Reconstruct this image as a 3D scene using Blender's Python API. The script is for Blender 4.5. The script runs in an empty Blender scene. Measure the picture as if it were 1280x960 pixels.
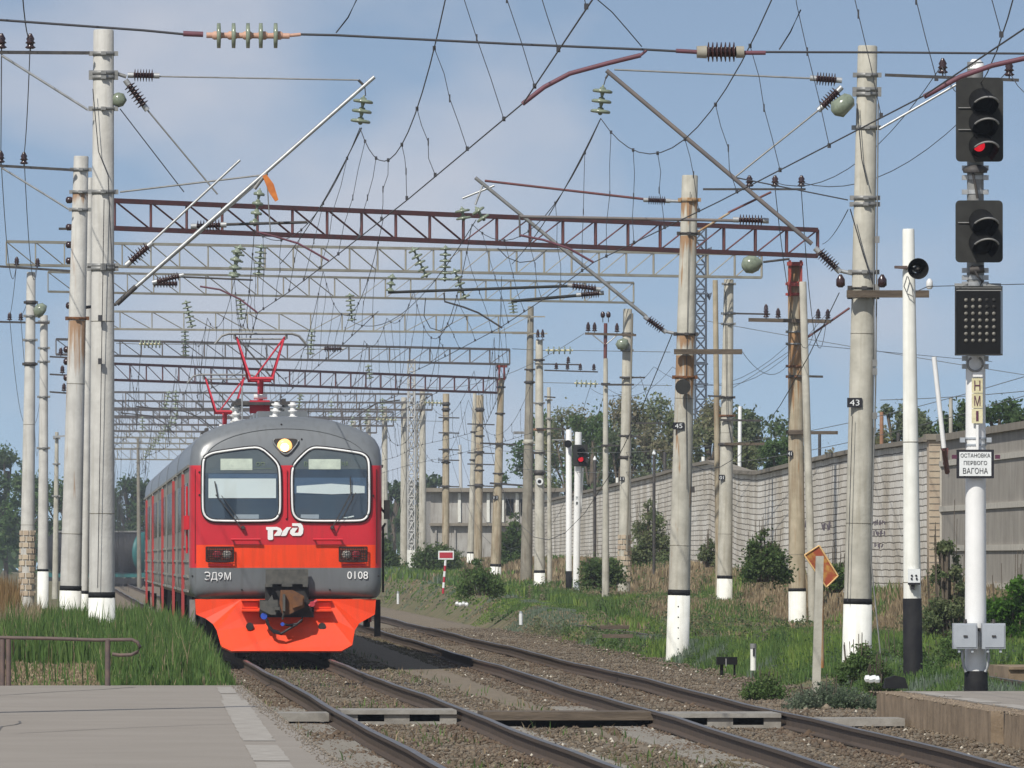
import bpy, math, random
import numpy as np
from mathutils import Vector, Matrix
R = math.radians
rnd = random.Random(7)
npr = np.random.RandomState(11)
scene = bpy.context.scene
COL = scene.collection

# ---------------------------------------------------------------- camera
F = 14000.0                      # focal length in pixels of the 1280 px wide photograph
CAMZ = 1.78
cd = bpy.data.cameras.new('Camera')
cam = bpy.data.objects.new('camera', cd)
COL.objects.link(cam)
cd.sensor_width = 36.0
cd.lens = F * 36.0 / 1280.0
cd.clip_start = 1.0
cd.clip_end = 9000.0
_yaw = math.atan(561.0 / F)
_pit = math.atan(220.0 / F)
cam.location = (0, 0, CAMZ)
FW = Vector((math.sin(_yaw) * math.cos(_pit), math.cos(_yaw) * math.cos(_pit), math.sin(_pit)))
RT = Vector((math.cos(_yaw), -math.sin(_yaw), 0))
UP = RT.cross(FW)
cam.rotation_euler = Matrix((RT, UP, -FW)).transposed().to_euler()
scene.camera = cam

def P(u, v, y):
    """point at track distance y seen at photo position (u, v)"""
    d = FW * F + RT * (u - 640.0) + UP * (480.0 - v)
    k = y / d.y
    return Vector((d.x * k, y, CAMZ + d.z * k))

# ---------------------------------------------------------------- light
SUN = Vector((-0.40, -0.66, 0.80)).normalized()
sl = bpy.data.lights.new('sun', 'SUN')
sl.energy = 3.9
sl.angle = R(0.5)
sl.color = (1.0, 0.955, 0.88)
so = bpy.data.objects.new('sun', sl)
so.rotation_euler = SUN.to_track_quat('Z', 'Y').to_euler()
COL.objects.link(so)

world = bpy.data.worlds.new('World')
scene.world = world
world.use_nodes = True
wn, wl = world.node_tree.nodes, world.node_tree.links
wn.clear()
wo = wn.new('ShaderNodeOutputWorld')
bg = wn.new('ShaderNodeBackground')
bg.inputs['Strength'].default_value = 0.098
sky = wn.new('ShaderNodeTexSky')
sky.sky_type = 'NISHITA'
sky.sun_disc = False
sky.sun_elevation = math.asin(SUN.z)
sky.sun_rotation = math.atan2(SUN.x, SUN.y)
sky.air_density = 1.0
sky.dust_density = 0.6
sky.ozone_density = 1.5
tc = wn.new('ShaderNodeTexCoord')
# the photograph's sky is already clearly blue a few degrees up: sample the sky model higher above the horizon
mp = wn.new('ShaderNodeVectorMath'); mp.operation = 'MULTIPLY_ADD'
mp.inputs[1].default_value = (1, 1, 3.6)
mp.inputs[2].default_value = (0, 0, 0.15)
wl.new(tc.outputs['Generated'], mp.inputs[0])
nz = wn.new('ShaderNodeVectorMath'); nz.operation = 'NORMALIZE'
wl.new(mp.outputs[0], nz.inputs[0])
wl.new(nz.outputs[0], sky.inputs['Vector'])
# soft fair-weather clouds
ms = wn.new('ShaderNodeVectorMath'); ms.operation = 'MULTIPLY'
ms.inputs[1].default_value = (22, 22, 36)
wl.new(tc.outputs['Generated'], ms.inputs[0])
mo = wn.new('ShaderNodeVectorMath'); mo.operation = 'ADD'
mo.inputs[1].default_value = (16.29, 1.92, 18.49)
wl.new(ms.outputs[0], mo.inputs[0])
cn = wn.new('ShaderNodeTexNoise')
cn.inputs['Scale'].default_value = 1.0
cn.inputs['Detail'].default_value = 5.0
cn.inputs['Roughness'].default_value = 0.45
wl.new(mo.outputs[0], cn.inputs['Vector'])
cr = wn.new('ShaderNodeValToRGB')
cr.color_ramp.elements[0].position = 0.47
cr.color_ramp.elements[0].color = (0, 0, 0, 1)
cr.color_ramp.elements[1].position = 0.61
cr.color_ramp.elements[1].color = (0.55, 0.55, 0.55, 1)
wl.new(cn.outputs['Fac'], cr.inputs['Fac'])
cm = wn.new('ShaderNodeMixRGB')
cm.inputs['Color2'].default_value = (6.9, 6.7, 7.0, 1)
hs = wn.new('ShaderNodeHueSaturation'); hs.inputs['Saturation'].default_value = 0.82; hs.inputs['Value'].default_value = 1.20
wl.new(sky.outputs['Color'], hs.inputs['Color'])
wl.new(cr.outputs['Color'], cm.inputs['Fac'])
tn = wn.new('ShaderNodeMixRGB'); tn.blend_type = 'MULTIPLY'; tn.inputs['Fac'].default_value = 1.0; tn.inputs['Color2'].default_value = (0.95, 0.99, 0.985, 1)
wl.new(hs.outputs['Color'], tn.inputs['Color1'])
wl.new(tn.outputs['Color'], cm.inputs['Color1'])
wl.new(cm.outputs['Color'], bg.inputs['Color'])
wl.new(bg.outputs['Background'], wo.inputs['Surface'])

scene.view_settings.view_transform = 'Standard'
scene.view_settings.look = 'None'
scene.view_settings.exposure = 0.12
scene.view_settings.gamma = 1.0
scene.view_settings.use_curve_mapping = False
scene.render.engine = 'CYCLES'
scene.cycles.max_bounces = 5
scene.cycles.volume_bounces = 0
scene.cycles.transparent_max_bounces = 12

# ---------------------------------------------------------------- materials
MATS = {}
def mat(name, col, col2=None, scale=4.0, rough=0.8, metal=0.0, bump=0.0, bscale=None, spec=0.4,
        streak=None, stamt=0.5, stretch=(1, 1, 1), emit=None, estr=0.0, detail=5.0, lo=0.35, hi=0.68):
    m = bpy.data.materials.new(name)
    m.use_nodes = True
    n, l = m.node_tree.nodes, m.node_tree.links
    b = n['Principled BSDF']
    b.inputs['Roughness'].default_value = rough
    b.inputs['Metallic'].default_value = metal
    b.inputs['Specular IOR Level'].default_value = spec
    b.inputs['Base Color'].default_value = (*col, 1)
    t = n.new('ShaderNodeTexCoord')
    mpn = n.new('ShaderNodeMapping'); mpn.inputs['Scale'].default_value = stretch
    l.new(t.outputs['Object'], mpn.inputs['Vector'])
    src = None
    if col2 is not None:
        nn = n.new('ShaderNodeTexNoise')
        nn.inputs['Scale'].default_value = scale
        nn.inputs['Detail'].default_value = detail
        nn.inputs['Roughness'].default_value = 0.6
        l.new(mpn.outputs[0], nn.inputs['Vector'])
        r = n.new('ShaderNodeValToRGB')
        r.color_ramp.elements[0].position = lo; r.color_ramp.elements[0].color = (*col, 1)
        r.color_ramp.elements[1].position = hi; r.color_ramp.elements[1].color = (*col2, 1)
        l.new(nn.outputs['Fac'], r.inputs['Fac'])
        src = r.outputs['Color']
    if streak is not None:
        sm = n.new('ShaderNodeMapping'); sm.inputs['Scale'].default_value = (9, 9, 0.55)
        l.new(t.outputs['Object'], sm.inputs['Vector'])
        sn = n.new('ShaderNodeTexNoise'); sn.inputs['Scale'].default_value = 1.3; sn.inputs['Detail'].default_value = 6
        l.new(sm.outputs[0], sn.inputs['Vector'])
        sr = n.new('ShaderNodeValToRGB')
        sr.color_ramp.elements[0].position = 0.5; sr.color_ramp.elements[0].color = (0, 0, 0, 1)
        sr.color_ramp.elements[1].position = 0.72; sr.color_ramp.elements[1].color = (stamt, stamt, stamt, 1)
        l.new(sn.outputs['Fac'], sr.inputs['Fac'])
        mx = n.new('ShaderNodeMixRGB'); mx.inputs['Color2'].default_value = (*streak, 1)
        if src is None: mx.inputs['Color1'].default_value = (*col, 1)
        else: l.new(src, mx.inputs['Color1'])
        l.new(sr.outputs['Color'], mx.inputs['Fac'])
        src = mx.outputs['Color']
    if src is not None: l.new(src, b.inputs['Base Color'])
    if bump > 0:
        bn = n.new('ShaderNodeTexNoise'); bn.inputs['Scale'].default_value = bscale or scale * 3
        bn.inputs['Detail'].default_value = 6
        l.new(mpn.outputs[0], bn.inputs['Vector'])
        bb = n.new('ShaderNodeBump'); bb.inputs['Strength'].default_value = bump
        bb.inputs['Distance'].default_value = 0.02
        l.new(bn.outputs['Fac'], bb.inputs['Height'])
        l.new(bb.outputs['Normal'], b.inputs['Normal'])
    if emit is not None:
        b.inputs['Emission Color'].default_value = (*emit, 1)
        b.inputs['Emission Strength'].default_value = estr
    MATS[name] = m
    return m

def tint_mat(name, rough=0.8, transl=0.0):
    """natural colour of each blade, leaf or stone comes from the mesh (attribute tint)"""
    m = bpy.data.materials.new(name); m.use_nodes = True
    n, l = m.node_tree.nodes, m.node_tree.links
    b = n['Principled BSDF']; b.inputs['Roughness'].default_value = rough
    b.inputs['Specular IOR Level'].default_value = 0.25
    a = n.new('ShaderNodeAttribute'); a.attribute_name = 'tint'
    l.new(a.outputs['Color'], b.inputs['Base Color'])
    if transl > 0:
        tr = n.new('ShaderNodeBsdfTranslucent'); l.new(a.outputs['Color'], tr.inputs['Color'])
        mx = n.new('ShaderNodeMixShader'); mx.inputs['Fac'].default_value = transl
        l.new(b.outputs[0], mx.inputs[1]); l.new(tr.outputs[0], mx.inputs[2])
        l.new(mx.outputs[0], n['Material Output'].inputs['Surface'])
    MATS[name] = m
    return m

mat('concrete', (0.36, 0.345, 0.29), (0.50, 0.48, 0.41), 3.0, 0.9, bump=0.25, bscale=20, streak=(0.24, 0.21, 0.15), stamt=0.5)
mat('concrete_pale', (0.43, 0.42, 0.39), (0.55, 0.54, 0.50), 3.0, 0.9, bump=0.25, bscale=20, streak=(0.30, 0.28, 0.23), stamt=0.4)
mat('concrete_brown', (0.30, 0.26, 0.18), (0.42, 0.36, 0.26), 3.0, 0.9, bump=0.25, bscale=20, streak=(0.17, 0.10, 0.05), stamt=0.8)
mat('concrete_dark', (0.20, 0.185, 0.15), (0.28, 0.26, 0.21), 3.0, 0.9, bump=0.2, bscale=20, streak=(0.12, 0.09, 0.06), stamt=0.6)
mat('rust_stain', (0.30, 0.14, 0.04), (0.42, 0.36, 0.26), 3.0, 0.9, stretch=(4, 4, .8))
mat('whitewash', (0.80, 0.80, 0.74), (0.70, 0.70, 0.64), 5.0, 0.75, bump=0.1, bscale=25, streak=(.52, .50, .42), stamt=.5)
mat('white_paint', (0.82, 0.82, 0.80), (0.76, 0.76, 0.74), 5.0, 0.5)
mat('black_paint', (0.012, 0.012, 0.014), (0.022, 0.022, 0.022), 6.0, 0.7, spec=.15)
mat('steel_dark', (0.05, 0.048, 0.05), (0.09, 0.08, 0.07), 8.0, 0.6, 0.3)
mat('steel_grey', (0.30, 0.30, 0.29), (0.22, 0.22, 0.21), 8.0, 0.55, 0.4)
mat('galvanised', (0.48, 0.49, 0.49), (0.36, 0.37, 0.37), 8.0, 0.45, 0.5)
mat('wire', (0.055, 0.055, 0.06), None, rough=0.6, metal=0.2)
mat('wire_grey', (0.16, 0.165, 0.16), None, rough=0.6, metal=0.2)
mat('red_oxide', (0.17, 0.055, 0.05), (0.11, 0.055, 0.055), 5.0, 0.7, bump=.1)
mat('maroon_tube', (0.15, 0.055, 0.075), (0.11, 0.05, 0.06), 5.0, 0.6)
mat('red_frame', (0.42, 0.06, 0.045), (0.25, 0.06, 0.05), 5.0, 0.7)
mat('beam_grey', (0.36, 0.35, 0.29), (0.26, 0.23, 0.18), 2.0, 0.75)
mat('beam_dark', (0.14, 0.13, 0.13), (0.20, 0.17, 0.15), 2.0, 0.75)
mat('porcelain', (0.028, 0.012, 0.013), (0.045, 0.02, 0.018), 4.0, 0.22, spec=0.6)
mat('glass_insulator', (0.15, 0.18, 0.13), (0.26, 0.30, 0.22), 9.0, 0.2, spec=0.6)
mat('peach_core', (0.55, 0.33, 0.24), (0.45, 0.27, 0.2), 9.0, 0.6)
mat('orange_paint', (0.62, 0.20, 0.04), (0.45, 0.13, 0.03), 9.0, 0.6)
mat('asphalt', (0.245, 0.218, 0.185), (0.285, 0.256, 0.22), .6, 0.95, bump=0.5, bscale=45, detail=12, lo=.3, hi=.7)
mat('worn_white', (0.38, 0.355, 0.315), (0.29, 0.265, 0.23), 5.0, 0.9, lo=.38, hi=.58)
mat('soil', (0.17, 0.13, 0.075), (0.085, 0.10, 0.035), 0.6, 0.95, bump=0.5, bscale=6)
mat('gravel', (0.145, 0.115, 0.080), (0.23, 0.19, 0.135), 7.0, 0.95, bump=0.9, bscale=30)
mat('old_concrete', (0.17, 0.125, 0.08), (0.30, 0.225, 0.15), 2.2, 0.95, bump=0.6, bscale=14, detail=12)
mat('slab_concrete', (0.21, 0.195, 0.17), (0.31, 0.295, 0.265), 5, 0.9, bump=0.3, bscale=20)
mat('rail_side', (0.065, 0.048, 0.036), (0.10, 0.07, 0.048), 6, 0.8, 0.1)
mat('rail_top', (0.30, 0.29, 0.28), (0.20, 0.19, 0.18), 3, 0.45, 0.85)
mat('wood', (0.08, 0.062, 0.045), (0.14, 0.11, 0.08), 3, 0.9, bump=.4, stretch=(1, 6, 6))
mat('rail_pipe', (0.10, 0.075, 0.07), (0.16, 0.11, 0.09), 9, 0.65)
mat('signal_black', (0.028, 0.028, 0.026), (0.042, 0.042, 0.038), 5, 0.7, spec=.2)
mat('visor_black', (0.009, 0.009, 0.009), None, rough=0.6, spec=.15)
mat('visor_edge', (0.22, 0.22, 0.21), None, rough=0.6)
mat('lens_dark', (0.008, 0.009, 0.01), None, rough=0.5, spec=0.15)
mat('lens_red', (0.5, 0.01, 0.015), None, rough=0.3, emit=(1.0, 0.02, 0.04), estr=0.6)
mat('lamp_back', (0.22, 0.04, 0.02), None, rough=0.5)
mat('led_dot', (0.12, 0.115, 0.10), (0.26, 0.25, 0.21), 60, 0.4)
mat('box_grey', (0.40, 0.43, 0.46), (0.35, 0.38, 0.41), 6, 0.5)
mat('plate_cream', (0.72, 0.66, 0.42), (0.55, 0.50, 0.3), 20, 0.6)
mat('letter_maroon', (0.10, 0.03, 0.06), None, rough=0.6)
mat('letter_black', (0.015, 0.015, 0.02), None, rough=0.6)
mat('sign_white', (0.78, 0.80, 0.79), (0.70, 0.72, 0.71), 9, 0.5)
mat('sign_red', (0.42, 0.03, 0.05), None, rough=0.5)
mat('sign_rust', (0.30, 0.06, 0.025), (0.45, 0.24, 0.05), 6, 0.6, lo=.45, hi=.6)
mat('sign_yellow', (0.75, 0.52, 0.22), (0.6, 0.35, 0.15), 12, 0.6)
mat('train_grey', (0.135, 0.147, 0.155), (0.165, 0.177, 0.185), 1.5, 0.30, spec=0.7, streak=(.11, .115, .115), stamt=.5)
mat('train_side', (0.30, 0.295, 0.255), (0.22, 0.21, 0.18), 2, 0.55, streak=(0.14, 0.12, 0.1), stamt=.5)
mat('train_red', (0.60, 0.022, 0.036), (0.50, 0.022, 0.034), 1.5, 0.33, spec=0.5, streak=(.30, .035, .035), stamt=.35)
mat('train_stripe', (0.40, 0.055, 0.055), (0.32, 0.055, 0.055), 2, 0.5)
mat('train_orange', (0.90, 0.066, 0.012), (0.80, 0.056, 0.011), 1.5, 0.42, spec=0.4, streak=(.50, .06, .02), stamt=.4)
mat('train_black', (0.012, 0.012, 0.013), (0.03, 0.027, 0.025), 6, 0.7)
mat('seal_white', (0.84, 0.84, 0.82), None, rough=0.6)
mat('coupler_rust', (0.18, 0.075, 0.025), (0.10, 0.05, 0.03), 9, 0.8)
mat('coupler_grey', (0.12, 0.115, 0.10), (0.07, 0.07, 0.065), 9, 0.6, 0.3)
mat('blue_cap', (0.03, 0.08, 0.45), None, rough=0.5)
mat('red_cap', (0.45, 0.04, 0.06), None, rough=0.5)
mat('hose', (0.02, 0.02, 0.022), None, rough=0.5)
mat('cab_dark_sky', (0.022, 0.040, 0.066), (0.034, 0.056, 0.085), 1.5, 0.7)  # dark cab interior with the sky's reflection mixed into the colour
mat('cab_upper', (0.085, 0.10, 0.105), (0.105, 0.125, 0.125), 1.5, 0.7)
mat('cab_blue', (0.07, 0.12, 0.19), None, rough=0.7)
mat('cab_shade', (0.80, 0.84, 0.80), (0.74, 0.78, 0.74), 1.5, 0.7)
mat('board_cream', (0.74, 0.76, 0.60), (0.55, 0.57, 0.46), 6, 0.7)
mat('board_letter', (0.20, 0.26, 0.15), None, rough=0.7)
mat('lamp_warm', (0.9, 0.5, 0.2), None, rough=0.3, emit=(1.0, 0.42, 0.12), estr=1.3)
mat('lamp_core', (1, 0.85, 0.6), None, rough=0.3, emit=(1.0, 0.78, 0.50), estr=3.0)
mat('lamp_glass', (0.55, 0.52, 0.46), None, rough=0.15, spec=.8)
mat('roof_insul', (0.70, 0.70, 0.68), None, rough=0.3)
mat('panto_red', (0.55, 0.03, 0.05), (0.45, 0.03, 0.05), 5, 0.5)
mat('tank_black', (0.012, 0.012, 0.013), (0.03, 0.028, 0.026), 1, 0.6)
mat('tank_top', (0.22, 0.22, 0.21), (0.15, 0.15, 0.14), 1, 0.6)
mat('tank_teal', (0.018, 0.12, 0.12), (0.025, 0.15, 0.14), 1, 0.5)
mat('brown_brick', (0.25, 0.12, 0.07), (0.35, 0.2, 0.12), 3, 0.9)
mat('yellow_brick', (0.50, 0.42, 0.31), (0.40, 0.31, 0.23), 3, 0.9)
mat('coping', (0.20, 0.175, 0.14), (0.28, 0.25, 0.20), 2, 0.95, bump=.3)
mat('panel_grey', (0.30, 0.275, 0.235), (0.40, 0.37, 0.32), 1.2, 0.95, bump=.3, streak=(0.17, 0.14, 0.12), stamt=.5)
mat('panel_band', (0.55, 0.52, 0.45), (0.45, 0.42, 0.36), 3, 0.95)
mat('lime_wall', (0.42, 0.41, 0.38), (0.30, 0.28, 0.25), 0.8, 0.95, streak=(0.20, 0.18, 0.16), stamt=.7)
mat('graffiti', (0.09, 0.08, 0.10), (0.14, 0.12, 0.14), 9, 0.8)
mat('bark', (0.10, 0.08, 0.055), (0.16, 0.13, 0.10), 5, 0.95, bump=.4)
mat('lattice_blue', (0.07, 0.085, 0.11), None, rough=0.7)
mat('lattice_white', (0.50, 0.50, 0.48), None, rough=0.7)
tint_mat('grass', 0.75, 0.25)
tint_mat('leaf', 0.7, 0.55)
tint_mat('stone', 0.9)

def brick_mat(name, c1, c2, mortar, bw, bh, msize):
    m = bpy.data.materials.new(name); m.use_nodes = True
    n, l = m.node_tree.nodes, m.node_tree.links
    b = n['Principled BSDF']; b.inputs['Roughness'].default_value = 0.95; b.inputs['Specular IOR Level'].default_value = .2
    uv = n.new('ShaderNodeUVMap'); uv.uv_map = 'UVMap'
    wob = n.new('ShaderNodeTexNoise'); wob.inputs['Scale'].default_value = 0.8
    l.new(uv.outputs[0], wob.inputs['Vector'])
    ad = n.new('ShaderNodeMixRGB'); ad.blend_type = 'LINEAR_LIGHT'; ad.inputs['Fac'].default_value = 0.035
    l.new(uv.outputs[0], ad.inputs['Color1']); l.new(wob.outputs['Color'], ad.inputs['Color2'])
    t = n.new('ShaderNodeTexBrick')
    t.inputs['Color1'].default_value = (*c1, 1); t.inputs['Color2'].default_value = (*c2, 1)
    t.inputs['Mortar'].default_value = (*mortar, 1)
    t.inputs['Scale'].default_value = 1.0; t.inputs['Brick Width'].default_value = bw
    t.inputs['Row Height'].default_value = bh; t.inputs['Mortar Size'].default_value = msize
    t.inputs['Mortar Smooth'].default_value = 0.3
    l.new(ad.outputs[0], t.inputs['Vector'])
    ns = n.new('ShaderNodeTexNoise'); ns.inputs['Scale'].default_value = 0.35; ns.inputs['Detail'].default_value = 8
    l.new(uv.outputs[0], ns.inputs['Vector'])
    r = n.new('ShaderNodeValToRGB'); r.color_ramp.elements[0].position = .35; r.color_ramp.elements[0].color = (.66, .62, .56, 1)
    r.color_ramp.elements[1].position = .65; r.color_ramp.elements[1].color = (1, 1, 1, 1)
    l.new(ns.outputs['Fac'], r.inputs['Fac'])
    mu = n.new('ShaderNodeMixRGB'); mu.blend_type = 'MULTIPLY'; mu.inputs['Fac'].default_value = 1
    l.new(t.outputs['Color'], mu.inputs['Color1']); l.new(r.outputs['Color'], mu.inputs['Color2'])
    l.new(mu.outputs[0], b.inputs['Base Color'])
    bb = n.new('ShaderNodeBump'); bb.inputs['Strength'].default_value = .3; bb.inputs['Distance'].default_value = .01; bb.invert = True
    l.new(t.outputs['Fac'], bb.inputs['Height']); l.new(bb.outputs[0], b.inputs['Normal'])
    MATS[name] = m
brick_mat('brick_white', (0.86, 0.83, 0.76), (0.76, 0.72, 0.65), (0.22, 0.20, 0.17), 0.80, 0.17, 0.018)

def glass_mat():
    m = bpy.data.materials.new('glass_pane'); m.use_nodes = True
    n, l = m.node_tree.nodes, m.node_tree.links
    n.clear()
    o = n.new('ShaderNodeOutputMaterial')
    tr = n.new('ShaderNodeBsdfTransparent'); tr.inputs['Color'].default_value = (0.93, 0.95, 0.96, 1)
    gl = n.new('ShaderNodeBsdfGlossy'); gl.inputs['Roughness'].default_value = 0.03
    mx = n.new('ShaderNodeMixShader'); mx.inputs['Fac'].default_value = 0.045
    l.new(tr.outputs[0], mx.inputs[1]); l.new(gl.outputs[0], mx.inputs[2]); l.new(mx.outputs[0], o.inputs['Surface'])
    MATS['glass_pane'] = m
glass_mat()
mat('side_glass', (0.05, 0.055, 0.055), None, rough=0.08, spec=.8)

# ---------------------------------------------------------------- mesh builder
class MB:
    def __init__(s): s.v = []; s.f = []; s.sm = []; s.mi = []; s.cur = 0
    def add(s, vs, fs, smooth=False):
        o = len(s.v); s.v += [tuple(p) for p in vs]
        for f in fs:
            s.f.append([i + o for i in f]); s.sm.append(smooth); s.mi.append(s.cur)
        return s
    def box(s, c, d, ax=None):
        """c centre, d full sizes, ax optional 3 axis vectors"""
        c = Vector(c); X, Y, Z = ax or (Vector((1, 0, 0)), Vector((0, 1, 0)), Vector((0, 0, 1)))
        vs = []
        for k in (-1, 1):
            for (i, j) in ((-1, -1), (1, -1), (1, 1), (-1, 1)):
                vs.append(c + X * (i * d[0] / 2) + Y * (j * d[1] / 2) + Z * (k * d[2] / 2))
        return s.add(vs, [(0, 3, 2, 1), (4, 5, 6, 7), (0, 1, 5, 4), (1, 2, 6, 5), (2, 3, 7, 6), (3, 0, 4, 7)])
    def lathe(s, a, b, prof, n=12, smooth=True, caps=True):
        """surface of revolution about a->b; prof = [(t in metres from a, radius)]"""
        a, b = Vector(a), Vector(b); d = (b - a).normalized()
        q = Vector((0, 0, 1)) if abs(d.z) < 0.9 else Vector((1, 0, 0))
        e1 = d.cross(q).normalized(); e2 = d.cross(e1).normalized()
        vs = []
        for (t, r) in prof:
            for k in range(n):
                an = 2 * math.pi * k / n
                vs.append(a + d * t + (e1 * math.cos(an) + e2 * math.sin(an)) * r)
        fs = []
        for i in range(len(prof) - 1):
            for k in range(n):
                k2 = (k + 1) % n
                fs.append((i * n + k, i * n + k2, (i + 1) * n + k2, (i + 1) * n + k))
        s.add(vs, fs, smooth)
        if caps:
            if prof[0][1] > 1e-4: s.add(vs[:n], [tuple(range(n - 1, -1, -1))])
            if prof[-1][1] > 1e-4: s.add(vs[-n:], [tuple(range(n))])
        return s
    def tube(s, a, b, r0, r1=None, n=8):
        a, b = Vector(a), Vector(b)
        L = (b - a).length
        if L < 1e-6: return s
        return s.lathe(a, b, [(0, r0), (L, r0 if r1 is None else r1)], n)
    def path(s, pts, r, n=5):
        pts = [Vector(p) for p in pts]
        vs = []; m = len(pts)
        for i, p in enumerate(pts):
            d = (pts[min(i + 1, m - 1)] - pts[max(i - 1, 0)]).normalized()
            q = Vector((0, 0, 1)) if abs(d.z) < 0.9 else Vector((1, 0, 0))
            e1 = d.cross(q).normalized(); e2 = d.cross(e1).normalized()
            for k in range(n):
                an = 2 * math.pi * k / n
                vs.append(p + (e1 * math.cos(an) + e2 * math.sin(an)) * r)
        fs = []
        for i in range(m - 1):
            for k in range(n):
                k2 = (k + 1) % n
                fs.append((i * n + k, i * n + k2, (i + 1) * n + k2, (i + 1) * n + k))
        s.add(vs, fs, True)
        s.add(vs[:n], [tuple(range(n - 1, -1, -1))]); s.add(vs[-n:], [tuple(range(n))])
        return s
    def prism(s, pts, d):
        """closed polygon pts extruded by vector d"""
        pts = [Vector(p) for p in pts]; d = Vector(d); n = len(pts)
        vs = pts + [p + d for p in pts]
        fs = [tuple(range(n)), tuple(range(2 * n - 1, n - 1, -1))]
        for i in range(n):
            j = (i + 1) % n
            fs.append((i, i + n, j + n, j))
        return s.add(vs, fs)
    def ribs(s, a, b, n, rc, rd, sides=12):
        """ribbed insulator body: n thin discs radius rd on a core radius rc"""
        L = (Vector(b) - Vector(a)).length; prof = [(0, rc)]
        for i in range(n):
            t = L * (i + 0.5) / n; w = L / n
            prof += [(t - w * .30, rc), (t - w * .08, rd), (t + w * .10, rd), (t + w * .2, rc)]
        prof.append((L, rc))
        return s.lathe(a, b, prof, sides)
    def obj(s, name, m, parent=None):
        me = bpy.data.meshes.new(name)
        me.from_pydata(s.v, [], s.f)
        ms = m if isinstance(m, (list, tuple)) else [m]
        for q in ms: me.materials.append(MATS[q])
        me.polygons.foreach_set('use_smooth', s.sm)
        me.polygons.foreach_set('material_index', s.mi)
        me.update()
        return link(name, me, parent)

def link(name, me, parent=None):
    o = bpy.data.objects.new(name, me); COL.objects.link(o)
    if parent is not None:
        o.parent = parent
        if parent.type == 'EMPTY': o.location = -parent.location
    return o

def tag(o, label, cat, group=None, kind=None):
    if label: o['label'] = label
    if cat: o['category'] = cat
    if group: o['group'] = group
    if kind: o['kind'] = kind
    return o
def thing(name, loc, label, cat, group=None):
    o = bpy.data.objects.new(name, None); COL.objects.link(o)
    o.location = Vector(loc); o.empty_display_size = .3
    return tag(o, label, cat, group)
def struct(name, mb, m):
    return tag(mb.obj(name, m), None, None, kind='structure')

def text(body, name, m, parent, c, h, w=None, thick=0.01, yaw=0.0):
    """raised lettering, centred on c, facing the camera side (-Y), cap height h, optional total width w"""
    cu = bpy.data.curves.new('t', 'FONT'); cu.body = body; cu.size = 1.0; cu.extrude = 0.0; cu.offset = 0.0; cu.resolution_u = 3
    to = bpy.data.objects.new('t', cu); COL.objects.link(to)
    me = bpy.data.meshes.new_from_object(to)
    bpy.data.objects.remove(to); bpy.data.curves.remove(cu)
    vs = np.array([v.co[:] for v in me.vertices]); lo, hi = vs.min(0), vs.max(0)
    sy = h / (hi[1] - lo[1]); sx = (w / (hi[0] - lo[0])) if w else sy
    cx, cy = (hi[0] + lo[0]) / 2, (hi[1] + lo[1]) / 2
    fs = [list(p.vertices) for p in me.polygons]
    bpy.data.meshes.remove(me)
    pts = [(c[0] + (p[0] - cx) * sx * math.cos(yaw), c[1] + (p[0] - cx) * sx * math.sin(yaw), c[2] + (p[1] - cy) * sy) for p in vs]
    mb = MB(); n = len(pts)
    # front, back and the rim (edges used once)
    mb.add([(a, b - thick, d) for a, b, d in pts], fs)
    mb.add(pts, [f[::-1] for f in fs])
    ec = {}
    for f in fs:
        for i in range(len(f)):
            e = (f[i], f[(i + 1) % len(f)]); k = (min(e), max(e)); ec.setdefault(k, []).append(e)
    for k, l in ec.items():
        if len(l) == 1:
            a, b = l[0]; mb.f.append([a, a + n, b + n, b]); mb.sm.append(False); mb.mi.append(0)
    return mb.obj(name, m, parent)

def mesh_np(name, V, Fc, m, tint=None, smooth=False):
    """fast mesh from numpy arrays; all faces have the same vertex count"""
    me = bpy.data.meshes.new(name)
    nv, nf, k = len(V), len(Fc), Fc.shape[1]
    me.vertices.add(nv); me.vertices.foreach_set('co', V.astype(np.float32).ravel())
    me.loops.add(nf * k); me.loops.foreach_set('vertex_index', Fc.astype(np.int32).ravel())
    me.polygons.add(nf)
    me.polygons.foreach_set('loop_start', np.arange(0, nf * k, k, dtype=np.int32))
    me.polygons.foreach_set('loop_total', np.full(nf, k, dtype=np.int32))
    if tint is not None:
        at = me.attributes.new('tint', 'FLOAT_COLOR', 'POINT')
        c = np.ones((nv, 4), np.float32); c[:, :3] = np.clip(tint, 0, 1); at.data.foreach_set('color', c.ravel())
    me.materials.append(MATS[m])
    me.update(calc_edges=True); me.validate()
    return me

def vnoise(x, y, seed=0):
    """smooth value noise 0..1"""
    def h(i, j):
        n = (i * 374761393 + j * 668265263 + seed * 144269) & 0x7fffffff
        n = ((n ^ (n >> 13)) * 1274126177) & 0x7fffffff
        return ((n ^ (n >> 16)) & 0xffff) / 65535.0
    xi, yi = np.floor(x).astype(np.int64), np.floor(y).astype(np.int64)
    fx, fy = x - xi, y - yi
    fx, fy = fx * fx * (3 - 2 * fx), fy * fy * (3 - 2 * fy)
    return (h(xi, yi) * (1 - fx) + h(xi + 1, yi) * fx) * (1 - fy) + (h(xi, yi + 1) * (1 - fx) + h(xi + 1, yi + 1) * fx) * fy
def fbm(x, y, seed=0):
    return (vnoise(x, y, seed) * .55 + vnoise(x * 2.1, y * 2.1, seed + 1) * .28 + vnoise(x * 4.3, y * 4.3, seed + 2) * .17)

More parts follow.
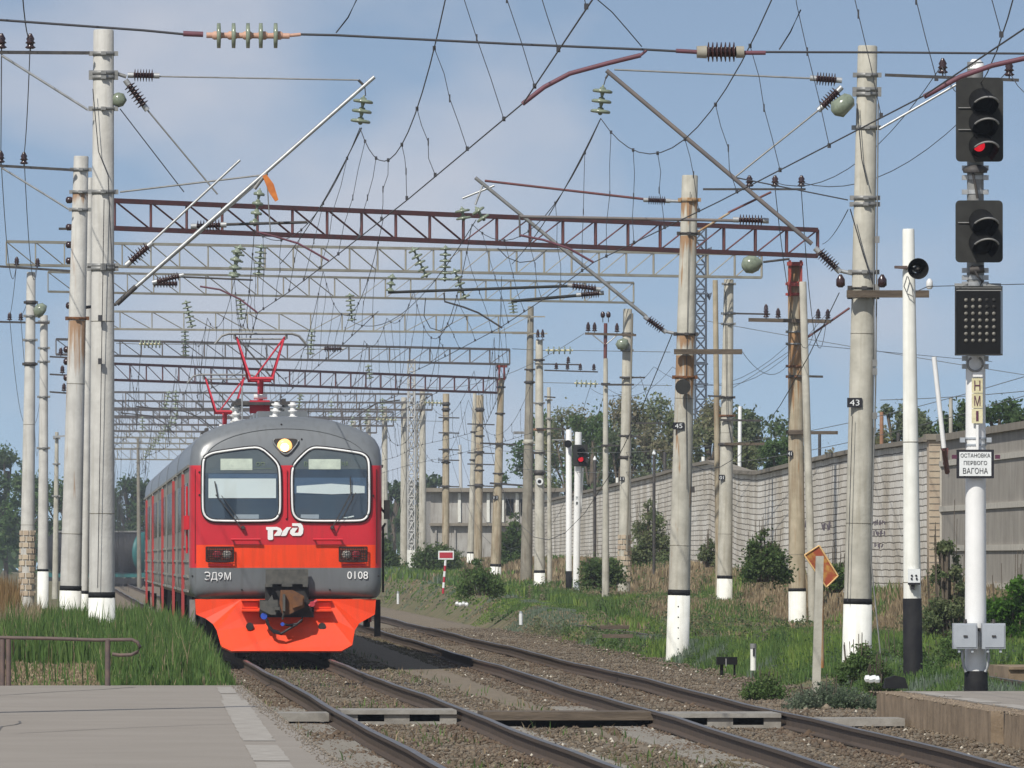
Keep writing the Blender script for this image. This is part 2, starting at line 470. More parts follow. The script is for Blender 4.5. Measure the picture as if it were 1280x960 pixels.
def pole_mat(name, col, col2, streak, stamt, rusts):
    """concrete with rust washed down below iron fittings: rusts = [(z_top, z_bottom)]"""
    m = mat(name, col, col2, 3.0, 0.9, bump=0.25, bscale=20, streak=streak, stamt=stamt)
    n, l = m.node_tree.nodes, m.node_tree.links
    b = n['Principled BSDF']; src = b.inputs['Base Color'].links[0].from_socket
    t = n.new('ShaderNodeTexCoord'); sx = n.new('ShaderNodeSeparateXYZ'); l.new(t.outputs['Object'], sx.inputs[0])
    mp_ = n.new('ShaderNodeMapping'); mp_.inputs['Scale'].default_value = (7, 7, .5); l.new(t.outputs['Object'], mp_.inputs[0])
    ns = n.new('ShaderNodeTexNoise'); ns.inputs['Scale'].default_value = 1.8; ns.inputs['Detail'].default_value = 4; l.new(mp_.outputs[0], ns.inputs['Vector'])
    for zt, zb in rusts:
        mr = n.new('ShaderNodeMapRange'); mr.inputs['From Min'].default_value = zb; mr.inputs['From Max'].default_value = zt
        l.new(sx.outputs['Z'], mr.inputs['Value'])
        up = n.new('ShaderNodeMath'); up.operation = 'LESS_THAN'; up.inputs[1].default_value = zt; l.new(sx.outputs['Z'], up.inputs[0])
        th = n.new('ShaderNodeMath'); th.operation = 'MULTIPLY_ADD'; th.inputs[1].default_value = .42; th.inputs[2].default_value = -.62; l.new(mr.outputs[0], th.inputs[0])
        ad = n.new('ShaderNodeMath'); ad.operation = 'ADD'; l.new(th.outputs[0], ad.inputs[0]); l.new(ns.outputs['Fac'], ad.inputs[1])
        sc = n.new('ShaderNodeMath'); sc.operation = 'MULTIPLY'; sc.use_clamp = True; sc.inputs[1].default_value = 6.0; l.new(ad.outputs[0], sc.inputs[0])
        mm_ = n.new('ShaderNodeMath'); mm_.operation = 'MULTIPLY'; l.new(sc.outputs[0], mm_.inputs[0]); l.new(up.outputs[0], mm_.inputs[1])
        mk = n.new('ShaderNodeMath'); mk.operation = 'MULTIPLY'; mk.inputs[1].default_value = .8; l.new(mm_.outputs[0], mk.inputs[0])
        mx = n.new('ShaderNodeMixRGB'); mx.inputs['Color2'].default_value = (.26, .125, .04, 1)
        l.new(mk.outputs[0], mx.inputs['Fac']); l.new(src, mx.inputs['Color1']); src = mx.outputs[0]
    l.new(src, b.inputs['Base Color'])
def zat(v, Y): return CAMZ - (v - 700.0) * Y / F
pole_mat('concrete_pale_rust', (0.43, 0.42, 0.39), (0.55, 0.54, 0.50), (0.30, 0.28, 0.23), .4, [(zat(401, 213), zat(475, 213)), (zat(240, 213), zat(262, 213))])
pole_mat('concrete_rust', (0.36, 0.345, 0.29), (0.50, 0.48, 0.41), (0.24, 0.21, 0.15), .5, [(zat(252, 217), zat(284, 217)), (zat(294, 217), zat(330, 217)), (zat(419, 217), zat(442, 217)), (zat(444, 217), zat(520, 217))])
pole_mat('concrete_brown_rust', (0.30, 0.26, 0.18), (0.42, 0.36, 0.26), (0.17, 0.10, 0.05), .6, [(zat(328, 297), zat(420, 297)), (zat(415, 297), zat(545, 297))])
# ---------------------------------------------------------------- terrain
def sstep(a, b, x):
    t = np.clip((x - a) / (b - a), 0, 1); return t * t * (3 - 2 * t)
def ground_z(x, y):
    x = np.asarray(x, float); y = np.asarray(y, float)
    L = np.interp(y, [0, 139.5, 141.5, 146, 158, 170, 200, 300, 600, 1600], [-.35, -.35, .05, .16, .44, .44, .36, .34, .2, .3])
    e0 = np.interp(y, [0, 141, 165, 200], [2.1, 2.1, 1.9, 1.5]); z = np.where(x < 6, L + (-.32 - L) * sstep(e0, np.maximum(e0 + .4, 2.35), x), -.32)
    xs = 10.35 + (y - 105) * 0.0085
    Rr = np.interp(y, [0, 135, 145, 170, 217, 275, 297, 311, 400, 500, 700, 1600], [-.30, -.28, -.02, .16, .04, -.08, -.05, .38, .68, 1.05, 1.3, 1.2])
    z = np.where(x >= 6, -.32 + (Rr + .32) * sstep(xs, xs + 1.5, x), z)
    z = z - .22 * sstep(1.0, .55, np.abs(x - 13.72)) * (y > 145) * (y < 235)
    w = np.interp(y, [0, 190, 230, 267, 330, 400, 560, 1600], [0, .3, .95, 1.35, .95, .8, .5, .5])
    z = z + w * sstep(np.interp(y, [0, 240, 285, 330, 360], [17.5, 17.8, 19.6, 19.5, 18.2]), 21.0, x)
    rough = (fbm(x * .9, y * .25, 5) - .5) * .16
    rough = rough * (sstep(xs + .4, xs + 1.6, x) + sstep(1.7, .8, x) * (y > 143))
    far = (fbm(x * .02 + 9, y * .01, 8)) * 2.0 * sstep(40, 200, np.abs(x - 10)) * sstep(150, 500, y)
    return z + rough + far
def gz(x, y): return float(ground_z(np.array([x]), np.array([y]))[0])

xs_ = np.concatenate([-np.geomspace(700, 12, 26), np.linspace(-10, 1.2, 24), np.linspace(1.4, 2.8, 15), np.linspace(3.2, 9.8, 12),
                      np.linspace(10.1, 24, 100), np.linspace(24.5, 40, 20), np.geomspace(44, 800, 24)])
ys_ = np.concatenate([np.linspace(-60, 130, 20), np.linspace(132, 340, 190), np.linspace(343, 640, 90), np.geomspace(650, 1650, 40)])
XX, YY = np.meshgrid(xs_, ys_)
V = np.stack([XX.ravel(), YY.ravel(), ground_z(XX.ravel(), YY.ravel())], 1)
nx, ny = len(xs_), len(ys_)
ii, jj = np.meshgrid(np.arange(nx - 1), np.arange(ny - 1)); a_ = (jj * nx + ii).ravel()
Fq = np.stack([a_, a_ + 1, a_ + nx + 1, a_ + nx], 1)
me = mesh_np('ground', V, Fq, 'soil')
tag(link('ground', me), None, None, kind='structure')

# ballast bed carrying both tracks
def T2X(y): return 7.5 + .0072 * (y - 105)
xb = np.array([1.95, 2.15, 2.4, 3.2, 4.0, 4.8, 5.6, 6.3, 7.2, 8.2, 9.2, 9.9, 10.3, 10.8, 11.2])
yb = np.linspace(60, 900, 330)
XX, YY = np.meshgrid(xb, yb)
sh = (YY - 105) * .0085 * (XX > 6)
Xb = XX + sh
zz = -.19 + .05 * (fbm(Xb * 1.6, YY * .35, 3) - .5) - .35 * sstep(10.35, 11.2, XX) - .22 * sstep(2.35, 1.95, XX)
Vb = np.stack([Xb.ravel(), YY.ravel(), zz.ravel()], 1)
nx = len(xb); ii, jj = np.meshgrid(np.arange(nx - 1), np.arange(len(yb) - 1)); a_ = (jj * nx + ii).ravel()
me = mesh_np('gravel_bed', Vb, np.stack([a_, a_ + 1, a_ + nx + 1, a_ + nx], 1), 'gravel')
tag(link('gravel_bed', me), None, None, kind='structure')

def scatter_oct(name, X, Y, Z, S, tint, m):
    n = len(X)
    o = np.array([[1, 0, 0], [-.9, .1, 0], [0, 1, 0.1], [.1, -1, 0], [0, 0, .75], [0, 0, -.6]])
    an = npr.rand(n) * 6.28; c, s = np.cos(an), np.sin(an)
    j = 1 + .5 * (npr.rand(n, 6, 3) - .5)
    q = o[None] * j * S[:, None, None]
    vx = q[:, :, 0] * c[:, None] - q[:, :, 1] * s[:, None] + X[:, None]
    vy = q[:, :, 0] * s[:, None] + q[:, :, 1] * c[:, None] + Y[:, None]
    vz = q[:, :, 2] + Z[:, None]
    V = np.stack([vx, vy, vz], 2).reshape(-1, 3)
    f = np.array([[0, 2, 4], [2, 1, 4], [1, 3, 4], [3, 0, 4], [2, 0, 5], [1, 2, 5], [3, 1, 5], [0, 3, 5]])
    Fc = (f[None] + (np.arange(n) * 6)[:, None, None]).reshape(-1, 3)
    return mesh_np(name, V, Fc, m, np.repeat(tint, 6, 0))
def stones():
    n = 90000
    Y = 92 + 230 * npr.rand(n) ** 1.7
    X = 2.05 + 9.2 * npr.rand(n)
    X = X + np.where(X > 6, (Y - 105) * .0085, 0)
    keep = ~((X < 2.35) & (Y < 141))
    X, Y = X[keep], Y[keep]; n = len(X)
    S = .014 + .026 * npr.rand(n) ** 2.2
    S = np.where(npr.rand(n) < .004, S * 2.4, S)
    Z = -.185 + .05 * (fbm((X) * 1.6, Y * .35, 3) - .5)
    c = np.array([[.125, .096, .066], [.155, .122, .086], [.19, .155, .112], [.10, .074, .05], [.135, .115, .088]])[npr.randint(0, 5, n)]
    c = c * (.8 + .4 * npr.rand(n, 1))
    # rust thrown from the wheels lies beside the rails, green moss between the tracks
    c = c * (.8 + .4 * fbm(X * 1.5, Y * .4, 77))[:, None]
    d = np.minimum(np.minimum(abs(X - 3.24), abs(X - 4.76)), np.minimum(abs(X - T2X(Y) + .76), abs(X - T2X(Y) - .76)))
    k = np.clip(1.3 - d / .5, 0, 1)[:, None]
    c = c * (1 - k * .5) + np.array([[.085, .052, .034]]) * k * .6
    g = (sstep(.5, .68, fbm(X * .8 + 20, Y * .08, 14)) * sstep(5.0, 5.4, X) * sstep(6.9, 6.5, X - (Y - 105) * .0072))[:, None]
    c = c * (1 - .4 * g) + np.array([[.10, .10, .035]]) * g * .4
    c = np.where(npr.rand(n, 1) < .012, np.array([[.5, .46, .38]]), c)
    me = scatter_oct('gravel', X, Y, Z, S, c, 'stone')
    tag(link('gravel', me), 'loose brown and tan ballast stones between and beside the rails', 'gravel', kind='stuff')
stones()

# ---------------------------------------------------------------- rails
def rail(xa, xb, y0, y1, label, z=0.0, seg=24):
    mb = MB(); mt = MB()
    prof = [(-.075, -.18), (-.075, -.165), (-.012, -.145), (-.010, -.045), (-.036, -.035), (-.036, -.004)]
    prof = prof + [(-a, b) for a, b in prof[::-1]]
    n = len(prof); vs = []
    for i in range(seg + 1):
        t = i / seg; y = y0 + (y1 - y0) * t; x = xa + (xb - xa) * t
        wz = .012 * math.sin(y * .11 + xa) + .006 * math.sin(y * .31)
        for a, b in prof: vs.append((x + a, y, z + b + wz))
    fs = []
    for i in range(seg):
        for k in range(n):
            k2 = (k + 1) % n
            fs.append((i * n + k, (i + 1) * n + k, (i + 1) * n + k2, i * n + k2))
    mb.add(vs, fs); mb.add(vs[:n], [tuple(range(n))])
    vt = []
    for i in range(seg + 1):
        t = i / seg; y = y0 + (y1 - y0) * t; x = xa + (xb - xa) * t
        wz = .012 * math.sin(y * .11 + xa) + .006 * math.sin(y * .31)
        vt += [(x - .034, y, z - .001 + wz), (x + .034, y, z - .001 + wz)]
    mt.add(vt, [(2 * i, 2 * i + 1, 2 * i + 3, 2 * i + 2) for i in range(seg)])
    e = thing('rail', (xa, y0, z - .18), label, 'rail')
    mb.obj('web', 'rail_side', e); mt.obj('running_surface', 'rail_top', e)
    return e
rail(3.24, 3.24, 70, 900, 'left-hand rail under the red train, nearest the asphalt platform', seg=120)
rail(4.76, 4.76, 70, 900, 'right-hand rail under the red train, one side of the hollow concrete panel', seg=120)
x0, x1 = T2X(70), T2X(900)
rail(x0 - .76, x1 - .76, 70, 900, 'left rail of the empty track, running to the end of the dark timber walkway', seg=120)
rail(x0 + .76, x1 + .76, 70, 900, 'right rail of the empty track, closest to the grass verge and raised platform', seg=120)
rail(13.72, 13.72, 158, 420, 'half hidden dark rail in the weeds behind the signal mast', z=.05)

# concrete sleepers just breaking the ballast surface
def sleeper():
    mb = MB()
    mb.prism([(-1.35, -.12, -.22), (1.35, -.12, -.22), (1.35, -.10, 0), (.95, -.10, 0), (.55, -.09, -.03), (-.55, -.09, -.03), (-.95, -.10, 0), (-1.35, -.10, 0)], (0, .2, 0))
    return mb
proto = sleeper().obj('sleeper', 'slab_concrete')
tag(proto, 'concrete sleepers, ends flush with the ballast, across the two tracks', 'sleeper', 'railway sleepers under the two tracks')
first = True
for trk in (0, 1):
    for i in range(90):
        y = 94 + i * .62 + (.1 if trk else 0)
        if trk == 0 and i * .62 + 94 > 150: continue
        o = proto if first else proto.copy()
        if not first: COL.objects.link(o)
        first = False
        o.location = (4.0 if trk == 0 else T2X(y), y, -.172)
        o.rotation_euler = (0, 0, 0)

# ---------------------------------------------------------------- left platform
pz = .20
mb = MB()
edge = [(2.14, 60), (2.14, 98), (2.17, 112), (2.19, 126), (2.23, 141.2)]
poly = [(-14, 60, pz)] + [(a, b, pz) for a, b in edge] + [(-14, 141.8, pz)]
mb.prism(poly, (0, 0, -.5))
struct('platform', mb, 'asphalt')
mb = MB()      # worn painted line, patchy along its edges
def lx(y, o): return np.interp(y, [85, 140], [1.47 + o, 1.88 + o])
rl = random.Random(3)
yy_ = 84.0
while yy_ < 138.5:
    st = rl.uniform(.5, 1.3)
    if rl.random() > .05:
        a_, b_ = rl.uniform(-.006, .006), rl.uniform(.275, .29)
        if yy_ > 126: a_ += .03; b_ -= .05
        mb.add([(lx(yy_, a_), yy_, pz + .004), (lx(yy_, b_), yy_, pz + .004), (lx(yy_ + st, b_ + rl.uniform(-.006, .006)), yy_ + st, pz + .004), (lx(yy_ + st, a_ + rl.uniform(-.006, .006)), yy_ + st, pz + .004)], [(0, 1, 2, 3)])
    yy_ += st + .004
struct('platform_line', mb, 'worn_white')
mb = MB()
def crack(pts, w):
    for i in range(len(pts) - 1):
        a = Vector((*pts[i], pz + .004)); b = Vector((*pts[i + 1], pz + .004)); d = (b - a).normalized(); nn = Vector((-d.y, d.x, 0)) * w
        mb.add([a - nn, a + nn, b + nn, b - nn], [(0, 3, 2, 1)])
for x0, y0, x1, y1, w in ((-6, 104, .9, 139, .02), (-9, 121, -2, 136, .03), (-3, 96, 2.1, 109, .012), (-1, 92, -.4, 110, .012)):
    n_ = 14; crack([(x0 + (x1 - x0) * i / n_ + rl.uniform(-.06, .06), y0 + (y1 - y0) * i / n_ + rl.uniform(-.4, .4)) for i in range(n_ + 1)], w)
mats_tar = mat('tar_seam', (.12, .115, .11), None, rough=.9)
struct('asphalt_seam', mb, 'tar_seam')

n = 1500
Y = 85 + 56 * npr.rand(n); X = np.interp(Y, [85, 98, 112, 126, 141], [2.14, 2.14, 2.17, 2.19, 2.23]) - .16 * npr.rand(n) ** 3 + .02
me = scatter_oct('grit', X, Y, np.full(n, pz + .003), .005 + .012 * npr.rand(n) ** 2, np.array([[.20, .17, .135]]) * (.7 + .7 * npr.rand(n, 1)), 'stone')
tag(link('grit', me), 'grit and crumbled asphalt along the edge of the left platform', 'grit', kind='stuff')
# pipe railing on the platform end
e = thing('pipe_railing', P(80, 860, 141), 'low rusty pipe railing with a hooked end on the platform edge in the grass', 'railing')
Yr = 141.0
mb = MB()
mb.path([P(-60, 795, Yr), P(0, 797, Yr), P(60, 798, Yr), P(120, 800, Yr), P(165, 799.5, Yr), P(172, 803, Yr), P(175, 809, Yr), P(172, 815, Yr), P(164, 818.5, Yr), P(150, 819, Yr), P(140, 817.5, Yr)], .022, 8)
mb.obj('handrail', 'rail_pipe', e)
for u in (134.5, 10.5, 3.0, -55):
    q = P(u, 799, Yr); MB().tube((q.x, Yr, pz - .02), q, .034, n=8).obj('post', 'rail_pipe', e)

# ---------------------------------------------------------------- crossing between the tracks
def slab_panel(cx, y, w, label):
    e = thing('crossing_panel', (cx, y, -.19), label, 'crossing panel')
    mb = MB()
    mb.box((cx, y + .9, -.035), (w, 1.8, .05))
    mb.obj('deck', 'slab_concrete', e)
    mb = MB()
    mb.box((cx, y + .12, -.165), (w, .16, .04))
    for fx, fw in ((-.5, .20), (-.02, .30), (.5, .20)):
        mb.box((cx + fx * (w - fw), y + .12, -.103), (fw, .16, .083))
    mb.obj('ribs', 'slab_concrete', e)
    MB().box((cx, y + .32, -.11), (w - .05, .02, .09)).obj('web', 'black_paint', e)  # black sheet paints the shade inside the panel's hollow front
slab_panel(4.0, 133.5, 1.38, 'hollow-fronted concrete crossing panel between the rails just in front of the red train')
slab_panel(T2X(130.5), 130.5, 1.38, 'hollow-fronted concrete crossing panel between the rails of the empty track')
e = thing('timber_walkway', (5.9, 132, -.2), 'dark weathered timber crossing strip lying between the two tracks', 'walkway')
for k in range(3):
    MB().box((5.95, 131.6 + k * .62, -.05 - .004 * k), (2.05, .56, .1)).obj('plank', 'wood', e)
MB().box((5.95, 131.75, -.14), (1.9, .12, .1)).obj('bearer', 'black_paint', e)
mb = MB().box((2.75, 134.6, -.10), (.85, 1.5, .10))
tag(mb.obj('concrete_step', 'slab_concrete'), 'short pale concrete strip from the asphalt platform to the first rail', 'crossing strip')
mb = MB().box((9.35, 131.5, -.12), (1.0, 1.2, .09))
tag(mb.obj('concrete_step', 'slab_concrete'), 'short pale concrete strip from the last rail to the weeds by the right platform', 'crossing strip')

# ---------------------------------------------------------------- right platform
mb = MB()
pr = .17
def face_pts(x0, y0, x1, y1, n, amp, seed):
    return [(x0 + (x1 - x0) * i / n + amp * (vnoise(np.array([i * .9]), np.array([seed * 1.]), 3)[0] - .5), y0 + (y1 - y0) * i / n) for i in range(n + 1)]
def plat_block(y0, y1, name, label=None):
    mb = MB()
    fp = face_pts(9.86 + (140 - y0) * -.0, y0, 9.98, y1, 10, .05, y0)
    poly = [(a, b, pr) for a, b in fp] + [(22, y1, pr), (22, y0, pr)]
    mb.prism(poly, (0, 0, -.62))
    return struct(name, mb, 'old_concrete')
plat_block(119.0, 137.2, 'platform_block')
plat_block(70.0, 118.7, 'platform_block')
mb = MB().add([(10.28, 70, pr + .004), (22, 70, pr + .004), (22, 136.9, pr + .004), (10.25, 136.9, pr + .004)], [(0, 1, 2, 3)])
struct('platform', mb, 'asphalt')
n = 1300
Y = 90 + 47 * npr.rand(n); X = 9.86 + .5 * npr.rand(n) ** 1.5
me = scatter_oct('rubble', X, Y, np.full(n, pr - .002), .006 + .022 * npr.rand(n) ** 3, np.array([[.22, .175, .125]]) * (.6 + .8 * npr.rand(n, 1)), 'stone')
tag(link('rubble', me), 'crumbled concrete along the edge of the right platform', 'rubble', kind='stuff')
mb = MB()
for k in range(8):
    ya = 92 + k * 5.6
    mb.add([(10.3, ya, pr + .008), (10.55, ya, pr + .008), (10.55, ya + 4.2, pr + .008), (10.3, ya + 4.2, pr + .008)], [(0, 1, 2, 3)])
struct('platform_line', mb, 'worn_white')
mb = MB().box((17.3, 165, 0), (7.0, 3.5, .36)).box((17.3, 165, .20), (7.0, 3.6, .04))
tag(mb.obj('retaining_block', 'old_concrete'), 'low brown concrete kerb in the weeds right behind the signal mast base', 'concrete kerb')

# ---------------------------------------------------------------- boundary wall
def wall_strip(name, pts, thick, zbase, m, label, cat, coping=True, group=None):
    """pts = [(x, y, ztop)]; courses follow the top edge"""
    me = bpy.data.meshes.new('wall'); vs = []; fs = []; uv = []
    arc = 0; n = len(pts); arcs = []
    for i, p in enumerate(pts):
        if i: arc += math.hypot(p[0] - pts[i - 1][0], p[1] - pts[i - 1][1])
        arcs.append(arc)
    for i, (x, y, zt) in enumerate(pts):
        a = pts[max(i - 1, 0)]; b = pts[min(i + 1, n - 1)]
        d = Vector((b[0] - a[0], b[1] - a[1], 0)).normalized(); nn = Vector((-d.y, d.x, 0)) * thick
        vs += [(x, y, zt), (x, y, zbase), (x + nn.x, y + nn.y, zt), (x + nn.x, y + nn.y, zbase)]
    for i in range(n - 1):
        o = i * 4; q = o + 4
        fs += [(o, o + 1, q + 1, q), (o + 2, q + 2, q + 3, o + 3), (o, q, q + 2, o + 2)]
        for f in fs[-3:]:
            for k in f:
                uv.append((arcs[k // 4], (vs[k][2] - pts[k // 4][2])))
    fs += [(0, 2, 3, 1), (4 * n - 4, 4 * n - 3, 4 * n - 1, 4 * n - 2)]
    for f in fs[-2:]:
        for k in f: uv.append((vs[k][0], vs[k][2]))
    me.from_pydata(vs, [], fs); me.materials.append(MATS[m])
    l = me.uv_layers.new(name='UVMap')
    l.data.foreach_set('uv', np.array(uv, np.float32).ravel())
    me.update()
    e = thing(name, (pts[0][0], pts[0][1], zbase), label, cat, group)
    link('masonry', me, e)
    if coping:
        mb = MB()
        for i in range(n - 1):
            a, b = Vector(pts[i]), Vector(pts[i + 1]); d = (b - a); L = d.length; d.normalize()
            nn = Vector((-d.y, d.x, 0)).normalized()
            c = (a + b) / 2 + nn * thick / 2 + Vector((0, 0, .055))
            mb.box(c, (L - .01, thick + .22, .11), (d, nn, d.cross(nn)))
        mb.obj('coping', 'coping', e)
    return e
WP = [(1175, 552, 267), (1140, 558, 276), (1100, 563, 287), (1055, 572, 300), (1010, 582, 315), (985, 588, 323), (960, 593.5, 332), (935, 592, 345), (915, 585.5, 358), (899, 579.5, 372),
      (870, 585, 392), (835, 595, 415), (800, 603, 440), (760, 612, 478), (725, 620, 518), (690, 628, 565), (672, 632, 600)]
pts = [tuple(P(u, v, y)) for u, v, y in WP]
# denser, gently uneven line
dp = []
for i in range(len(pts) - 1):
    for k in range(3):
        t = k / 3; a, b = pts[i], pts[i + 1]
        dp.append(tuple(a[j] + (b[j] - a[j]) * t for j in range(3)))
dp.append(pts[-1])
wall_e = wall_strip('brick_wall', dp, .30, -.2, 'brick_white', 'long weathered white brick boundary wall with grey coping behind the poles', 'wall')
# brick pier and the grey panel wall right of it
x, y, z = P(1176, 551, 266)
mb = MB().box((x + .0, y, z / 2 - .1), (.62, .62, z + .25)); e = thing('brick_pier', (x, y, 0), 'yellowish brick pier where the white brick wall meets the panel wall', 'pier')
mb.obj('shaft', 'yellow_brick', e); MB().box((x, y, z + .09), (.78, .78, .14)).obj('cap', 'coping', e)
mb = MB()
for k in range(26):
    mb.box((x, y - .315, z - .1 - k * .155), (.60, .012, .02))
mb.obj('joint', 'coping', e)
A = P(1181, 551, 265); B = P(1300, 533, 236)
e = thing('panel_wall', (A.x, A.y, 0), 'grey brown concrete panel wall with pale bands at the right edge', 'wall')
d = (B - A); L = d.length; d.normalize(); nn = Vector((-d.y, d.x, 0)).normalized(); upv = d.cross(nn)
mid = (A + B) / 2
def pw(mb, t, h, w, hh, off, th=.05):
    mb.box(A + d * t + Vector((0, 0, -h)) - nn * off * (1 if nn.y < 0 else -1) * -1, (w, th, hh), (d, nn, upv))
sgn = -1 if nn.x > 0 else 1      # towards the tracks
mb = MB().box(mid + Vector((0, 0, -2.5)), (L, .2, 5.0), (d, nn, upv)); mb.obj('panel', 'panel_grey', e)
mb = MB()
for h in (.55, 1.62, 2.55, 3.4):
    mb.box(mid + Vector((0, 0, -h)) + nn * sgn * .11, (L, .06, .13), (d, nn, upv))
for t in (.25, L * .46, L * .93):
    mb.box(A + d * t + Vector((0, 0, -2.3)) + nn * sgn * .105, (.13, .055, 4.2), (d, nn, upv))
mb.obj('band', 'panel_band', e)
MB().box(mid + Vector((0, 0, .06)), (L, .42, .16), (d, nn, upv)).obj('coping', 'coping', e)
# faded scribbles sprayed on the brick
def scribble(u0, v0, w, h, n, seed):
    r = random.Random(seed); mb = MB()
    for k in range(n):
        u = u0 + w * (k + .3) / n
        y = float(np.interp(u, [p[0] for p in WP][::-1], [p[2] for p in WP][::-1])) - .12
        a = P(u + r.uniform(-1, 1), v0 + r.uniform(0, h * .3), y); b = P(u + r.uniform(-2, 2), v0 + h * r.uniform(.7, 1), y)
        mb.tube(a, b, .018, n=4)
        if r.random() < .6: mb.tube((a + b) / 2, P(u + w / n * .8, v0 + h * r.uniform(.3, .6), y), .015, n=4)
    mb.v = [(a - .34, b, c) for a, b, c in mb.v]
    mb.obj('sprayed_marks', 'graffiti', wall_e)
scribble(1043, 650, 12, 16, 6, 1); scribble(1108, 649, 16, 9, 7, 2); scribble(1109, 662, 14, 9, 6, 3); scribble(1110, 678, 12, 8, 4, 4); scribble(1016, 650, 10, 12, 4, 5)

# far lime-washed building left of the wall
Zb = 620
A = P(538, 617, Zb); B = P(700, 600, Zb)
e = thing('yard_building', (A.x, Zb, 1), 'long pale whitewashed building with a dark ledge far behind the poles', 'building')
g0 = .5
mb = MB().box(((A.x + B.x) / 2, Zb + 8, (5.55 + g0) / 2), (B.x - A.x, 16, 5.55 - g0)); mb.obj('wall', 'lime_wall', e)
MB().box(((A.x + B.x) / 2, Zb - .15, 3.75), (B.x - A.x + .1, .35, .16)).obj('ledge', 'coping', e)
MB().box(((A.x + B.x) / 2, Zb + 7.8, 5.66), (B.x - A.x + .5, 16.6, .22)).obj('roof_edge', 'coping', e)
for k in range(9):
    xx = A.x + .4 + k * .8
    if k > 4:
        MB().box((xx, Zb - .02, 4.7), (.42, .06, .9)).obj('window', 'lens_dark', e)
    MB().box((xx + .4, Zb - .06, 4.68), (.16, .14, 1.62)).obj('pilaster', 'whitewash', e)
for k in range(7):
    MB().box((A.x + .3 + k * 1.05, Zb - .06, 2.1), (.10, .12, 3.1)).obj('buttress', 'lime_wall', e)

# ---------------------------------------------------------------- grass and weeds
def blades(name, X, Y, Z, H, W, tint, lean=.35):
    n = len(X)
    an = npr.rand(n) * 6.283
    # blades mostly present their width to the track side
    dx, dy = np.cos(an), np.sin(an) * .6
    la = npr.rand(n) * 6.283; lm = lean * H * npr.rand(n)
    tx, ty = X + np.cos(la) * lm, Y + np.sin(la) * lm
    mx_, my_ = X + np.cos(la) * lm * .35, Y + np.sin(la) * lm * .35
    V = np.zeros((n, 5, 3))
    w = W / 2
    V[:, 0] = np.stack([X - dx * w, Y - dy * w, Z - .03], 1)
    V[:, 1] = np.stack([X + dx * w, Y + dy * w, Z - .03], 1)
    V[:, 2] = np.stack([mx_ + dx * w * .8, my_ + dy * w * .8, Z + H * .55], 1)
    V[:, 3] = np.stack([mx_ - dx * w * .8, my_ - dy * w * .8, Z + H * .55], 1)
    V[:, 4] = np.stack([tx, ty, Z + H], 1)
    b = (np.arange(n) * 5)[:, None]
    f = np.concatenate([np.stack([b[:, 0], b[:, 0] + 1, b[:, 0] + 2], 1), np.stack([b[:, 0], b[:, 0] + 2, b[:, 0] + 3], 1), np.stack([b[:, 0] + 3, b[:, 0] + 2, b[:, 0] + 4], 1)])
    return mesh_np(name, V.reshape(-1, 3), f, 'grass', np.repeat(tint, 5, 0))
GREEN = np.array([[.07, .135, .030], [.095, .165, .042], [.125, .19, .052], [.055, .105, .03]])
TAN = np.array([[.30, .235, .145], [.24, .18, .11], [.35, .28, .18], [.20, .155, .10]])
SILV = np.array([[.13, .17, .12], [.16, .20, .15], [.10, .15, .09]])
def pick(a, n): return a[npr.randint(0, len(a), n)] * (.75 + .5 * npr.rand(n, 1))

# left bank: tall fresh grass in front of the poles
n = 60000
X = -3.4 + 5.75 * npr.rand(n); Y = 141.9 + 70 * npr.rand(n) ** 1.35
lim = 2.52 - .0085 * (Y - 141) - .25 * vnoise(Y * .6, Y * 0, 4)
k = X < lim
straw = ((X < .35 + .25 * vnoise(Y, X)) & (X > -1.1) & (Y < 154)) & (npr.rand(n) < .985)
X, Y, straw = X[k], Y[k], straw[k]; n = len(X)
edge = np.clip((2.75 - X) / 1.1, .3, 1)
H = (.22 + .34 * fbm(X * 1.4, Y * .5, 21) + .14 * npr.rand(n)) * edge
H = H * (1 + .08 * sstep(150, 160, Y)) * np.where(npr.rand(n) < .04, 1.35, 1)
H = np.where(straw, H * .14, H)
H = np.where(Y < 143.5, H * .6, H)
t = pick(GREEN, n)
dry = (X < -.35) & (Y > 160)
t = np.where((npr.rand(n) < np.where(dry, .75, np.where(straw, .75, .05)))[:, None], pick(TAN, n), t)
tag(link('grass', blades('grass', X, Y, ground_z(X, Y), H, .020 + .012 * npr.rand(n), t)), 'tall fresh green grass on the bank left of the train', 'grass', kind='stuff')
# dry reeds at the far left edge
n = 2600
X = -2.6 + 1.7 * npr.rand(n); Y = 175 + 60 * npr.rand(n)
t = pick(TAN * np.array([[.75, .62, .45]]), n)
tag(link('dry_reeds', blades('dry_reeds', X, Y, ground_z(X, Y), .6 + .6 * npr.rand(n), .03 + .02 * npr.rand(n), t, .25)), 'brown dry reeds at the left edge behind the green grass', 'reeds', kind='stuff')
# straw litter on the bank behind the railing
n = 7000
X = -1.0 + 1.35 * npr.rand(n); Y = 142.5 + 11.5 * npr.rand(n)
S = .012 + .03 * npr.rand(n)
me = scatter_oct('straw', X, Y, ground_z(X, Y) + .01, S, pick(TAN * .8, n), 'stone')
tag(link('straw_litter', me), 'flattened dry straw behind the pipe railing', 'straw', kind='stuff')

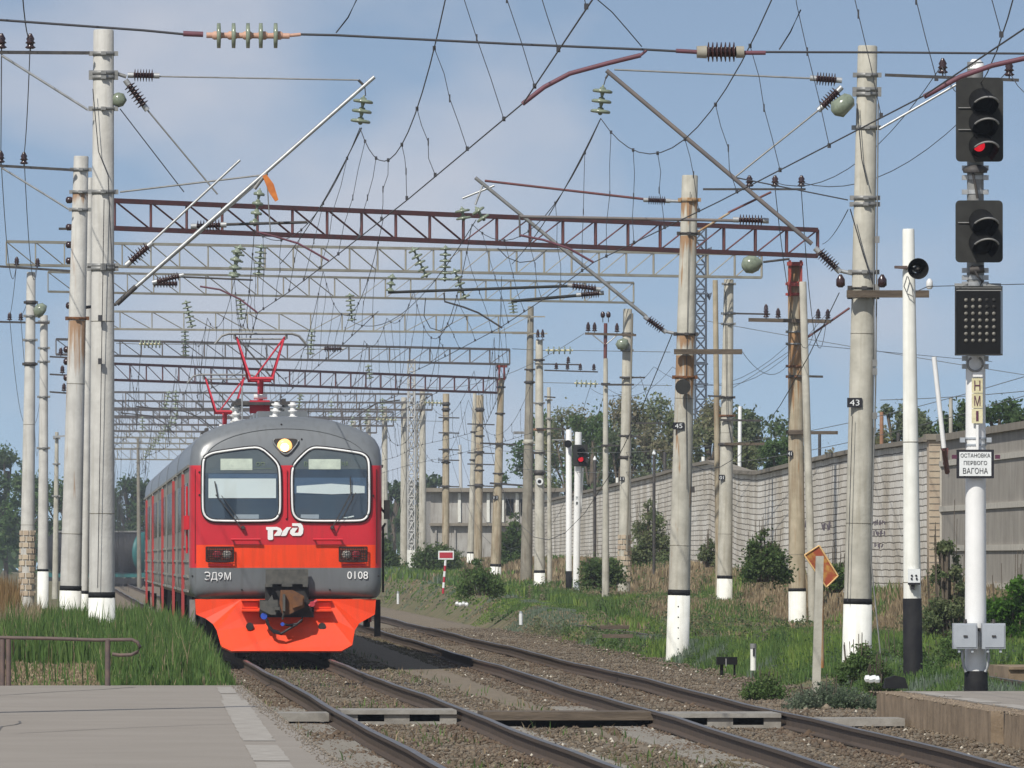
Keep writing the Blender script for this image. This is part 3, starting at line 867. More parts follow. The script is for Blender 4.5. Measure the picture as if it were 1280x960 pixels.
# right verge and bank
def verge(name, n, y0, y1, x0, x1, label, hb, wb, power=1.0, bias=0.0):
    Y = y0 + (y1 - y0) * npr.rand(n) ** power
    xs = 10.35 + (Y - 105) * .0085 + .35 - .35 * (Y < 165)
    X = x0 + (x1 - x0) * npr.rand(n)
    lim = xs + .9 * (vnoise(Y * .35, Y * 0 + 3, 6) - .35)
    k = (X > lim) & ~((X > 9.9) & (Y < 137.8))
    X, Y = X[k], Y[k]; n = len(X); xs = xs[k]
    f = fbm(X * .55 + 4, Y * .09, 31)
    ztan = sstep(2.2, 5.5, X - xs) * .40 + sstep(215, 270, Y) * .30 + bias
    tan = (f + ztan + .35 * (npr.rand(n) - .5)) > .98
    cl = fbm(X * .9, Y * .22, 41)
    H = hb * (.45 + 1.1 * cl + .35 * npr.rand(n)) * np.where(tan, .85, 1.0)
    H *= np.clip((X - xs + .5) / 1.2, .3, 1)
    # keep the third rail readable
    H *= np.where(abs(X - 13.7) < 1.2, .25, 1)
    H *= np.where(Y < 178, .68, 1.0)
    g = pick(GREEN, n)
    br = (fbm(X * .4 + 40, Y * .12, 51) > .55)[:, None]
    g = np.where(br, g * np.array([[1.5, 1.35, 1.1]]), g)
    sv = (fbm(X * .6 + 10, Y * .15, 61) > .57) & (X - xs < 1.8)
    g = np.where(sv[:, None], pick(SILV, n), g)
    t = np.where(tan[:, None], pick(TAN, n), g)
    tag(link(name, blades(name, X, Y, ground_z(X, Y), H, wb * (1 + npr.rand(n)), t)), label, 'grass', kind='stuff')
verge('grass', 130000, 138, 230, 10.3, 21.5, 'green weeds and grass on the verge right of the empty track', .27, .016)
verge('grass', 90000, 230, 360, 11, 23, 'green and straw coloured grass rising to the brick wall', .22, .026)
verge('grass', 45000, 360, 720, 11.5, 30, 'distant dry and green grass along the tracks', .26, .06, bias=-.05)
# small tufts growing in the ballast between the tracks and beside the left platform edge
n = 5000
Y = 92 + 180 * npr.rand(n) ** 1.3
s_ = npr.rand(n)
X = np.where(s_ < .35, 2.3 + .5 * npr.rand(n), np.where(s_ < .7, 3.5 + 1.0 * npr.rand(n), 5.2 + 1.1 * npr.rand(n)))
k = fbm(X * 1.3, Y * .3, 71) > .5
X, Y = X[k], Y[k]; n = len(X)
t = np.where((npr.rand(n) < .45)[:, None], pick(TAN * .9, n), pick(GREEN, n) * .9)
tag(link('ballast_weeds', blades('ballast_weeds', X, Y, np.full(n, -.2), .05 + .10 * npr.rand(n) ** 2, .012 + .01 * npr.rand(n), t, .9)), 'sparse small weeds growing in the ballast', 'weeds', kind='stuff')

# ---------------------------------------------------------------- bushes and trees
def leaf_cloud(name, centers, radii, n, size, cols, parent, m='leaf', sq=.9):
    """leaf-sized quads through several ellipsoid clumps: (x,y,z),(rx,ry,rz)"""
    centers = np.array(centers, float); radii = np.array(radii, float)
    wts = radii[:, 0] * radii[:, 2]; wts = wts / wts.sum()
    ci = npr.choice(len(centers), n, p=wts)
    d = npr.randn(n, 3); d /= np.linalg.norm(d, axis=1)[:, None]
    r = npr.rand(n) ** .6 * (.8 + .35 * vnoise(np.arctan2(d[:, 1], d[:, 0]) * 2.2 + ci * 3, d[:, 2] * 3 + ci, 5))
    r = np.where(npr.rand(n) < .16, r * 1.5, r)
    r = r * (1 + .25 * (npr.rand(n) - .3))
    p = centers[ci] + d * radii[ci] * r[:, None]
    a = npr.randn(n, 3); a /= np.linalg.norm(a, axis=1)[:, None]
    b = np.cross(a, npr.randn(n, 3)); b /= np.linalg.norm(b, axis=1)[:, None]
    s = size * (.6 + .8 * npr.rand(n))[:, None]
    V = np.stack([p - a * s, p - b * s * .55, p + a * s, p + b * s * .55], 1).reshape(-1, 3)
    Fq = np.arange(n * 4).reshape(n, 4)
    cc = cols[npr.randint(0, len(cols), len(centers))][ci] * .5 + cols[npr.randint(0, len(cols), n)] * .5
    cc = cc * (.7 + .6 * npr.rand(n, 1))
    me = mesh_np(name, V, Fq, m, np.repeat(cc, 4, 0))
    return link(name, me, parent)
LG = np.array([[.10, .18, .055], [.13, .21, .07], [.08, .15, .045], [.15, .21, .085]])
LD = np.array([[.075, .13, .045], [.095, .16, .055], [.12, .17, .065]])
LB = np.array([[.07, .17, .022], [.09, .20, .03], [.05, .12, .02]])
LO = np.array([[.26, .26, .13], [.29, .27, .16], [.20, .23, .11], [.32, .28, .19], [.19, .25, .10]])
LA = np.array([[.17, .21, .11], [.13, .19, .085], [.20, .23, .13]])
def tree(u, vtop, w, Y, label, cols=LG, n=2600, size=.17, group=None, sparse=1.0, vbase=None, cat='tree', dens=1.0, name='tree'):
    """crown centre at photo column u, crown top vtop, crown width w pixels, at distance Y"""
    s = F / Y; top = P(u, vtop, Y); x = top.x; zt = top.z; g = gz(x, Y)
    if vbase is not None: zb = P(u, vbase, Y).z
    else: zb = g + .25 * (zt - g)
    rw = w / s / 2; H = zt - zb
    e = thing(name, (x, Y, g), label, cat, group)
    r = random.Random(int(u * 7 + Y))
    cs, rs = [], []
    k = 17
    for i in range(k):
        f = ((i * .618) % 1.0) ** .8
        an = r.uniform(0, 6.28); rr = rw * (1.0 - .75 * max(0, f - .35) ** 1.2) * r.uniform(.3, 1)
        q = rw * r.uniform(.2, .38); h = min(q * r.uniform(.8, 1.1), H * .26)
        cs.append((x + math.cos(an) * rr, Y + math.sin(an) * rr, zb + (H - h) * f + h * .2)); rs.append((q, q, h))
    cs.append((x + rw * r.uniform(-.3, .3), Y, zt - H * .16)); rs.append((rw * .3, rw * .3, H * .16))
    tr = MB()
    tk = .09 + .012 * (zt - g)
    tr.path([(x, Y, g - .3), (x + r.uniform(-.1, .1), Y, g + (zb - g) * .6), (x + r.uniform(-.3, .3), Y, zb + H * .35), (x + r.uniform(-.4, .4), Y, zb + H * .75)], tk, 6)
    for c in cs[::2]:
        tr.path([(x, Y, zb + H * .1), ((x + c[0]) / 2, (Y + c[1]) / 2, (zb + H * .2 + c[2]) / 2), c], tk * .35, 4)
    tr.obj('trunk', 'bark', e)
    leaf_cloud('crown', cs, rs, int(n * sparse * .95), size * .64, cols, e)
    return e

def bushy(u, vt, vb, w, Y, label, cols, n, size, name='bush', group=None):
    s = F / Y; top = P(u, vt, Y); x = top.x; g = gz(x, Y); zb = min(P(u, vb, Y).z, top.z - .2); zb = max(zb, g - .1) if g < top.z - .2 else zb
    rw = w / s / 2; H = top.z - zb
    e = thing(name, (x, Y, zb), label, 'bush', group)
    r = random.Random(int(u * 5 + Y)); cs, rs = [], []
    k = 46; m_ = min(rw, H)
    for i in range(k):
        fx = r.uniform(-1, 1); top_ = (1 - abs(fx) ** 2.6 * .75) * (.80 + .13 * math.sin(fx * 4 + u) + .07 * math.sin(fx * 11 + u))
        q = m_ * r.uniform(.20, .40); zz_ = H * top_ - q * .8
        z_ = zb + zz_ * (r.uniform(0, 1) ** .8); q *= 1.15 - .45 * (z_ - zb) / H
        cs.append((x + fx * max(.05, rw - q * .7), Y + r.uniform(-.6, .6) * rw, z_)); rs.append((q * r.uniform(.9, 1.2), q, q * r.uniform(.75, 1.0)))
    tr = MB()
    for i in range(0, len(cs), 3): tr.path([(x + (cs[i][0] - x) * .5, Y, zb - .1), (cs[i][0], cs[i][1], cs[i][2] + rs[i][2] * .8)], .008 + .01 * H, 4)
    for i in range(12): a = r.uniform(-.9, .9); tr.path([(x + a * rw * .8, Y, zb), (x + a * rw, Y - .1, zb + H * r.uniform(.8, 1.12) * (1 - .5 * a * a))], .006, 4)
    tr.obj('stems', 'bark', e)
    leaf_cloud('foliage', cs, rs, int(n * 1.25), size * .76, cols * np.array([[1.15, 1.1, 1.0]]), e)
    return e

# broad leaved weeds: hundreds of small leafy clumps through the verge
def weeds(name, nc, per, y0, y1, dx, size, hh, label, cols):
    Yc = y0 + (y1 - y0) * npr.rand(nc) ** 1.2; xs = 10.35 + (Yc - 105) * .0085 + .5 - .35 * (Yc < 165)
    Xc = xs + dx * npr.rand(nc) ** 1.25
    k = ~((Xc > 9.9) & (Yc < 138)) & (abs(Xc - 13.72) > .8) & (fbm(Xc * .7, Yc * .12, 83) > .42)
    Xc, Yc = Xc[k], Yc[k]; nc = len(Xc)
    R_ = .10 + .22 * npr.rand(nc); ci = np.repeat(np.arange(nc), per); n = len(ci)
    d = npr.randn(n, 3); d /= np.linalg.norm(d, axis=1)[:, None]; r = npr.rand(n) ** .5
    h = hh * (.5 + 1.1 * npr.rand(nc))
    p = np.stack([Xc[ci] + d[:, 0] * r * R_[ci], Yc[ci] + d[:, 1] * r * R_[ci] * 2, ground_z(Xc, Yc)[ci] + np.abs(d[:, 2]) * r * h[ci] + .02], 1)
    a = npr.randn(n, 3); a /= np.linalg.norm(a, axis=1)[:, None]; b = np.cross(a, npr.randn(n, 3)); b /= np.linalg.norm(b, axis=1)[:, None]
    s = size * (.6 + .8 * npr.rand(n))[:, None]
    V = np.stack([p - a * s, p - b * s * .5, p + a * s, p + b * s * .5], 1).reshape(-1, 3)
    cc = cols[npr.randint(0, len(cols), nc)][ci] * (.7 + .6 * npr.rand(n, 1))
    tag(link(name, mesh_np(name, V, np.arange(n * 4).reshape(n, 4), 'leaf', np.repeat(cc, 4, 0))), label, 'weeds', kind='stuff')
weeds('weeds', 900, 70, 138, 240, 8.5, .022, .30, 'clumps of broad leaved weeds on the verge right of the tracks', np.concatenate([LG, LG, LD, SILV * .8]))
weeds('weeds', 700, 50, 235, 400, 8.5, .040, .38, 'clumps of weeds farther along the verge', np.concatenate([LG, LA, LO * .8]))
import bmesh
# ================================================================ electric train
TY = 200.0
CX = P(357.5, 700, TY).x
S0 = F / TY
def tp(px, py):
    """position in the enlarged study of the train front -> local (x, z)"""
    u = 220 + px / 2.911; v = 500 + py / 2.909
    q = P(u, v, TY); return (q.x - CX, q.z)
OUT = [(0, 1.09), (1.52, 1.09), (1.62, 1.11), (1.69, 1.19), (1.715, 1.36), (1.718, 1.64), (1.718, 2.05), (1.718, 2.7), (1.718, 3.47), (1.712, 3.62), (1.68, 3.80), (1.60, 3.94), (1.45, 4.06), (1.17, 4.18), (.85, 4.275), (.45, 4.335), (0, 4.355)]
def dens(o):
    r = []
    for i in range(len(o) - 1):
        a, b = o[i], o[i + 1]; L = math.hypot(b[0] - a[0], b[1] - a[1]); k = max(1, int(L / .22))
        for j in range(k): r.append((a[0] + (b[0] - a[0]) * j / k, a[1] + (b[1] - a[1]) * j / k))
    r.append(o[-1]); return r
HALF = dens(OUT)
RING = HALF + [(-x, z) for x, z in HALF[1:-1][::-1]]
PC = (0.0, 2.5)
_an = [math.atan2(x - PC[0], z - PC[1]) for x, z in HALF]      # pi at the bottom, 0 at the top
_rr = [math.hypot(x - PC[0], z - PC[1]) for x, z in HALF]
def rout(x, z):
    a = math.atan2(abs(x), z - PC[1])
    return float(np.interp(a, _an[::-1], _rr[::-1]))
def fy_t(t, z):
    k = max(0.0, (t - .87) / .13); k = min(k, 1.0)
    return .26 * (1 - math.sqrt(max(0, 1 - k * k))) + .07 * t * t + .34 * max(0.0, z - 3.42) ** 1.25
def fy(x, z):
    r = math.hypot(x - PC[0], z - PC[1]); return fy_t(min(1, r / rout(x, z)), z)

def car_body(parent, y0, front):
    L = 21.6; mb = MB(); n = len(RING)
    rows = []
    if front:
        for t in (.03, .2, .4, .55, .68, .78, .85, .89, .92, .945, .965, .98, .99, .996, 1.0):
            rows.append([(PC[0] + (x - PC[0]) * t, fy_t(t, PC[1] + (z - PC[1]) * t), PC[1] + (z - PC[1]) * t) for x, z in RING])
    else:
        rows.append([(x, .12, z) for x, z in RING])
    for y in (1.2, 1.9, 4, 8, 13, 18, L):
        rows.append([(x, y, z) for x, z in RING])
    vs = [(CX + x, TY + y0 + y, z) for r in rows for x, y, z in r]
    fs = []
    for i in range(len(rows) - 1):
        for k in range(n):
            k2 = (k + 1) % n
            fs.append((i * n + k, i * n + k2, (i + 1) * n + k2, (i + 1) * n + k))
    fs.append(tuple(range(n - 1, -1, -1))); fs.append(tuple((len(rows) - 1) * n + k for k in range(n)))
    me = bpy.data.meshes.new('body'); me.from_pydata(vs, [], fs)
    bm = bmesh.new(); bm.from_mesh(me)
    cuts = [((0, 0, 1.64), (0, 0, 1)), ((0, 0, 2.05), (0, 0, 1)), ((0, 0, 3.47), (0, 0, 1)), ((CX - 1.6, 0, 0), (1, 0, 0)), ((CX + 1.6, 0, 0), (1, 0, 0))]
    if front: cuts.append(((0, TY + .30, 0), (0, 1, 0)))
    for co, no in cuts:
        bmesh.ops.bisect_plane(bm, geom=bm.verts[:] + bm.edges[:] + bm.faces[:], plane_co=co, plane_no=no, dist=1e-5)
    # 0 grey 1 red 2 orange 3 side 4 stripe
    for f in bm.faces:
        c = f.calc_center_median(); x, y, z = c.x - CX, c.y - TY - y0, c.z
        fr = front and y < .30
        if z > 3.47: mi = 0
        elif fr:
            mi = 1 if z > 2.05 else (2 if z > 1.64 and abs(x) < 1.6 else (1 if z > 1.64 else 0))
        else:
            if front and y < 1.2: mi = 1 if z > 1.64 else 0
            else: mi = 3
        f.material_index = mi; f.smooth = True
    bm.to_mesh(me); bm.free()
    for q in ('train_grey', 'train_red', 'train_orange', 'train_side', 'train_stripe'): me.materials.append(MATS[q])
    return link('body', me, parent)

def patch(parent, poly, off, name, m, zmin=None, zmax=None, hard=False):
    """thin piece that follows the curved front; poly in local (x, z)"""
    bm = bmesh.new()
    vs = [bm.verts.new((x, 0, z)) for x, z in poly]; bm.faces.new(vs)
    def cut(co, no, **k): bmesh.ops.bisect_plane(bm, geom=bm.verts[:] + bm.edges[:] + bm.faces[:], plane_co=co, plane_no=no, dist=1e-6, **k)
    if zmax is not None: cut((0, 0, zmax), (0, 0, 1), clear_outer=True)
    if zmin is not None: cut((0, 0, zmin), (0, 0, 1), clear_inner=True)
    for k in range(-8, 9): cut((k * .22, 0, 0), (1, 0, 0))
    for k in range(12): cut((0, 0, 1.5 + k * .24), (0, 0, 1))
    for v in bm.verts: v.co.y = fy(v.co.x, v.co.z) - off
    for v in bm.verts: v.co.x += CX; v.co.y += TY
    bmesh.ops.triangulate(bm, faces=bm.faces[:])
    r = bmesh.ops.solidify(bm, geom=bm.faces[:], thickness=.004)
    me = bpy.data.meshes.new(name); bm.to_mesh(me); bm.free(); me.materials.append(MATS[m])
    return link(name, me, parent)
def L3(x, z, off): return Vector((CX + x, TY + fy(x, z) - off, z))
def rounded(poly, it=3, k=.22):
    for _ in range(it):
        r = []
        for i in range(len(poly)):
            a, b, c = poly[i - 1], poly[i], poly[(i + 1) % len(poly)]
            la, lc = math.hypot(a[0] - b[0], a[1] - b[1]), math.hypot(c[0] - b[0], c[1] - b[1])
            ka, kc = (min(k, .085 / la), min(k, .085 / lc)) if _ == 0 else (k, k)
            r += [(b[0] + (a[0] - b[0]) * ka, b[1] + (a[1] - b[1]) * ka), (b[0] + (c[0] - b[0]) * kc, b[1] + (c[1] - b[1]) * kc)]
        poly = r
    return poly
def frame_path(poly, off, r):
    mb = MB(); pts = []
    n = len(poly)
    for i in range(n):
        a, b = poly[i], poly[(i + 1) % n]; L = math.hypot(b[0] - a[0], b[1] - a[1]); k = max(1, int(L / .15))
        for j in range(k): pts.append(L3(a[0] + (b[0] - a[0]) * j / k, a[1] + (b[1] - a[1]) * j / k, off))
    pts.append(pts[0]); mb.path(pts, r, 6); return mb
def rect(a, b, c, d, f): p, q = f(a, b), f(c, d); return [(p[0], p[1]), (q[0], p[1]), (q[0], q[1]), (p[0], q[1])]
def wl_(x, y): return _uv(245 + x / 8.345, 550 + y / 8.345)
def wr_(x, y): return _uv(360 + x / 8.345, 550 + y / 8.345)
def _uv(u, v): q = P(u, v, TY); return (q.x - CX, q.z)

def side_details(e, y0, front):
    for s in (-1, 1):
        mb = MB()
        for z in (1.22, 1.48, 1.76, 2.02):
            mb.box((CX + s * 1.724, TY + y0 + 11.2, z), (.03, 18.4, .045))
        mb.obj('side_rib', 'train_side', e)
        for k in range(8):
            yy = TY + y0 + 3.2 + k * 2.15
            MB().box((CX + s * 1.722, yy + .6, 2.75), (.02, 1.25, .85)).obj('side_window', 'side_glass', e)
        for ya in (209, 227, 252, 279, 300):
            if y0 <= ya - TY < y0 + 22:
                MB().box((CX + s * 1.745, ya, 2.0), (.055, .25, 2.75)).obj('door_frame', 'train_stripe', e)
                MB().box((CX + s * 1.74, ya + .8, 2.5), (.03, 1.3, 1.9)).obj('door', 'train_side', e)
                MB().box((CX + s * 1.70, ya + .6, .74), (.10, 1.0, .42)).obj('door_step', 'train_black', e)
        mb = MB()
        mb.box((CX + s * 1.70, TY + y0 + 11, 3.46), (.10, 21, .05)); mb.obj('gutter', 'train_side', e)
        if front: MB().box((CX + s * 1.66, TY + 1.0, .74), (.10, .5, .66)).obj('cab_step', 'steel_grey' if s < 0 else 'train_black', e)
    # running gear
    for by in (3.4, 18.2):
        b = MB()
        for s in (-1, 1):
            b.box((CX + s * 1.02, TY + y0 + by, .62), (.16, 3.4, .26))
            b.box((CX + s * 1.10, TY + y0 + by - 1.3, .48), (.20, .36, .36)); b.box((CX + s * 1.10, TY + y0 + by + 1.3, .48), (.20, .36, .36))
            b.lathe((CX + s * 1.1, TY + y0 + by, .62), (CX + s * 1.1, TY + y0 + by, .95), [(0, .16), (.33, .16)], 10)
        b.box((CX, TY + y0 + by, .60), (2.1, .5, .3))
        bo = b.obj('bogie', 'train_black', e)
        for wy in (-1.3, 1.3):
            w = MB()
            for s in (-1, 1):
                w.lathe((CX + s * .70, TY + y0 + by + wy, .46), (CX + s * .84, TY + y0 + by + wy, .46), [(0, .49), (.03, .49), (.04, .455), (.14, .45)], 24)
            w.tube((CX - .75, TY + y0 + by + wy, .46), (CX + .75, TY + y0 + by + wy, .46), .09)
            w.obj('wheelset', 'train_black', bo)
    mb = MB()
    for k, yy in enumerate((7.2, 9.6, 12.0, 14.2)):
        mb.box((CX, TY + y0 + yy, .82), (2.7, 1.8, .50))
    mb.obj('underfloor_box', 'train_black', e)
    mb = MB()
    for k in range(5):
        mb.box((CX, TY + y0 + 4 + k * 3.6, 4.40), (.9, 1.5, .16))
    mb.obj('roof_vent', 'train_grey', e)

# --- head car
hc = thing('electric_train_car', (CX, TY, 0), 'leading car of the red and grey electric train, with its cab front facing us', 'train car', 'cars of the red and grey electric train')
car_body(hc, 0, True)
side_details(hc, 0, True)
WL = [tp(98, 212), tp(130, 192), tp(305, 168), tp(378, 236), tp(380, 412), tp(356, 440), tp(126, 440), tp(97, 412)]
WR = [tp(421, 240), tp(495, 168), tp(680, 193), tp(703, 218), tp(704, 412), tp(682, 440), tp(450, 440), tp(423, 412)]
for nm, W_, f in (('l', WL, wl_), ('r', WR, wr_)):
    W2 = rounded(W_)
    ws = bpy.data.objects.new('windscreen', None); COL.objects.link(ws); ws.parent = hc; ws.location = (0, 0, 0)
    ws_loc = Vector(hc.location)
    # children of this empty are given world coordinates
    def wlink(o):
        o.parent = ws; o.location = -ws_loc; return o
    wlink(patch(None, W2, .006, 'cab_interior_reflection', 'cab_dark_sky'))  # backing coloured as dim cab plus sky reflected in the pane
    zb = f(0, 345 if nm == 'l' else 305)[1]
    wlink(patch(None, W2, .011, 'cab_ceiling', 'cab_upper', zmin=zb))
    if nm == 'l':
        wlink(patch(None, rect(130, 352, 850, 402, f), .016, 'cab_panel', 'cab_blue'))
        wlink(patch(None, rect(130, 402, 835, 606, f), .019, 'sun_blind', 'cab_shade'))
        wlink(patch(None, rect(400, 776, 655, 822, f), .019, 'paper', 'box_grey'))
        bd = rect(256, 195, 588, 314, f)
        wlink(patch(None, rect(600, 296, 790, 300, f), .019, 'display_line', 'board_letter'))
    else:
        wlink(patch(None, rect(50, 392, 815, 560, f), .016, 'cab_panel', 'cab_blue'))
        wlink(patch(None, [f(90, 480), f(450, 455), f(800, 480), f(800, 553), f(450, 566), f(90, 550)], .019, 'sun_blind', 'cab_shade'))
        wlink(patch(None, rect(133, 776, 322, 826, f), .019, 'paper', 'box_grey'))
        wlink(patch(None, [f(560, 812), f(685, 788), f(690, 800), f(620, 816)], .019, 'paper', 'cab_shade'))
        bd = rect(216, 200, 549, 306, f)
    wlink(patch(None, bd, .019, 'destination_board', 'board_cream'))
    if nm == 'l':
        c = f(670, 252); q = L3(*c, .018); wlink(text('ОП', 'board_letters', 'board_letter', None, q, .075, .15))
    else:
        c = f(186, 250); q = L3(*c, .018); wlink(text('В', 'board_letters', 'board_letter', None, q, .085))
        c = f(596, 248); q = L3(*c, .018); wlink(text('НА', 'board_letters', 'board_letter', None, q, .085, .12))
    wlink(patch(None, W2, .035, 'glass', 'glass_pane'))
    wlink(frame_path(rounded(W_), .012, .045).obj('rubber_seal', 'train_black', None))
    wlink(frame_path(rounded([(x + (0.0), z) for x, z in W_]), .040, .020).obj('white_trim', 'seal_white', None))

# wipers
def wiper(f, pts, pivot):
    m = MB()
    a, b = f(*pts[0]), f(*pts[1]); c, d = f(*pts[2]), f(*pts[3])
    m.tube(L3(*a, .075), L3(*b, .10), .010, n=6); m.tube(L3(*c, .07), L3(*d, .10), .007, n=6)
    o = m.obj('wiper', 'steel_dark', hc)
    m = MB(); e_, g = f(*pts[4]), f(*pts[5]); m.tube(L3(*e_, .07), L3(*g, .07), .012, n=6); m.obj('wiper_rod', 'steel_dark', o); m = MB()
    m.lathe(L3(*f(*pivot), 0), L3(*f(*pivot), .10), [(0, .04), (.10, .03)], 10)
    m.obj('wiper_pivot', 'steel_dark', o)
wiper(wl_, [(205, 570), (480, 925), (265, 580), (440, 820), (195, 430), (225, 590)], (490, 915))
wiper(wr_, [(665, 545), (460, 920), (705, 550), (560, 830), (650, 385), (655, 560)], (462, 915))
for s in (-1, 1):       # pivot brackets and grab rails below the windscreens
    x0, z0 = tp(200 if s < 0 else 498, 507); x1, z1 = tp(307 if s < 0 else 606, 507)
    m = MB(); m.tube(L3(x0, z0, .10), L3(x1, z1, .10), .022, n=8)
    for xx in (x0 + .03, x1 - .03): m.tube(L3(xx, z0, 0), L3(xx, z0, .10), .018, n=6)
    m.obj('grab_rail', 'train_red', hc)
m = MB(); a, b = tp(402, 255), tp(402, 430); m.tube(L3(a[0], a[1], .02), L3(b[0], b[1], .02), .018, n=6); m.obj('centre_moulding', 'train_red', hc)
# centre headlight
tri = rounded([tp(341, 139), tp(459, 139), tp(400, 211)], 3, .22)
h = patch(hc, tri, .03, 'headlight_housing', 'train_black')
m = frame_path(tri, .035, .016).obj('housing_rim', 'train_grey', h); m.location = (0, 0, 0)
c0 = tp(396, 168)
for c, nm in ((c0, 'lamp_core'),):
    q = L3(*c, .03); r_ = .135
    o = MB().lathe(q, q - Vector((0, .08, 0)), [(0, r_), (.02, r_ * .95), (.045, r_ * .6), (.05, .02)], 20).obj('headlight_lamp', 'lamp_warm', h); o.location = (0, 0, 0)
    if nm == 'lamp_core':
        o2 = MB().lathe(q - Vector((-.0, .05, .02)), q - Vector((-.0, .075, .02)), [(0, .075), (.012, .05), (.016, .01)], 14).obj('filament_glow', 'lamp_core', h); o2.location = (0, 0, 0)
# buffer lights
for s in (-1, 1):
    a = tp(110 if s < 0 else 594, 535); b = tp(209 if s < 0 else 695, 587)
    pl = rounded([(a[0], a[1]), (b[0], a[1]), (b[0], b[1]), (a[0], b[1])], 2, .2)
    h = patch(hc, pl, .02, 'marker_light', 'lamp_back')
    c = tp(186 if s < 0 else 620, 562); q = L3(*c, .02)
    o = MB().lathe(q, q - Vector((0, .05, 0)), [(0, .085), (.03, .08), (.05, .03)], 16).obj('lamp', 'lamp_glass', h); o.location = (0, 0, 0)
    c = tp(150 if s < 0 else 655, 562); q = L3(*c, .02)
    o = MB().lathe(q, q - Vector((0, .04, 0)), [(0, .08), (.03, .07), (.04, .03)], 16).obj('lamp', 'red_cap', h); o.location = (0, 0, 0)
    g = MB()
    for k in range(6):
        z = b[1] + (a[1] - b[1]) * (k + .5) / 6; g.tube(L3(a[0], z, .085), L3(b[0], z, .085), .006, n=4)
    for k in range(12):
        x = a[0] + (b[0] - a[0]) * (k + .5) / 12; g.tube(L3(x, a[1], .085), L3(x, b[1], .085), .0055, n=4)
    g.tube(L3(a[0], a[1], .08), L3(b[0], a[1], .08), .012, n=4); g.tube(L3(a[0], b[1], .08), L3(b[0], b[1], .08), .012, n=4)
    g.tube(L3(a[0], a[1], .08), L3(a[0], b[1], .08), .012, n=4); g.tube(L3(b[0], a[1], .08), L3(b[0], b[1], .08), .012, n=4)
    o = g.obj('grille', 'train_black', h); o.location = (0, 0, 0)
    a = tp(120 if s < 0 else 604, 600); b = tp(205 if s < 0 else 690, 600)
    MB().tube(L3(*a, .02), L3(*b, .02), .02, n=6).obj('trim_bar', 'train_red', hc)
# emblem letters
def emb(x, y): return _uv(325 + x / 19.69, 645 + y / 19.69)
EM = [[(150, 270), (420, 268), (500, 300), (548, 365), (500, 485), (350, 490), (345, 470), (432, 365), (415, 345), (322, 345), (322, 560), (300, 588), (215, 590), (190, 565), (190, 345), (150, 338)],
      [(515, 490), (560, 372), (655, 275), (775, 272), (700, 355), (650, 470), (620, 490)],
      [(790, 178), (1000, 180), (1045, 225), (1068, 320), (1055, 430), (1000, 488), (800, 488), (735, 430), (745, 350), (800, 292), (930, 290), (848, 412), (930, 414), (952, 380), (958, 290), (930, 250), (790, 245)]]
m = MB()
for pl in EM: m.prism([L3(*emb(*p), .012) + Vector((0, 0, 0)) for p in pl], (0, -.012, 0))
m.obj('emblem', 'seal_white', hc)
for ch_, px_, w_, h_, dz_ in (('Д', 139, .115, .160, -.012), ('9', 162, .085, .132, 0), ('М', 188, .115, .132, 0)):
    c = tp(px_, 640); text(ch_, 'fleet_number', 'seal_white', hc, L3(c[0], c[1] + dz_, .01), h_, w_)
def le(a, b): x, z = tp(105 + a * 19, 654 - b * 28); return L3(x, z, .018)
m = MB(); m.path([le(0, .86), le(.2, .98), (le(.7, .98)), le(.97, .8), le(.97, .2), le(.7, .02), le(.2, .02), le(0, .14)], .011, 6); m.tube(le(.3, .5), le(.97, .5), .010, n=6); m.obj('fleet_number', 'seal_white', hc)
c = tp(661, 637); text('0108', 'fleet_number', 'seal_white', hc, L3(c[0], c[1], .01), .135, .37)
# lower apron
def A3(px, py, y): x, z = tp(px, py); return Vector((CX + x, TY + y, z))
m = MB()
yt, yb = .22, .05
top = [A3(70, 724, yt), A3(300, 724, yt - .06), A3(500, 724, yt - .06), A3(729, 724, yt)]
m.add([A3(70, 724, yt), A3(240, 724, .10), A3(240, 790, .02), A3(148, 838, -.05), A3(135, 815, .12), A3(108, 795, .18), A3(74, 780, yt)], [(0, 6, 5, 4, 3, 2, 1)])
m.add([A3(729, 724, yt), A3(560, 724, .10), A3(560, 790, .02), A3(650, 838, -.05), A3(668, 812, .12), A3(700, 794, .18), A3(725, 780, yt)], [(0, 1, 2, 3, 4, 5, 6)])
m.add([A3(240, 724, .10), A3(560, 724, .10), A3(560, 790, .02), A3(240, 790, .02)], [(0, 3, 2, 1)])
m.add([A3(240, 790, .02), A3(560, 790, .02), A3(650, 838, -.05), A3(640, 890, -.30), A3(600, 912, -.38), A3(200, 912, -.38), A3(163, 895, -.30), A3(148, 838, -.05)], [(0, 7, 6, 5, 4, 3, 2, 1)])
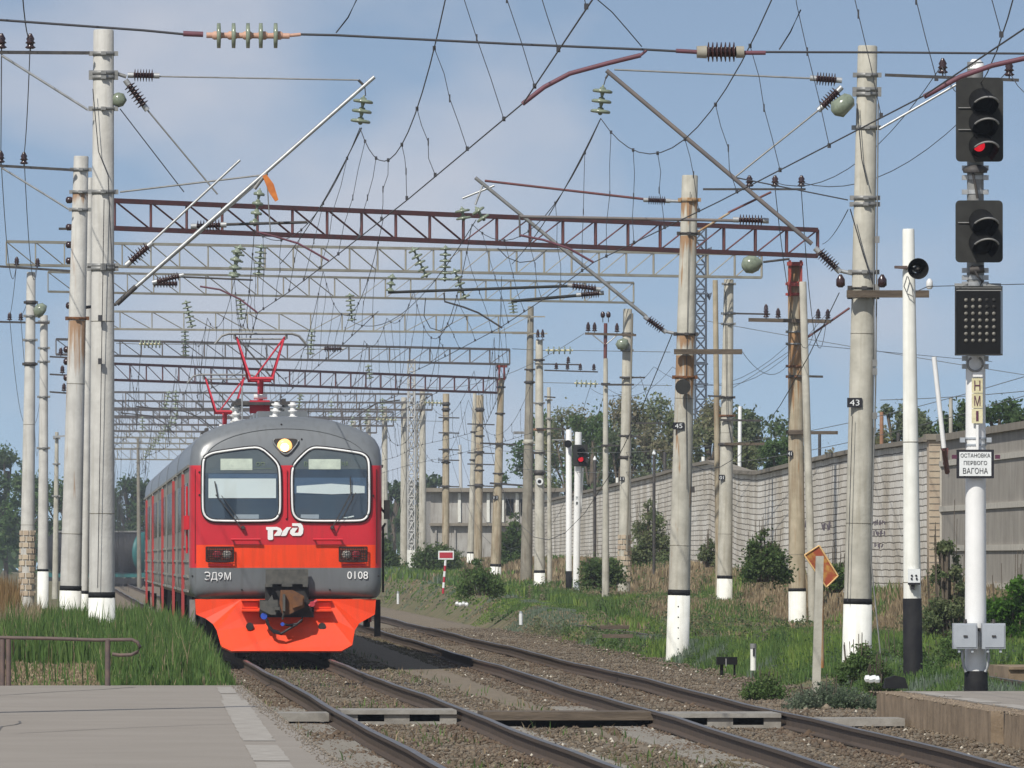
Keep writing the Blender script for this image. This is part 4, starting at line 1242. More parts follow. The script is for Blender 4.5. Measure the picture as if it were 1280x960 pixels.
# sides and bottom lip give it depth
m.add([A3(163, 895, -.30), A3(200, 912, -.38), A3(600, 912, -.38), A3(640, 890, -.30), A3(640, 896, .0), A3(600, 918, .0), A3(200, 918, .0), A3(163, 901, .0)], [(0, 1, 6, 7), (1, 2, 5, 6), (2, 3, 4, 5)])
m.add([A3(70, 724, yt), A3(74, 780, yt), A3(74, 780, yt + .5), A3(70, 724, yt + .5)], [(0, 1, 2, 3)])
m.add([A3(729, 724, yt), A3(725, 780, yt), A3(725, 780, yt + .5), A3(729, 724, yt + .5)], [(0, 3, 2, 1)])
ap = m.obj('apron', 'train_orange', hc)
for px in (268, 531):
    q = A3(px, 823, -.0); q.y = TY - .12
    o = MB().lathe(q, q + Vector((0, .1, 0)), [(0, .068), (.1, .068)], 16).obj('hole', 'train_black', ap); o.location = (0, 0, 0)
for a, b in ((238, 300), (502, 566)):
    m = MB(); x0, z0 = tp(a, 765); x1, z1 = tp(b, 765); m.box((CX + (x0 + x1) / 2, TY - .06, z0), (x1 - x0, .30, .035)); 
    x0, z0 = tp(a, 728); m.box((CX + (x0 + x1) / 2, TY + .03, z0), (x1 - x0, .14, .03)); m.box((CX + (x0 + x1) / 2, TY + .07, (z0 + z1) / 2), (x1 - x0 - .02, .05, .10))
    m.obj('foot_step', 'train_orange', hc)
# coupler pocket and automatic coupler
def C3(x, y, d): q = P(290 + x / 8, 700 + y / 8, TY); return Vector((q.x, TY + d, q.z))
def cbox(m, x0, y0, x1, y1, d0, d1):
    a, b = C3(x0, y1, d0), C3(x1, y0, d1); m.box((a + b) / 2, (abs(b.x - a.x), abs(d1 - d0), abs(b.z - a.z)))
m = MB(); cbox(m, 330, 245, 765, 400, -.06, .06); cbox(m, 275, 395, 818, 572, -.10, .05); pk = m.obj('coupler_pocket', 'train_black', hc)
m = MB(); cbox(m, 335, 92, 760, 240, -.16, -.07); cbox(m, 330, 240, 400, 270, -.3, -.08); cbox(m, 705, 240, 755, 270, -.3, -.08); cbox(m, 495, 235, 600, 266, -.2, -.08); m.obj('coupler_bracket', 'coupler_grey', hc)
m = MB()
m.prism([C3(x, y, -.55) for x, y in ((482, 300), (600, 300), (715, 360), (718, 470), (560, 545), (500, 545), (470, 440))], (0, .35, 0))
m.prism([C3(x, y, -.62) for x, y in ((600, 350), (700, 365), (700, 450), (600, 480))], (0, .08, 0))
cpl = m.obj('coupler_head', 'coupler_rust', hc)
m = MB(); cbox(m, 500, 340, 525, 510, -.68, -.5); m.tube(C3(512, 520, -.6), C3(500, 590, -.55), .02); cbox(m, 420, 470, 470, 500, -.6, -.3)
m.prism([C3(x, y, -.5) for x, y in ((272, 405), (360, 405), (395, 350), (410, 400), (450, 395), (455, 500), (430, 545), (380, 545), (275, 490))], (0, .2, 0)); cg = m.obj('locking_gear', 'coupler_grey', cpl)
MB().lathe(C3(315, 560, -.45), C3(315, 560, -.30), [(0, .06), (.15, .06)], 12).obj('hose_cap', 'blue_cap', hc)
MB().lathe(C3(500, 640, -.45), C3(500, 640, -.36), [(0, .035), (.09, .035)], 10).obj('hose_cap', 'blue_cap', hc)
m = MB(); m.lathe(C3(800, 440, -.28), C3(800, 440, -.08), [(0, .05), (.2, .05)], 10); m.tube(C3(770, 460, -.2), C3(850, 405, -.2), .03); m.obj('hose_cap', 'red_cap', hc)
for pts in ([(345, 590), (370, 680), (420, 725), (490, 735), (560, 690), (640, 645), (700, 590)], [(330, 560), (350, 640), (400, 700), (470, 720)], [(700, 560), (690, 610), (640, 640), (560, 650), (510, 640)]):
    pp = [C3(x, y, -.42) for x, y in pts]; MB().path(pp, .026, 6).obj('brake_hose', 'hose', hc)
# mirrors, cab side fittings, roof details
m = MB(); q = P(482, 637, TY + .4); m.box((q.x + .02, TY + .4, q.z), (.10, .12, .34)); m.tube((CX + 1.70, TY + .4, 2.72), (q.x, TY + .4, 2.60), .02); m.tube((CX + 1.70, TY + .4, 2.3), (q.x, TY + .4, 2.44), .02); m.obj('side_mirror', 'train_black', hc)
m = MB(); m.tube((CX - 1.76, TY + .9, 1.9), (CX - 1.76, TY + .9, 3.1), .02); m.box((CX - 1.77, TY + .8, 2.45), (.1, .15, .25)); m.obj('door_handrail', 'train_red', hc)
m = MB(); m.tube((CX + 1.76, TY + .9, 1.2), (CX + 1.76, TY + .9, 2.4), .02); m.obj('door_handrail', 'train_black', hc)
for (u, w) in ((343, .10), (366, .09)):
    q = P(u, 518, TY + 1.6); m = MB().ribs((q.x, TY + 1.6, 4.3), (q.x + (.05 if u < 350 else 0), TY + 1.6, 4.62), 3, .05, w, 12); m.obj('roof_insulator', 'roof_insul', hc)
for y in (1.15,):
    q = P(317, 545, TY); MB().box((CX, TY + .64, 4.15), (.05, .03, .03)).obj('roof_bolt', 'train_black', hc)
m = MB(); pts = [L3(1.45 * math.cos(a), 3.55 + .58 * math.sin(a), .004) for a in [R(12 + k * 156 / 24) for k in range(25)]]; m.path(pts, .008, 5); m.obj('roof_seam', 'train_grey', hc)
m = MB(); a_, b_ = tp(720, 130), tp(742, 238)
for xx in (-1.62, 1.62): m = MB(); m.tube(L3(xx, 1.72, .004), L3(xx, 3.40, .004), .006, n=5); m.obj('corner_seam', 'train_black', hc)
for (px, py) in ((85, 262), (85, 345), (718, 348), (402, 432), (240, 690), (560, 690), (60, 640), (738, 640), (385, 88), (458, 142)):
    q = tp(px, py); MB().lathe(L3(q[0], q[1], 0), L3(q[0], q[1], .02), [(0, .018), (.02, .014)], 8).obj('bolt', 'train_black', hc)
# --- following cars
labels = ['second car of the red and grey train, carrying the larger raised red pantograph', 'third car of the red and grey train, between the two cars with pantographs',
          'fourth car of the red and grey train, carrying the smaller looking rear pantograph', 'rearmost visible car of the red and grey train, farthest back beside the green bank']
def pantograph(parent, y, name='pantograph'):
    """diamond pantograph standing on roof insulators; centre line at y"""
    e = bpy.data.objects.new(name, None); COL.objects.link(e); e.parent = parent; e.location = (0, 0, 0)
    off = -Vector(parent.location)
    def ad(m, nm, mt): o = m.obj(nm, mt); o.parent = e; o.location = off; return o
    X = CX
    m = MB(); m.box((X, y, 4.92), (1.15, 2.6, .06)); m.box((X - .45, y, 4.98), (.08, 2.4, .08)); m.box((X + .45, y, 4.98), (.08, 2.4, .08)); ad(m, 'base_frame', 'steel_dark')
    for sx in (-.5, .5):
        for sy in (-1.1, 1.1): m = MB(); m.ribs((X + sx, y + sy, 4.38), (X + sx, y + sy, 4.90), 4, .05, .10); ad(m, 'base_insulator', 'roof_insul')
    m = MB(); m.box((X - .03, y - .8, 4.86), (.40, .5, .26)); ad(m, 'drive_box', 'panto_red')
    m = MB(); m.lathe((X - .15, y - .9, 5.06), (X + .12, y - .9, 5.06), [(0, .055), (.27, .055)], 10); ad(m, 'drive_cylinder', 'roof_insul')
    m = MB()
    m.tube((X, y - .45, 4.98), (X, y - 1.25, 5.42), .045); m.tube((X, y + .45, 4.98), (X, y + 1.25, 5.42), .045)
    for s in (-1, 1): m.tube((X - .24, y + s * 1.25, 5.42), (X + .24, y + s * 1.25, 5.42), .035)
    ad(m, 'lower_arm', 'panto_red')
    m = MB()
    for s in (-1, 1):
        for sx in (-1, 1): m.tube((X + sx * .22, y + s * 1.25, 5.42), (X + sx * .48, y + s * .12, 6.27), .022)
    m.tube((X + .48, y - .12, 6.27), (X - .15, y - 1.25, 5.42), .018)
    ad(m, 'upper_arm', 'panto_red')
    m = MB(); m.tube((X - .48, y - .12, 6.27), (X + .22, y - 1.25, 5.42), .016); ad(m, 'brace', 'steel_dark')
    m = MB()
    for s in (-1, 1):
        m.path([(X - .92, y + s * .25, 6.14), (X - .78, y + s * .25, 6.30), (X - .64, y + s * .25, 6.345), (X + .64, y + s * .25, 6.345), (X + .78, y + s * .25, 6.30), (X + .92, y + s * .25, 6.14)], .022, 6)
    for sx in (-1, 1): m.tube((X + sx * .52, y, 6.24), (X + sx * .52, y, 6.34), .03); m.tube((X + sx * .52, y - .25, 6.33), (X + sx * .52, y + .25, 6.33), .02)
    m.tube((X - .52, y, 6.24), (X + .52, y, 6.24), .018)
    ad(m, 'contact_head', 'steel_grey')
    return e
for k in range(4):
    y0 = 22.2 * (k + 1)
    e = thing('electric_train_car', (CX, TY + y0, 0), labels[k], 'train car', 'cars of the red and grey electric train')
    car_body(e, y0, False); side_details(e, y0, False)
    MB().box((CX, TY + y0 - .25, 2.6), (1.3, .5, 2.4)).obj('gangway', 'train_black', e)
    if k in (0, 2): pantograph(e, TY + (26.0 if k == 0 else 76))
    if k == 0:
        m = MB(); m.tube((CX - .40, TY + 24, 4.3), (CX - .40, TY + 24, 5.25), .015); m.obj('roof_rod', 'galvanised', e)

# ================================================================ tank wagon far away
YT = 830.0
c = P(124, 690, YT); dirv = Vector((math.cos(R(68)), -math.sin(R(68)), 0)).normalized()
dirv = Vector((.84, -.54, 0)).normalized()
e = thing('tank_wagon', (c.x, c.y, 0), 'black tank wagon with a teal end, far behind left of the red train', 'tank wagon')
r_ = 1.5; half = 4.4; cz = c.z - .25
a = Vector((c.x, c.y, cz + .2)) - dirv * half; b = Vector((c.x, c.y, cz + .2)) + dirv * half
MB().lathe(a, b, [(0, .2), (.1, .9), (.4, 1.35), (.6, r_), (2 * half - .56, r_)], 28).obj('barrel', 'tank_black', e)
q = b - dirv * .55
MB().lathe(q, b + dirv * .1, [(0, r_ + .02), (.12, r_ + .02), (.3, 1.40), (.5, 1.0), (.62, .1)], 28).obj('end_cap', 'tank_teal', e)
side = Vector((-dirv.y, dirv.x, 0)); upz = Vector((0, 0, 1))
MB().box((a + b) / 2 + Vector((0, 0, r_ + .06)), (half * 1.7, .9, .12), (dirv, side, upz)).obj('top_walkway', 'tank_top', e)
MB().lathe((a + b) / 2 + Vector((0, 0, r_ - .1)), (a + b) / 2 + Vector((0, 0, r_ + .5)), [(0, .5), (.5, .5), (.6, .2)], 14).obj('dome', 'tank_top', e)
MB().box((a + b) / 2 + Vector((0, 0, -r_ - .15)), (half * 2.05, 1.1, .35), (dirv, side, upz)).obj('underframe', 'tank_teal', e)
for s in (-.68, .68):
    bc = (a + b) / 2 + dirv * half * s
    m = MB(); m.box(bc + Vector((0, 0, -r_ - .6)), (2.4, 2.0, .4), (dirv, side, upz))
    for t in (-.9, .9):
        w = bc + dirv * t + Vector((0, 0, -r_ - .75))
        for k in (-.76, .76): m.lathe(w + side * (k - .06), w + side * (k + .06), [(0, .46), (.12, .46)], 16)
    m.obj('bogie', 'tank_black', e)
# ================================================================ poles
def pole(name, label, Y, top, bot, w, m='concrete', cat='pole', group=None, band=None, white=None, clamps=(), plate=None, n=20, ext=1.0, wr=None, bricks=None):
    """top/bot = (u, v) on the photograph, w = (top width, bottom width) px, at distance Y"""
    s = F / Y
    a, b = P(*top, Y), P(*bot, Y)
    g = gz(b.x, Y)
    d = (b - a).normalized()
    L = (b - a).length; Lx = L + max(.25, (b.z - g) / max(.2, -d.z) + .25)
    r0, r1 = w[0] / s / 2, w[1] / s / 2
    def rad(t): return r0 + (r1 - r0) * t / L
    e = thing(name, (b.x, Y, g), label, cat, group)
    e['_a'] = list(a); e['_d'] = list(d)
    MB().lathe(a, b + d, [(0, r0 * .9), (.02, r0), (L, r1), (Lx, rad(Lx))], n).obj('shaft', m, e)
    def tz(v): return (v - top[1]) / s / max(.5, -d.z)
    if band:
        t0, t1 = tz(band[0]), tz(band[1]); MB().lathe(a, b, [(t0, rad(t0) + .004), (t0, rad(t0) + .008), (t1, rad(t1) + .008), (t1, rad(t1) + .004)], n, caps=False).obj('painted_band', 'black_paint', e)
    if white:
        t0 = tz(white); MB().lathe(a, b, [(t0, rad(t0) + .002), (t0, rad(t0) + .006), (Lx, rad(Lx) + .006)], n, caps=False).obj('painted_base', 'whitewash', e)
    if w[1] > 18:
        for f in (.47, .78): t0 = L * f; MB().lathe(a, b, [(t0, rad(t0)), (t0, rad(t0) + .003), (t0 + .012, rad(t0) + .003), (t0 + .012, rad(t0))], n, caps=False).obj('joint_line', 'concrete_dark', e)
    for v in clamps:
        big = isinstance(v, tuple); vv = v[0] if big else v; mm = v[1] if big else 'steel_grey'; th = v[2] if big and len(v) > 2 else .03
        t = tz(vv); r = rad(t)
        q = MB().lathe(a, b, [(t - th, r), (t - th, r + .018), (t + th, r + .018), (t + th, r)], n, caps=False)
        c = a + d * t
        q.box(c + Vector((-r - .03, -.02, 0)), (.07, .07, .07)); q.box(c + Vector((r + .03, -.02, 0)), (.07, .07, .07)); q.box(c + Vector((0, -r - .03, 0)), (.08, .06, .05))
        q.obj('clamp', mm, e)
    if bricks:
        t0, t1 = tz(bricks[0]), tz(bricks[1]); q = MB(); k = 0
        nrow = int((t1 - t0) / .16)
        for i in range(nrow):
            t = t0 + (i + .5) * (t1 - t0) / nrow; r = rad(t) - .025
            for j in range(7):
                if (i * 7 + j) % 11 == 3: continue
                an = (j + .5 * (i % 2)) * 2 * math.pi / 7; c = a + d * t
                q.box(c + Vector((math.cos(an) * r, math.sin(an) * r, 0)), (.10, r * .86, .125), (Vector((math.cos(an), math.sin(an), 0)), Vector((-math.sin(an), math.cos(an), 0)), Vector((0, 0, 1))))
        q.obj('brick_collar', 'yellow_brick', e)
    if plate:
        txt, u, v, pw, ph = plate
        q = P(u, v, Y); t = tz(v); yy = Y - rad(t) - .02
        o = MB().box((q.x, yy, q.z), (pw / s, .02, ph / s)).obj('number_plate', 'letter_black', e)
        text(txt, 'digits', 'sign_white', o, (q.x, yy - .011, q.z), ph / s * .62, pw / s * .66, .006).location = (0, 0, 0)
    for k in ('_a', '_d'): del e[k]
    return e
def PP(u, v, Y, dy=0.0):
    q = P(u, v, Y); return Vector((q.x, Y + dy, q.z))
def ins(e, a, b, n=7, rd=.085, rc=.035, m='porcelain', name='insulator', ends=True):
    q = MB().ribs(a, b, n, rc, rd).obj(name, m, e)
    if ends:
        d = (Vector(b) - Vector(a)).normalized()
        for t in (Vector(a) - d * .09, Vector(b)): MB().lathe(t, t + d * .09, [(0, .045), (.09, .045)], 10).obj('end_fitting', 'galvanised', q)
    return q
def strng(e, a, b, n=3, rd=.125, m='glass_insulator', name='insulator_string'):
    """string of cap-and-pin discs from a (top) to b"""
    a, b = Vector(a), Vector(b); L = (b - a).length; prof = [(0, .012)]
    for i in range(n):
        t = L * (i + .2) / n; w = L / n
        prof += [(t, .02), (t + .01, .045), (t + w * .22, .05), (t + w * .26, rd * .8), (t + w * .36, rd), (t + w * .52, rd), (t + w * .58, rd * .9), (t + w * .58, .035), (t + w * .72, .03)]
    prof.append((L, .012))
    return MB().lathe(a, b, prof, 14).obj(name, m, e)
def tub(e, name, a, b, r, m, n=8): return MB().tube(a, b, r, n=n).obj(name, m, e)
def arm(e, Y, u0, u1, v0, v1, th, pins, m='steel_dark', mb_name='crossarm', dy=-.22, pin_h=.16, braces=None):
    """outrigger with pin insulators: pins = list of u"""
    a, b = PP(u0, v0, Y, dy), PP(u1, v1, Y, dy); q = MB()
    d = (b - a); L = d.length; d.normalize(); yv = Vector((0, 1, 0)); q.box((a + b) / 2, (L, .06, th), (d, yv, d.cross(yv)))
    o = q.obj(mb_name, m, e)
    for u in pins:
        t = (u - u0) / (u1 - u0); p = a + (b - a) * t
        k = MB(); k.tube(p, p + Vector((0, 0, pin_h * .5)), .012, n=6)
        k.lathe(p + Vector((0, 0, pin_h * .35)), p + Vector((0, 0, pin_h + .14)), [(0, .05), (.02, .085), (.05, .05), (.075, .05), (.085, .08), (.12, .05), (.15, .065), (pin_h * .65 + .13, .02)], 12)
        k.obj('pin_insulator', 'porcelain', o).location = (0, 0, 0)
    for (ua, va, ub, vb) in (braces or []):
        MB().tube(PP(ua, va, Y, dy), PP(ub, vb, Y, dy), .022, n=6).obj('brace', 'galvanised', o).location = (0, 0, 0)
    return o

Y1, Y2, Y3 = 170.0, 170.0, 217.0
# L1: big pole nearest on the left
e = pole('catenary_pole', 'tallest concrete pole on the left, nearest the train, with a long slanted bracket', 170, (129.5, 37), (127, 812), (25.5, 33), 'concrete_pale', white=746, band=(740, 747),
         clamps=[67, 91, 97, (136, 'steel_grey', .02), 240, 332, 336], group='concrete catenary poles')
Y = 170
tub(e, 'bracket_tube', PP(168, 360, Y), PP(468, 96, Y), .030, 'galvanised')
o = MB(); o.tube(PP(146, 380, Y), PP(170, 358, Y), .04); o.obj('bracket_foot', 'steel_dark', e)
MB().path([PP(146, 92, Y), PP(158, 96, Y)], .03).obj('hinge', 'steel_grey', e)
ins(e, PP(167, 94, Y), PP(192, 94.5, Y), 7, .095, .04)
tub(e, 'tie_rod', PP(196, 95.5, Y), PP(448, 100, Y), .012, 'steel_grey')
ins(e, PP(161, 106, Y), PP(180, 132, Y), 7, .095, .04)
tub(e, 'tie_rod', PP(183, 136, Y), PP(272, 243, Y), .013, 'steel_grey')
ins(e, PP(163, 327, Y), PP(185, 308, Y), 7, .09, .04)
tub(e, 'strut', PP(188, 304, Y), PP(300, 200, Y), .02, 'galvanised')
tub(e, 'stay', PP(150, 136, Y), PP(230, 240, Y), .008, 'wire')
m = MB(); m.tube(PP(448, 100, Y), PP(456, 108, Y), .02); m.tube(PP(456, 108, Y), PP(457, 120, Y), .008); m.obj('hanger', 'steel_dark', e)
strng(e, PP(455, 119, Y), PP(450, 156, Y), 3, .155)
tub(e, 'registration_tube', PP(150, 240, Y), PP(335, 218, Y), .014, 'steel_grey')
ins(e, PP(246, 282, Y, .3), PP(276, 280.5, Y, .3), 8, .085, .035)
tub(e, 'registration_tube', PP(278, 280, Y, .3), PP(385, 277, Y, .3), .022, 'steel_dark')
m = MB(); m.tube(PP(333, 216, Y), PP(338, 290, Y), .01, n=5); m.tube(PP(318, 236, Y), PP(333, 216, Y), .03); m.obj('drop_bracket', 'steel_grey', e)
m = MB(); m.prism([PP(u, v, Y, -.05) for u, v in ((328, 220), (333, 218), (342, 230), (348, 250), (344, 252), (336, 240))], (0, .06, 0)); m.obj('orange_guide_horn', 'orange_paint', e)
MB().path([PP(322, 290, Y), PP(345, 296, Y), PP(372, 304, Y), PP(392, 315, Y), PP(411, 326, Y)], .018, 6).obj('steady_arm', 'maroon_tube', e)
arm(e, Y, -30, 112, 66, 67, .05, (2, 38), braces=[(2, 70, 110, 138)])
m = MB().lathe(PP(146, 116, Y), PP(151, 134, Y), [(0, .03), (.04, .10), (.15, .12), (.22, .04)], 12); m.obj('switch_box', 'glass_insulator', e)
m = MB(); m.path([PP(116, 112, Y, -.25), PP(123, 190, Y, -.25), PP(135, 220, Y, -.25), PP(142, 380, Y, -.25)], .007, 4); m.obj('earth_cable', 'wire', e)
m = MB(); m.path([PP(130, 250, Y, -.27), PP(126, 500, Y, -.27), PP(122, 735, Y, -.27)], .006, 4)
for v in (398, 452): m.box(PP(125, v, Y, -.27), (.06, .05, .09))
m.obj('earth_cable', 'wire', e)

# L2: leaning rust streaked pole behind it
Y = 213
e = pole('catenary_pole', 'leaning left pole with a rust streak below its clamp, beside the tallest pole', Y, (101.5, 195), (86.8, 800), (18.5, 27.5), 'concrete_pale_rust', white=737, band=(732, 738),
         clamps=[212, 240, 262, (398, 'coupler_rust', .025)], group='concrete catenary poles')
arm(e, Y, -30, 92, 206, 213, .05, (1, 30), braces=[(2, 210, 86, 262)])
tub(e, 'bracket_tube', PP(146, 380, Y, .2), PP(332, 219, Y, .2), .028, 'galvanised')
tub(e, 'bracket_foot', PP(106, 384, Y, .2), PP(146, 380, Y, .2), .03, 'steel_dark')
ins(e, PP(196, 352, Y), PP(224, 345, Y), 8, .085, .04)
tub(e, 'registration_tube', PP(226, 346, Y), PP(316, 350, Y), .018, 'steel_dark')
MB().path([PP(250, 358, Y), PP(275, 362, Y), PP(300, 374, Y), PP(322, 391, Y)], .02, 6).obj('steady_arm', 'maroon_tube', e)
m = MB(); m.ribs(PP(192, 354, Y, .3), PP(222, 354, Y, .3), 8, .04, .08); m.obj('insulator', 'porcelain', e)
strng(e, PP(325, 235, Y), PP(318, 283, Y), 4, .11)
strng(e, PP(299, 305, Y, 2), PP(293, 345, Y, 2), 4, .11)
# L3 thin pole between
e = pole('catenary_pole', 'thin concrete pole squeezed between the two big left poles', 232, (113, 222), (104.5, 792), (8, 10.5), 'concrete_pale', white=742, band=(738, 742), group='concrete catenary poles')
for v in (250, 284, 306, 326, 382, 437, 452, 472):
    q = PP(87 if v < 400 else 84, v, 232); MB().lathe(q - Vector((.08, 0, 0)), q + Vector((.12, 0, 0)), [(0, .03), (.03, .07), (.10, .07), (.2, .02)], 8).obj('pin_insulator', 'porcelain', e)
MB().box(PP(90, 286, 232), (.55, .06, .05)).obj('bracket', 'steel_dark', e)
Y = 300
e = pole('catenary_pole', 'left pole whose foot is wrapped in a yellowish brick collar', Y, (39, 340), (33.5, 745), (11, 19), 'concrete_pale', clamps=[(378, 'steel_dark', .05), 425, (455, 'steel_dark', .05), 395], bricks=(662, 745), group='concrete catenary poles')
arm(e, Y, -20, 88, 332, 339, .06, (21, 47))
m = MB().lathe(PP(44, 384, Y, -.3), PP(56, 392, Y, -.3), [(0, .1), (.1, .2), (.25, .2), (.3, .08)], 12); m.obj('switch_box', 'glass_insulator', e)
Y = 335
e = pole('catenary_pole', 'slim left pole with white painted foot right of the brick collared one', Y, (55, 394), (53.5, 760), (9.5, 14), 'concrete_pale', white=713, band=(711, 714), clamps=[402, 435, 452, 496, (560, 'steel_grey')], group='concrete catenary poles')
arm(e, Y, -20, 62, 402, 404, .06, (12, 26)); 
for v, us in ((446, (62, 100)), (468, (64, 98)), (490, (66, 90))): arm(e, Y, 62, us[1], v, v + 2, .05, (us[0] + 14,))
e = pole('catenary_pole', 'slender distant pole standing left of the leaning rusty one', 420, (71, 540), (69, 735), (4.5, 8), 'concrete', clamps=[548, 580, 620], group='concrete catenary poles')
arm(e, 420, 66, 84, 546, 545, .07, (), 'galvanised')
e = pole('catenary_pole', 'far thin pole rising out of the trees left of the train roof', 780, (172.5, 548), (173.5, 662), (3.5, 5), 'concrete_dark', clamps=[560, 578], group='concrete catenary poles')

# R43
Y = 170
e = pole('catenary_pole', 'large concrete pole carrying the number plate 43', Y, (1084.5, 57), (1071, 822), (24.5, 36), 'concrete', white=755, band=(750, 757), clamps=[94, (112, 'steel_grey', .03), 118, 160, 248, 256, 341, (361, 'steel_dark', .012), (372, 'steel_dark', .012)],
         plate=('43', 1067, 503.5, 18.5, 12), group='concrete catenary poles')
tub(e, 'bracket_tube', PP(1015, 305, Y), PP(758, 88, Y), .034, 'beam_dark')
ins(e, PP(1024, 315, Y), PP(1045, 335, Y), 8, .095, .04)
tub(e, 'bracket_foot', PP(1048, 338, Y), PP(1070, 343, Y), .03, 'galvanised')
ins(e, PP(1045, 100, Y), PP(1020, 98, Y), 7, .10, .045)
tub(e, 'tie_rod', PP(1014, 98, Y), PP(768, 87, Y), .014, 'steel_grey')
ins(e, PP(1047, 114, Y), PP(1028, 133, Y), 7, .10, .045)
tub(e, 'tie_rod', PP(1024, 137, Y), PP(918, 222, Y), .014, 'steel_grey')
m = MB(); m.tube(PP(762, 90, Y), PP(757, 98, Y), .015); m.tube(PP(757, 98, Y), PP(755, 106, Y), .008); m.obj('hanger', 'steel_dark', e)
strng(e, PP(754, 106, Y), PP(750, 144, Y), 3, .155)
tub(e, 'registration_tube', PP(1060, 250, Y), PP(920, 222, Y), .010, 'wire')
ins(e, PP(955, 275, Y, .3), PP(925, 274, Y, .3), 8, .085, .035)
tub(e, 'registration_tube', PP(923, 275, Y, .3), PP(650, 270, Y, .3), .024, 'beam_dark')
MB().path([PP(650, 294, Y), PP(680, 300, Y), PP(712, 311, Y), PP(742, 328, Y)], .02, 6).obj('steady_arm', 'maroon_tube', e)
tub(e, 'drop_bracket', PP(650, 270, Y, .2), PP(650, 296, Y), .015, 'steel_dark')
m = MB().lathe(PP(1064, 122, Y, -.2), PP(1038, 144, Y, -.2), [(0, .05), (.05, .12), (.30, .15), (.38, .05)], 16); m.obj('switch_box', 'glass_insulator', e)
arm(e, Y, 1105, 1272, 94.5, 101, .045, (1177, 1260), braces=[(1098, 162, 1195, 106)])
m = MB(); a_, b_ = PP(1058, 366, Y, -.3), PP(1158, 370, Y, -.3); m.box((a_ + b_) / 2, (1.25, .1, .11)); o = m.obj('wooden_arm', 'wood', e)
for u in (1049, 1101): 
    q = PP(u, 360, Y, -.3); MB().lathe(q, q + Vector((0, 0, .2)), [(0, .03), (.03, .07), (.12, .07), (.2, .02)], 10).obj('pin_insulator', 'porcelain', o).location = (0, 0, 0)
q = PP(1160, 362, Y, -.3); MB().lathe(q, q + Vector((0, 0, .16)), [(0, .03), (.03, .055), (.12, .05), (.16, .02)], 10).obj('pin_insulator', 'roof_insul', o).location = (0, 0, 0)
m = MB(); m.path([PP(1097, 130, Y, -.1), PP(1094, 480, Y, -.1), PP(1088, 700, Y, -.1), PP(1102, 840, Y, -.15)], .012, 5); m.path([PP(1090, 300, Y, -.25), PP(1093, 540, Y, -.25)], .008, 4)
for v in (300, 360, 454, 465, 520): m.box(PP(1095 if v < 450 else 1092, v, Y, -.25), (.07, .06, .10))
m.obj('earth_cable', 'steel_grey', e)
m = MB(); m.path([PP(1061, 262, Y, -.3), PP(1078, 320, Y, -.27), PP(1090, 356, Y, -.25)], .009, 4); m.path([PP(1070, 130, Y, -.2), PP(1076, 200, Y, -.22), PP(1083, 232, Y, -.24)], .008, 4); m.obj('stay', 'wire', e)
m = MB(); m.path([PP(1064, 520, Y, -.25), PP(1060, 660, Y, -.25), PP(1058, 752, Y, -.25)], .006, 4); m.obj('earth_cable', 'wire', e)

# R45
Y = 217
e = pole('catenary_pole', 'concrete pole with number plate 45, rusty clamps and a timber arm', Y, (862.5, 219), (847, 812), (20, 28), 'concrete_rust', white=742, band=(738, 745), clamps=[(250, 'rust_stain', .04), (292, 'steel_dark', .02), (418, 'steel_dark', .02), (472, 'coupler_rust', .025)],
         plate=('45', 847.5, 532.5, 14, 9), group='concrete catenary poles')
for v, c in ((262, .5), (300, .6), (430, .4), (482, .6)):
    pass
tub(e, 'bracket_tube', PP(808, 396, Y), PP(594, 222, Y), .036, 'steel_grey')
ins(e, PP(810, 399, Y), PP(828, 412, Y), 7, .095, .04)
tub(e, 'bracket_foot', PP(830, 414, Y), PP(850, 418, Y), .03, 'galvanised')
tub(e, 'tie_rod', PP(806, 249, Y), PP(606, 226, Y), .024, 'red_oxide')
ins(e, PP(810, 250, Y), PP(832, 251, Y), 8, .085, .04)
tub(e, 'hinge', PP(834, 251, Y), PP(856, 252, Y), .03, 'galvanised')
tub(e, 'pipe_spur', PP(872, 290, Y), PP(912, 266, Y), .022, 'rust_stain')
tub(e, 'bracket_end', PP(910, 266, Y), PP(964, 240, Y), .022, 'red_oxide')
ins(e, PP(745, 361, Y), PP(715, 357, Y), 8, .085, .04)
tub(e, 'registration_tube', PP(712, 357.5, Y), PP(485, 365.5, Y), .028, 'signal_black')
tub(e, 'registration_tube', PP(722, 369, Y, .3), PP(640, 376, Y, .3), .03, 'signal_black')
ins(e, PP(750, 366, Y, .3), PP(727, 368, Y, .3), 8, .085, .04)
MB().path([PP(555, 366, Y), PP(556, 377, Y), PP(580, 384, Y), PP(598, 391, Y), PP(628, 410, Y)], .02, 6).obj('steady_arm', 'steel_dark', e)
strng(e, PP(491, 342, Y), PP(487, 366, Y), 3, .09)
for (a_, b_) in (((618, 232), (578, 248)), ((604, 230), (594, 256))): tub(e, 'link', PP(*a_, Y), PP(*b_, Y), .022, 'galvanised')
strng(e, PP(577, 258, Y), PP(580, 276, Y), 2, .15); strng(e, PP(594, 258, Y), PP(606, 276, Y), 2, .14)
m = MB(); a_, b_ = PP(842, 439, Y, -.3), PP(926, 441, Y, -.3); m.box((a_ + b_) / 2, (1.32, .1, .10)); m.obj('wooden_arm', 'wood', e)
arm(e, Y, 878, 1006, 237, 237, .04, (968, 936, 1001), pin_h=.14)
m = MB(); a_ = PP(852, 484, Y, -.35); m.lathe(a_, a_ + Vector((0, -.1, 0)), [(0, .09), (.1, .15)], 16); m.obj('speaker_horn', 'signal_black', e)
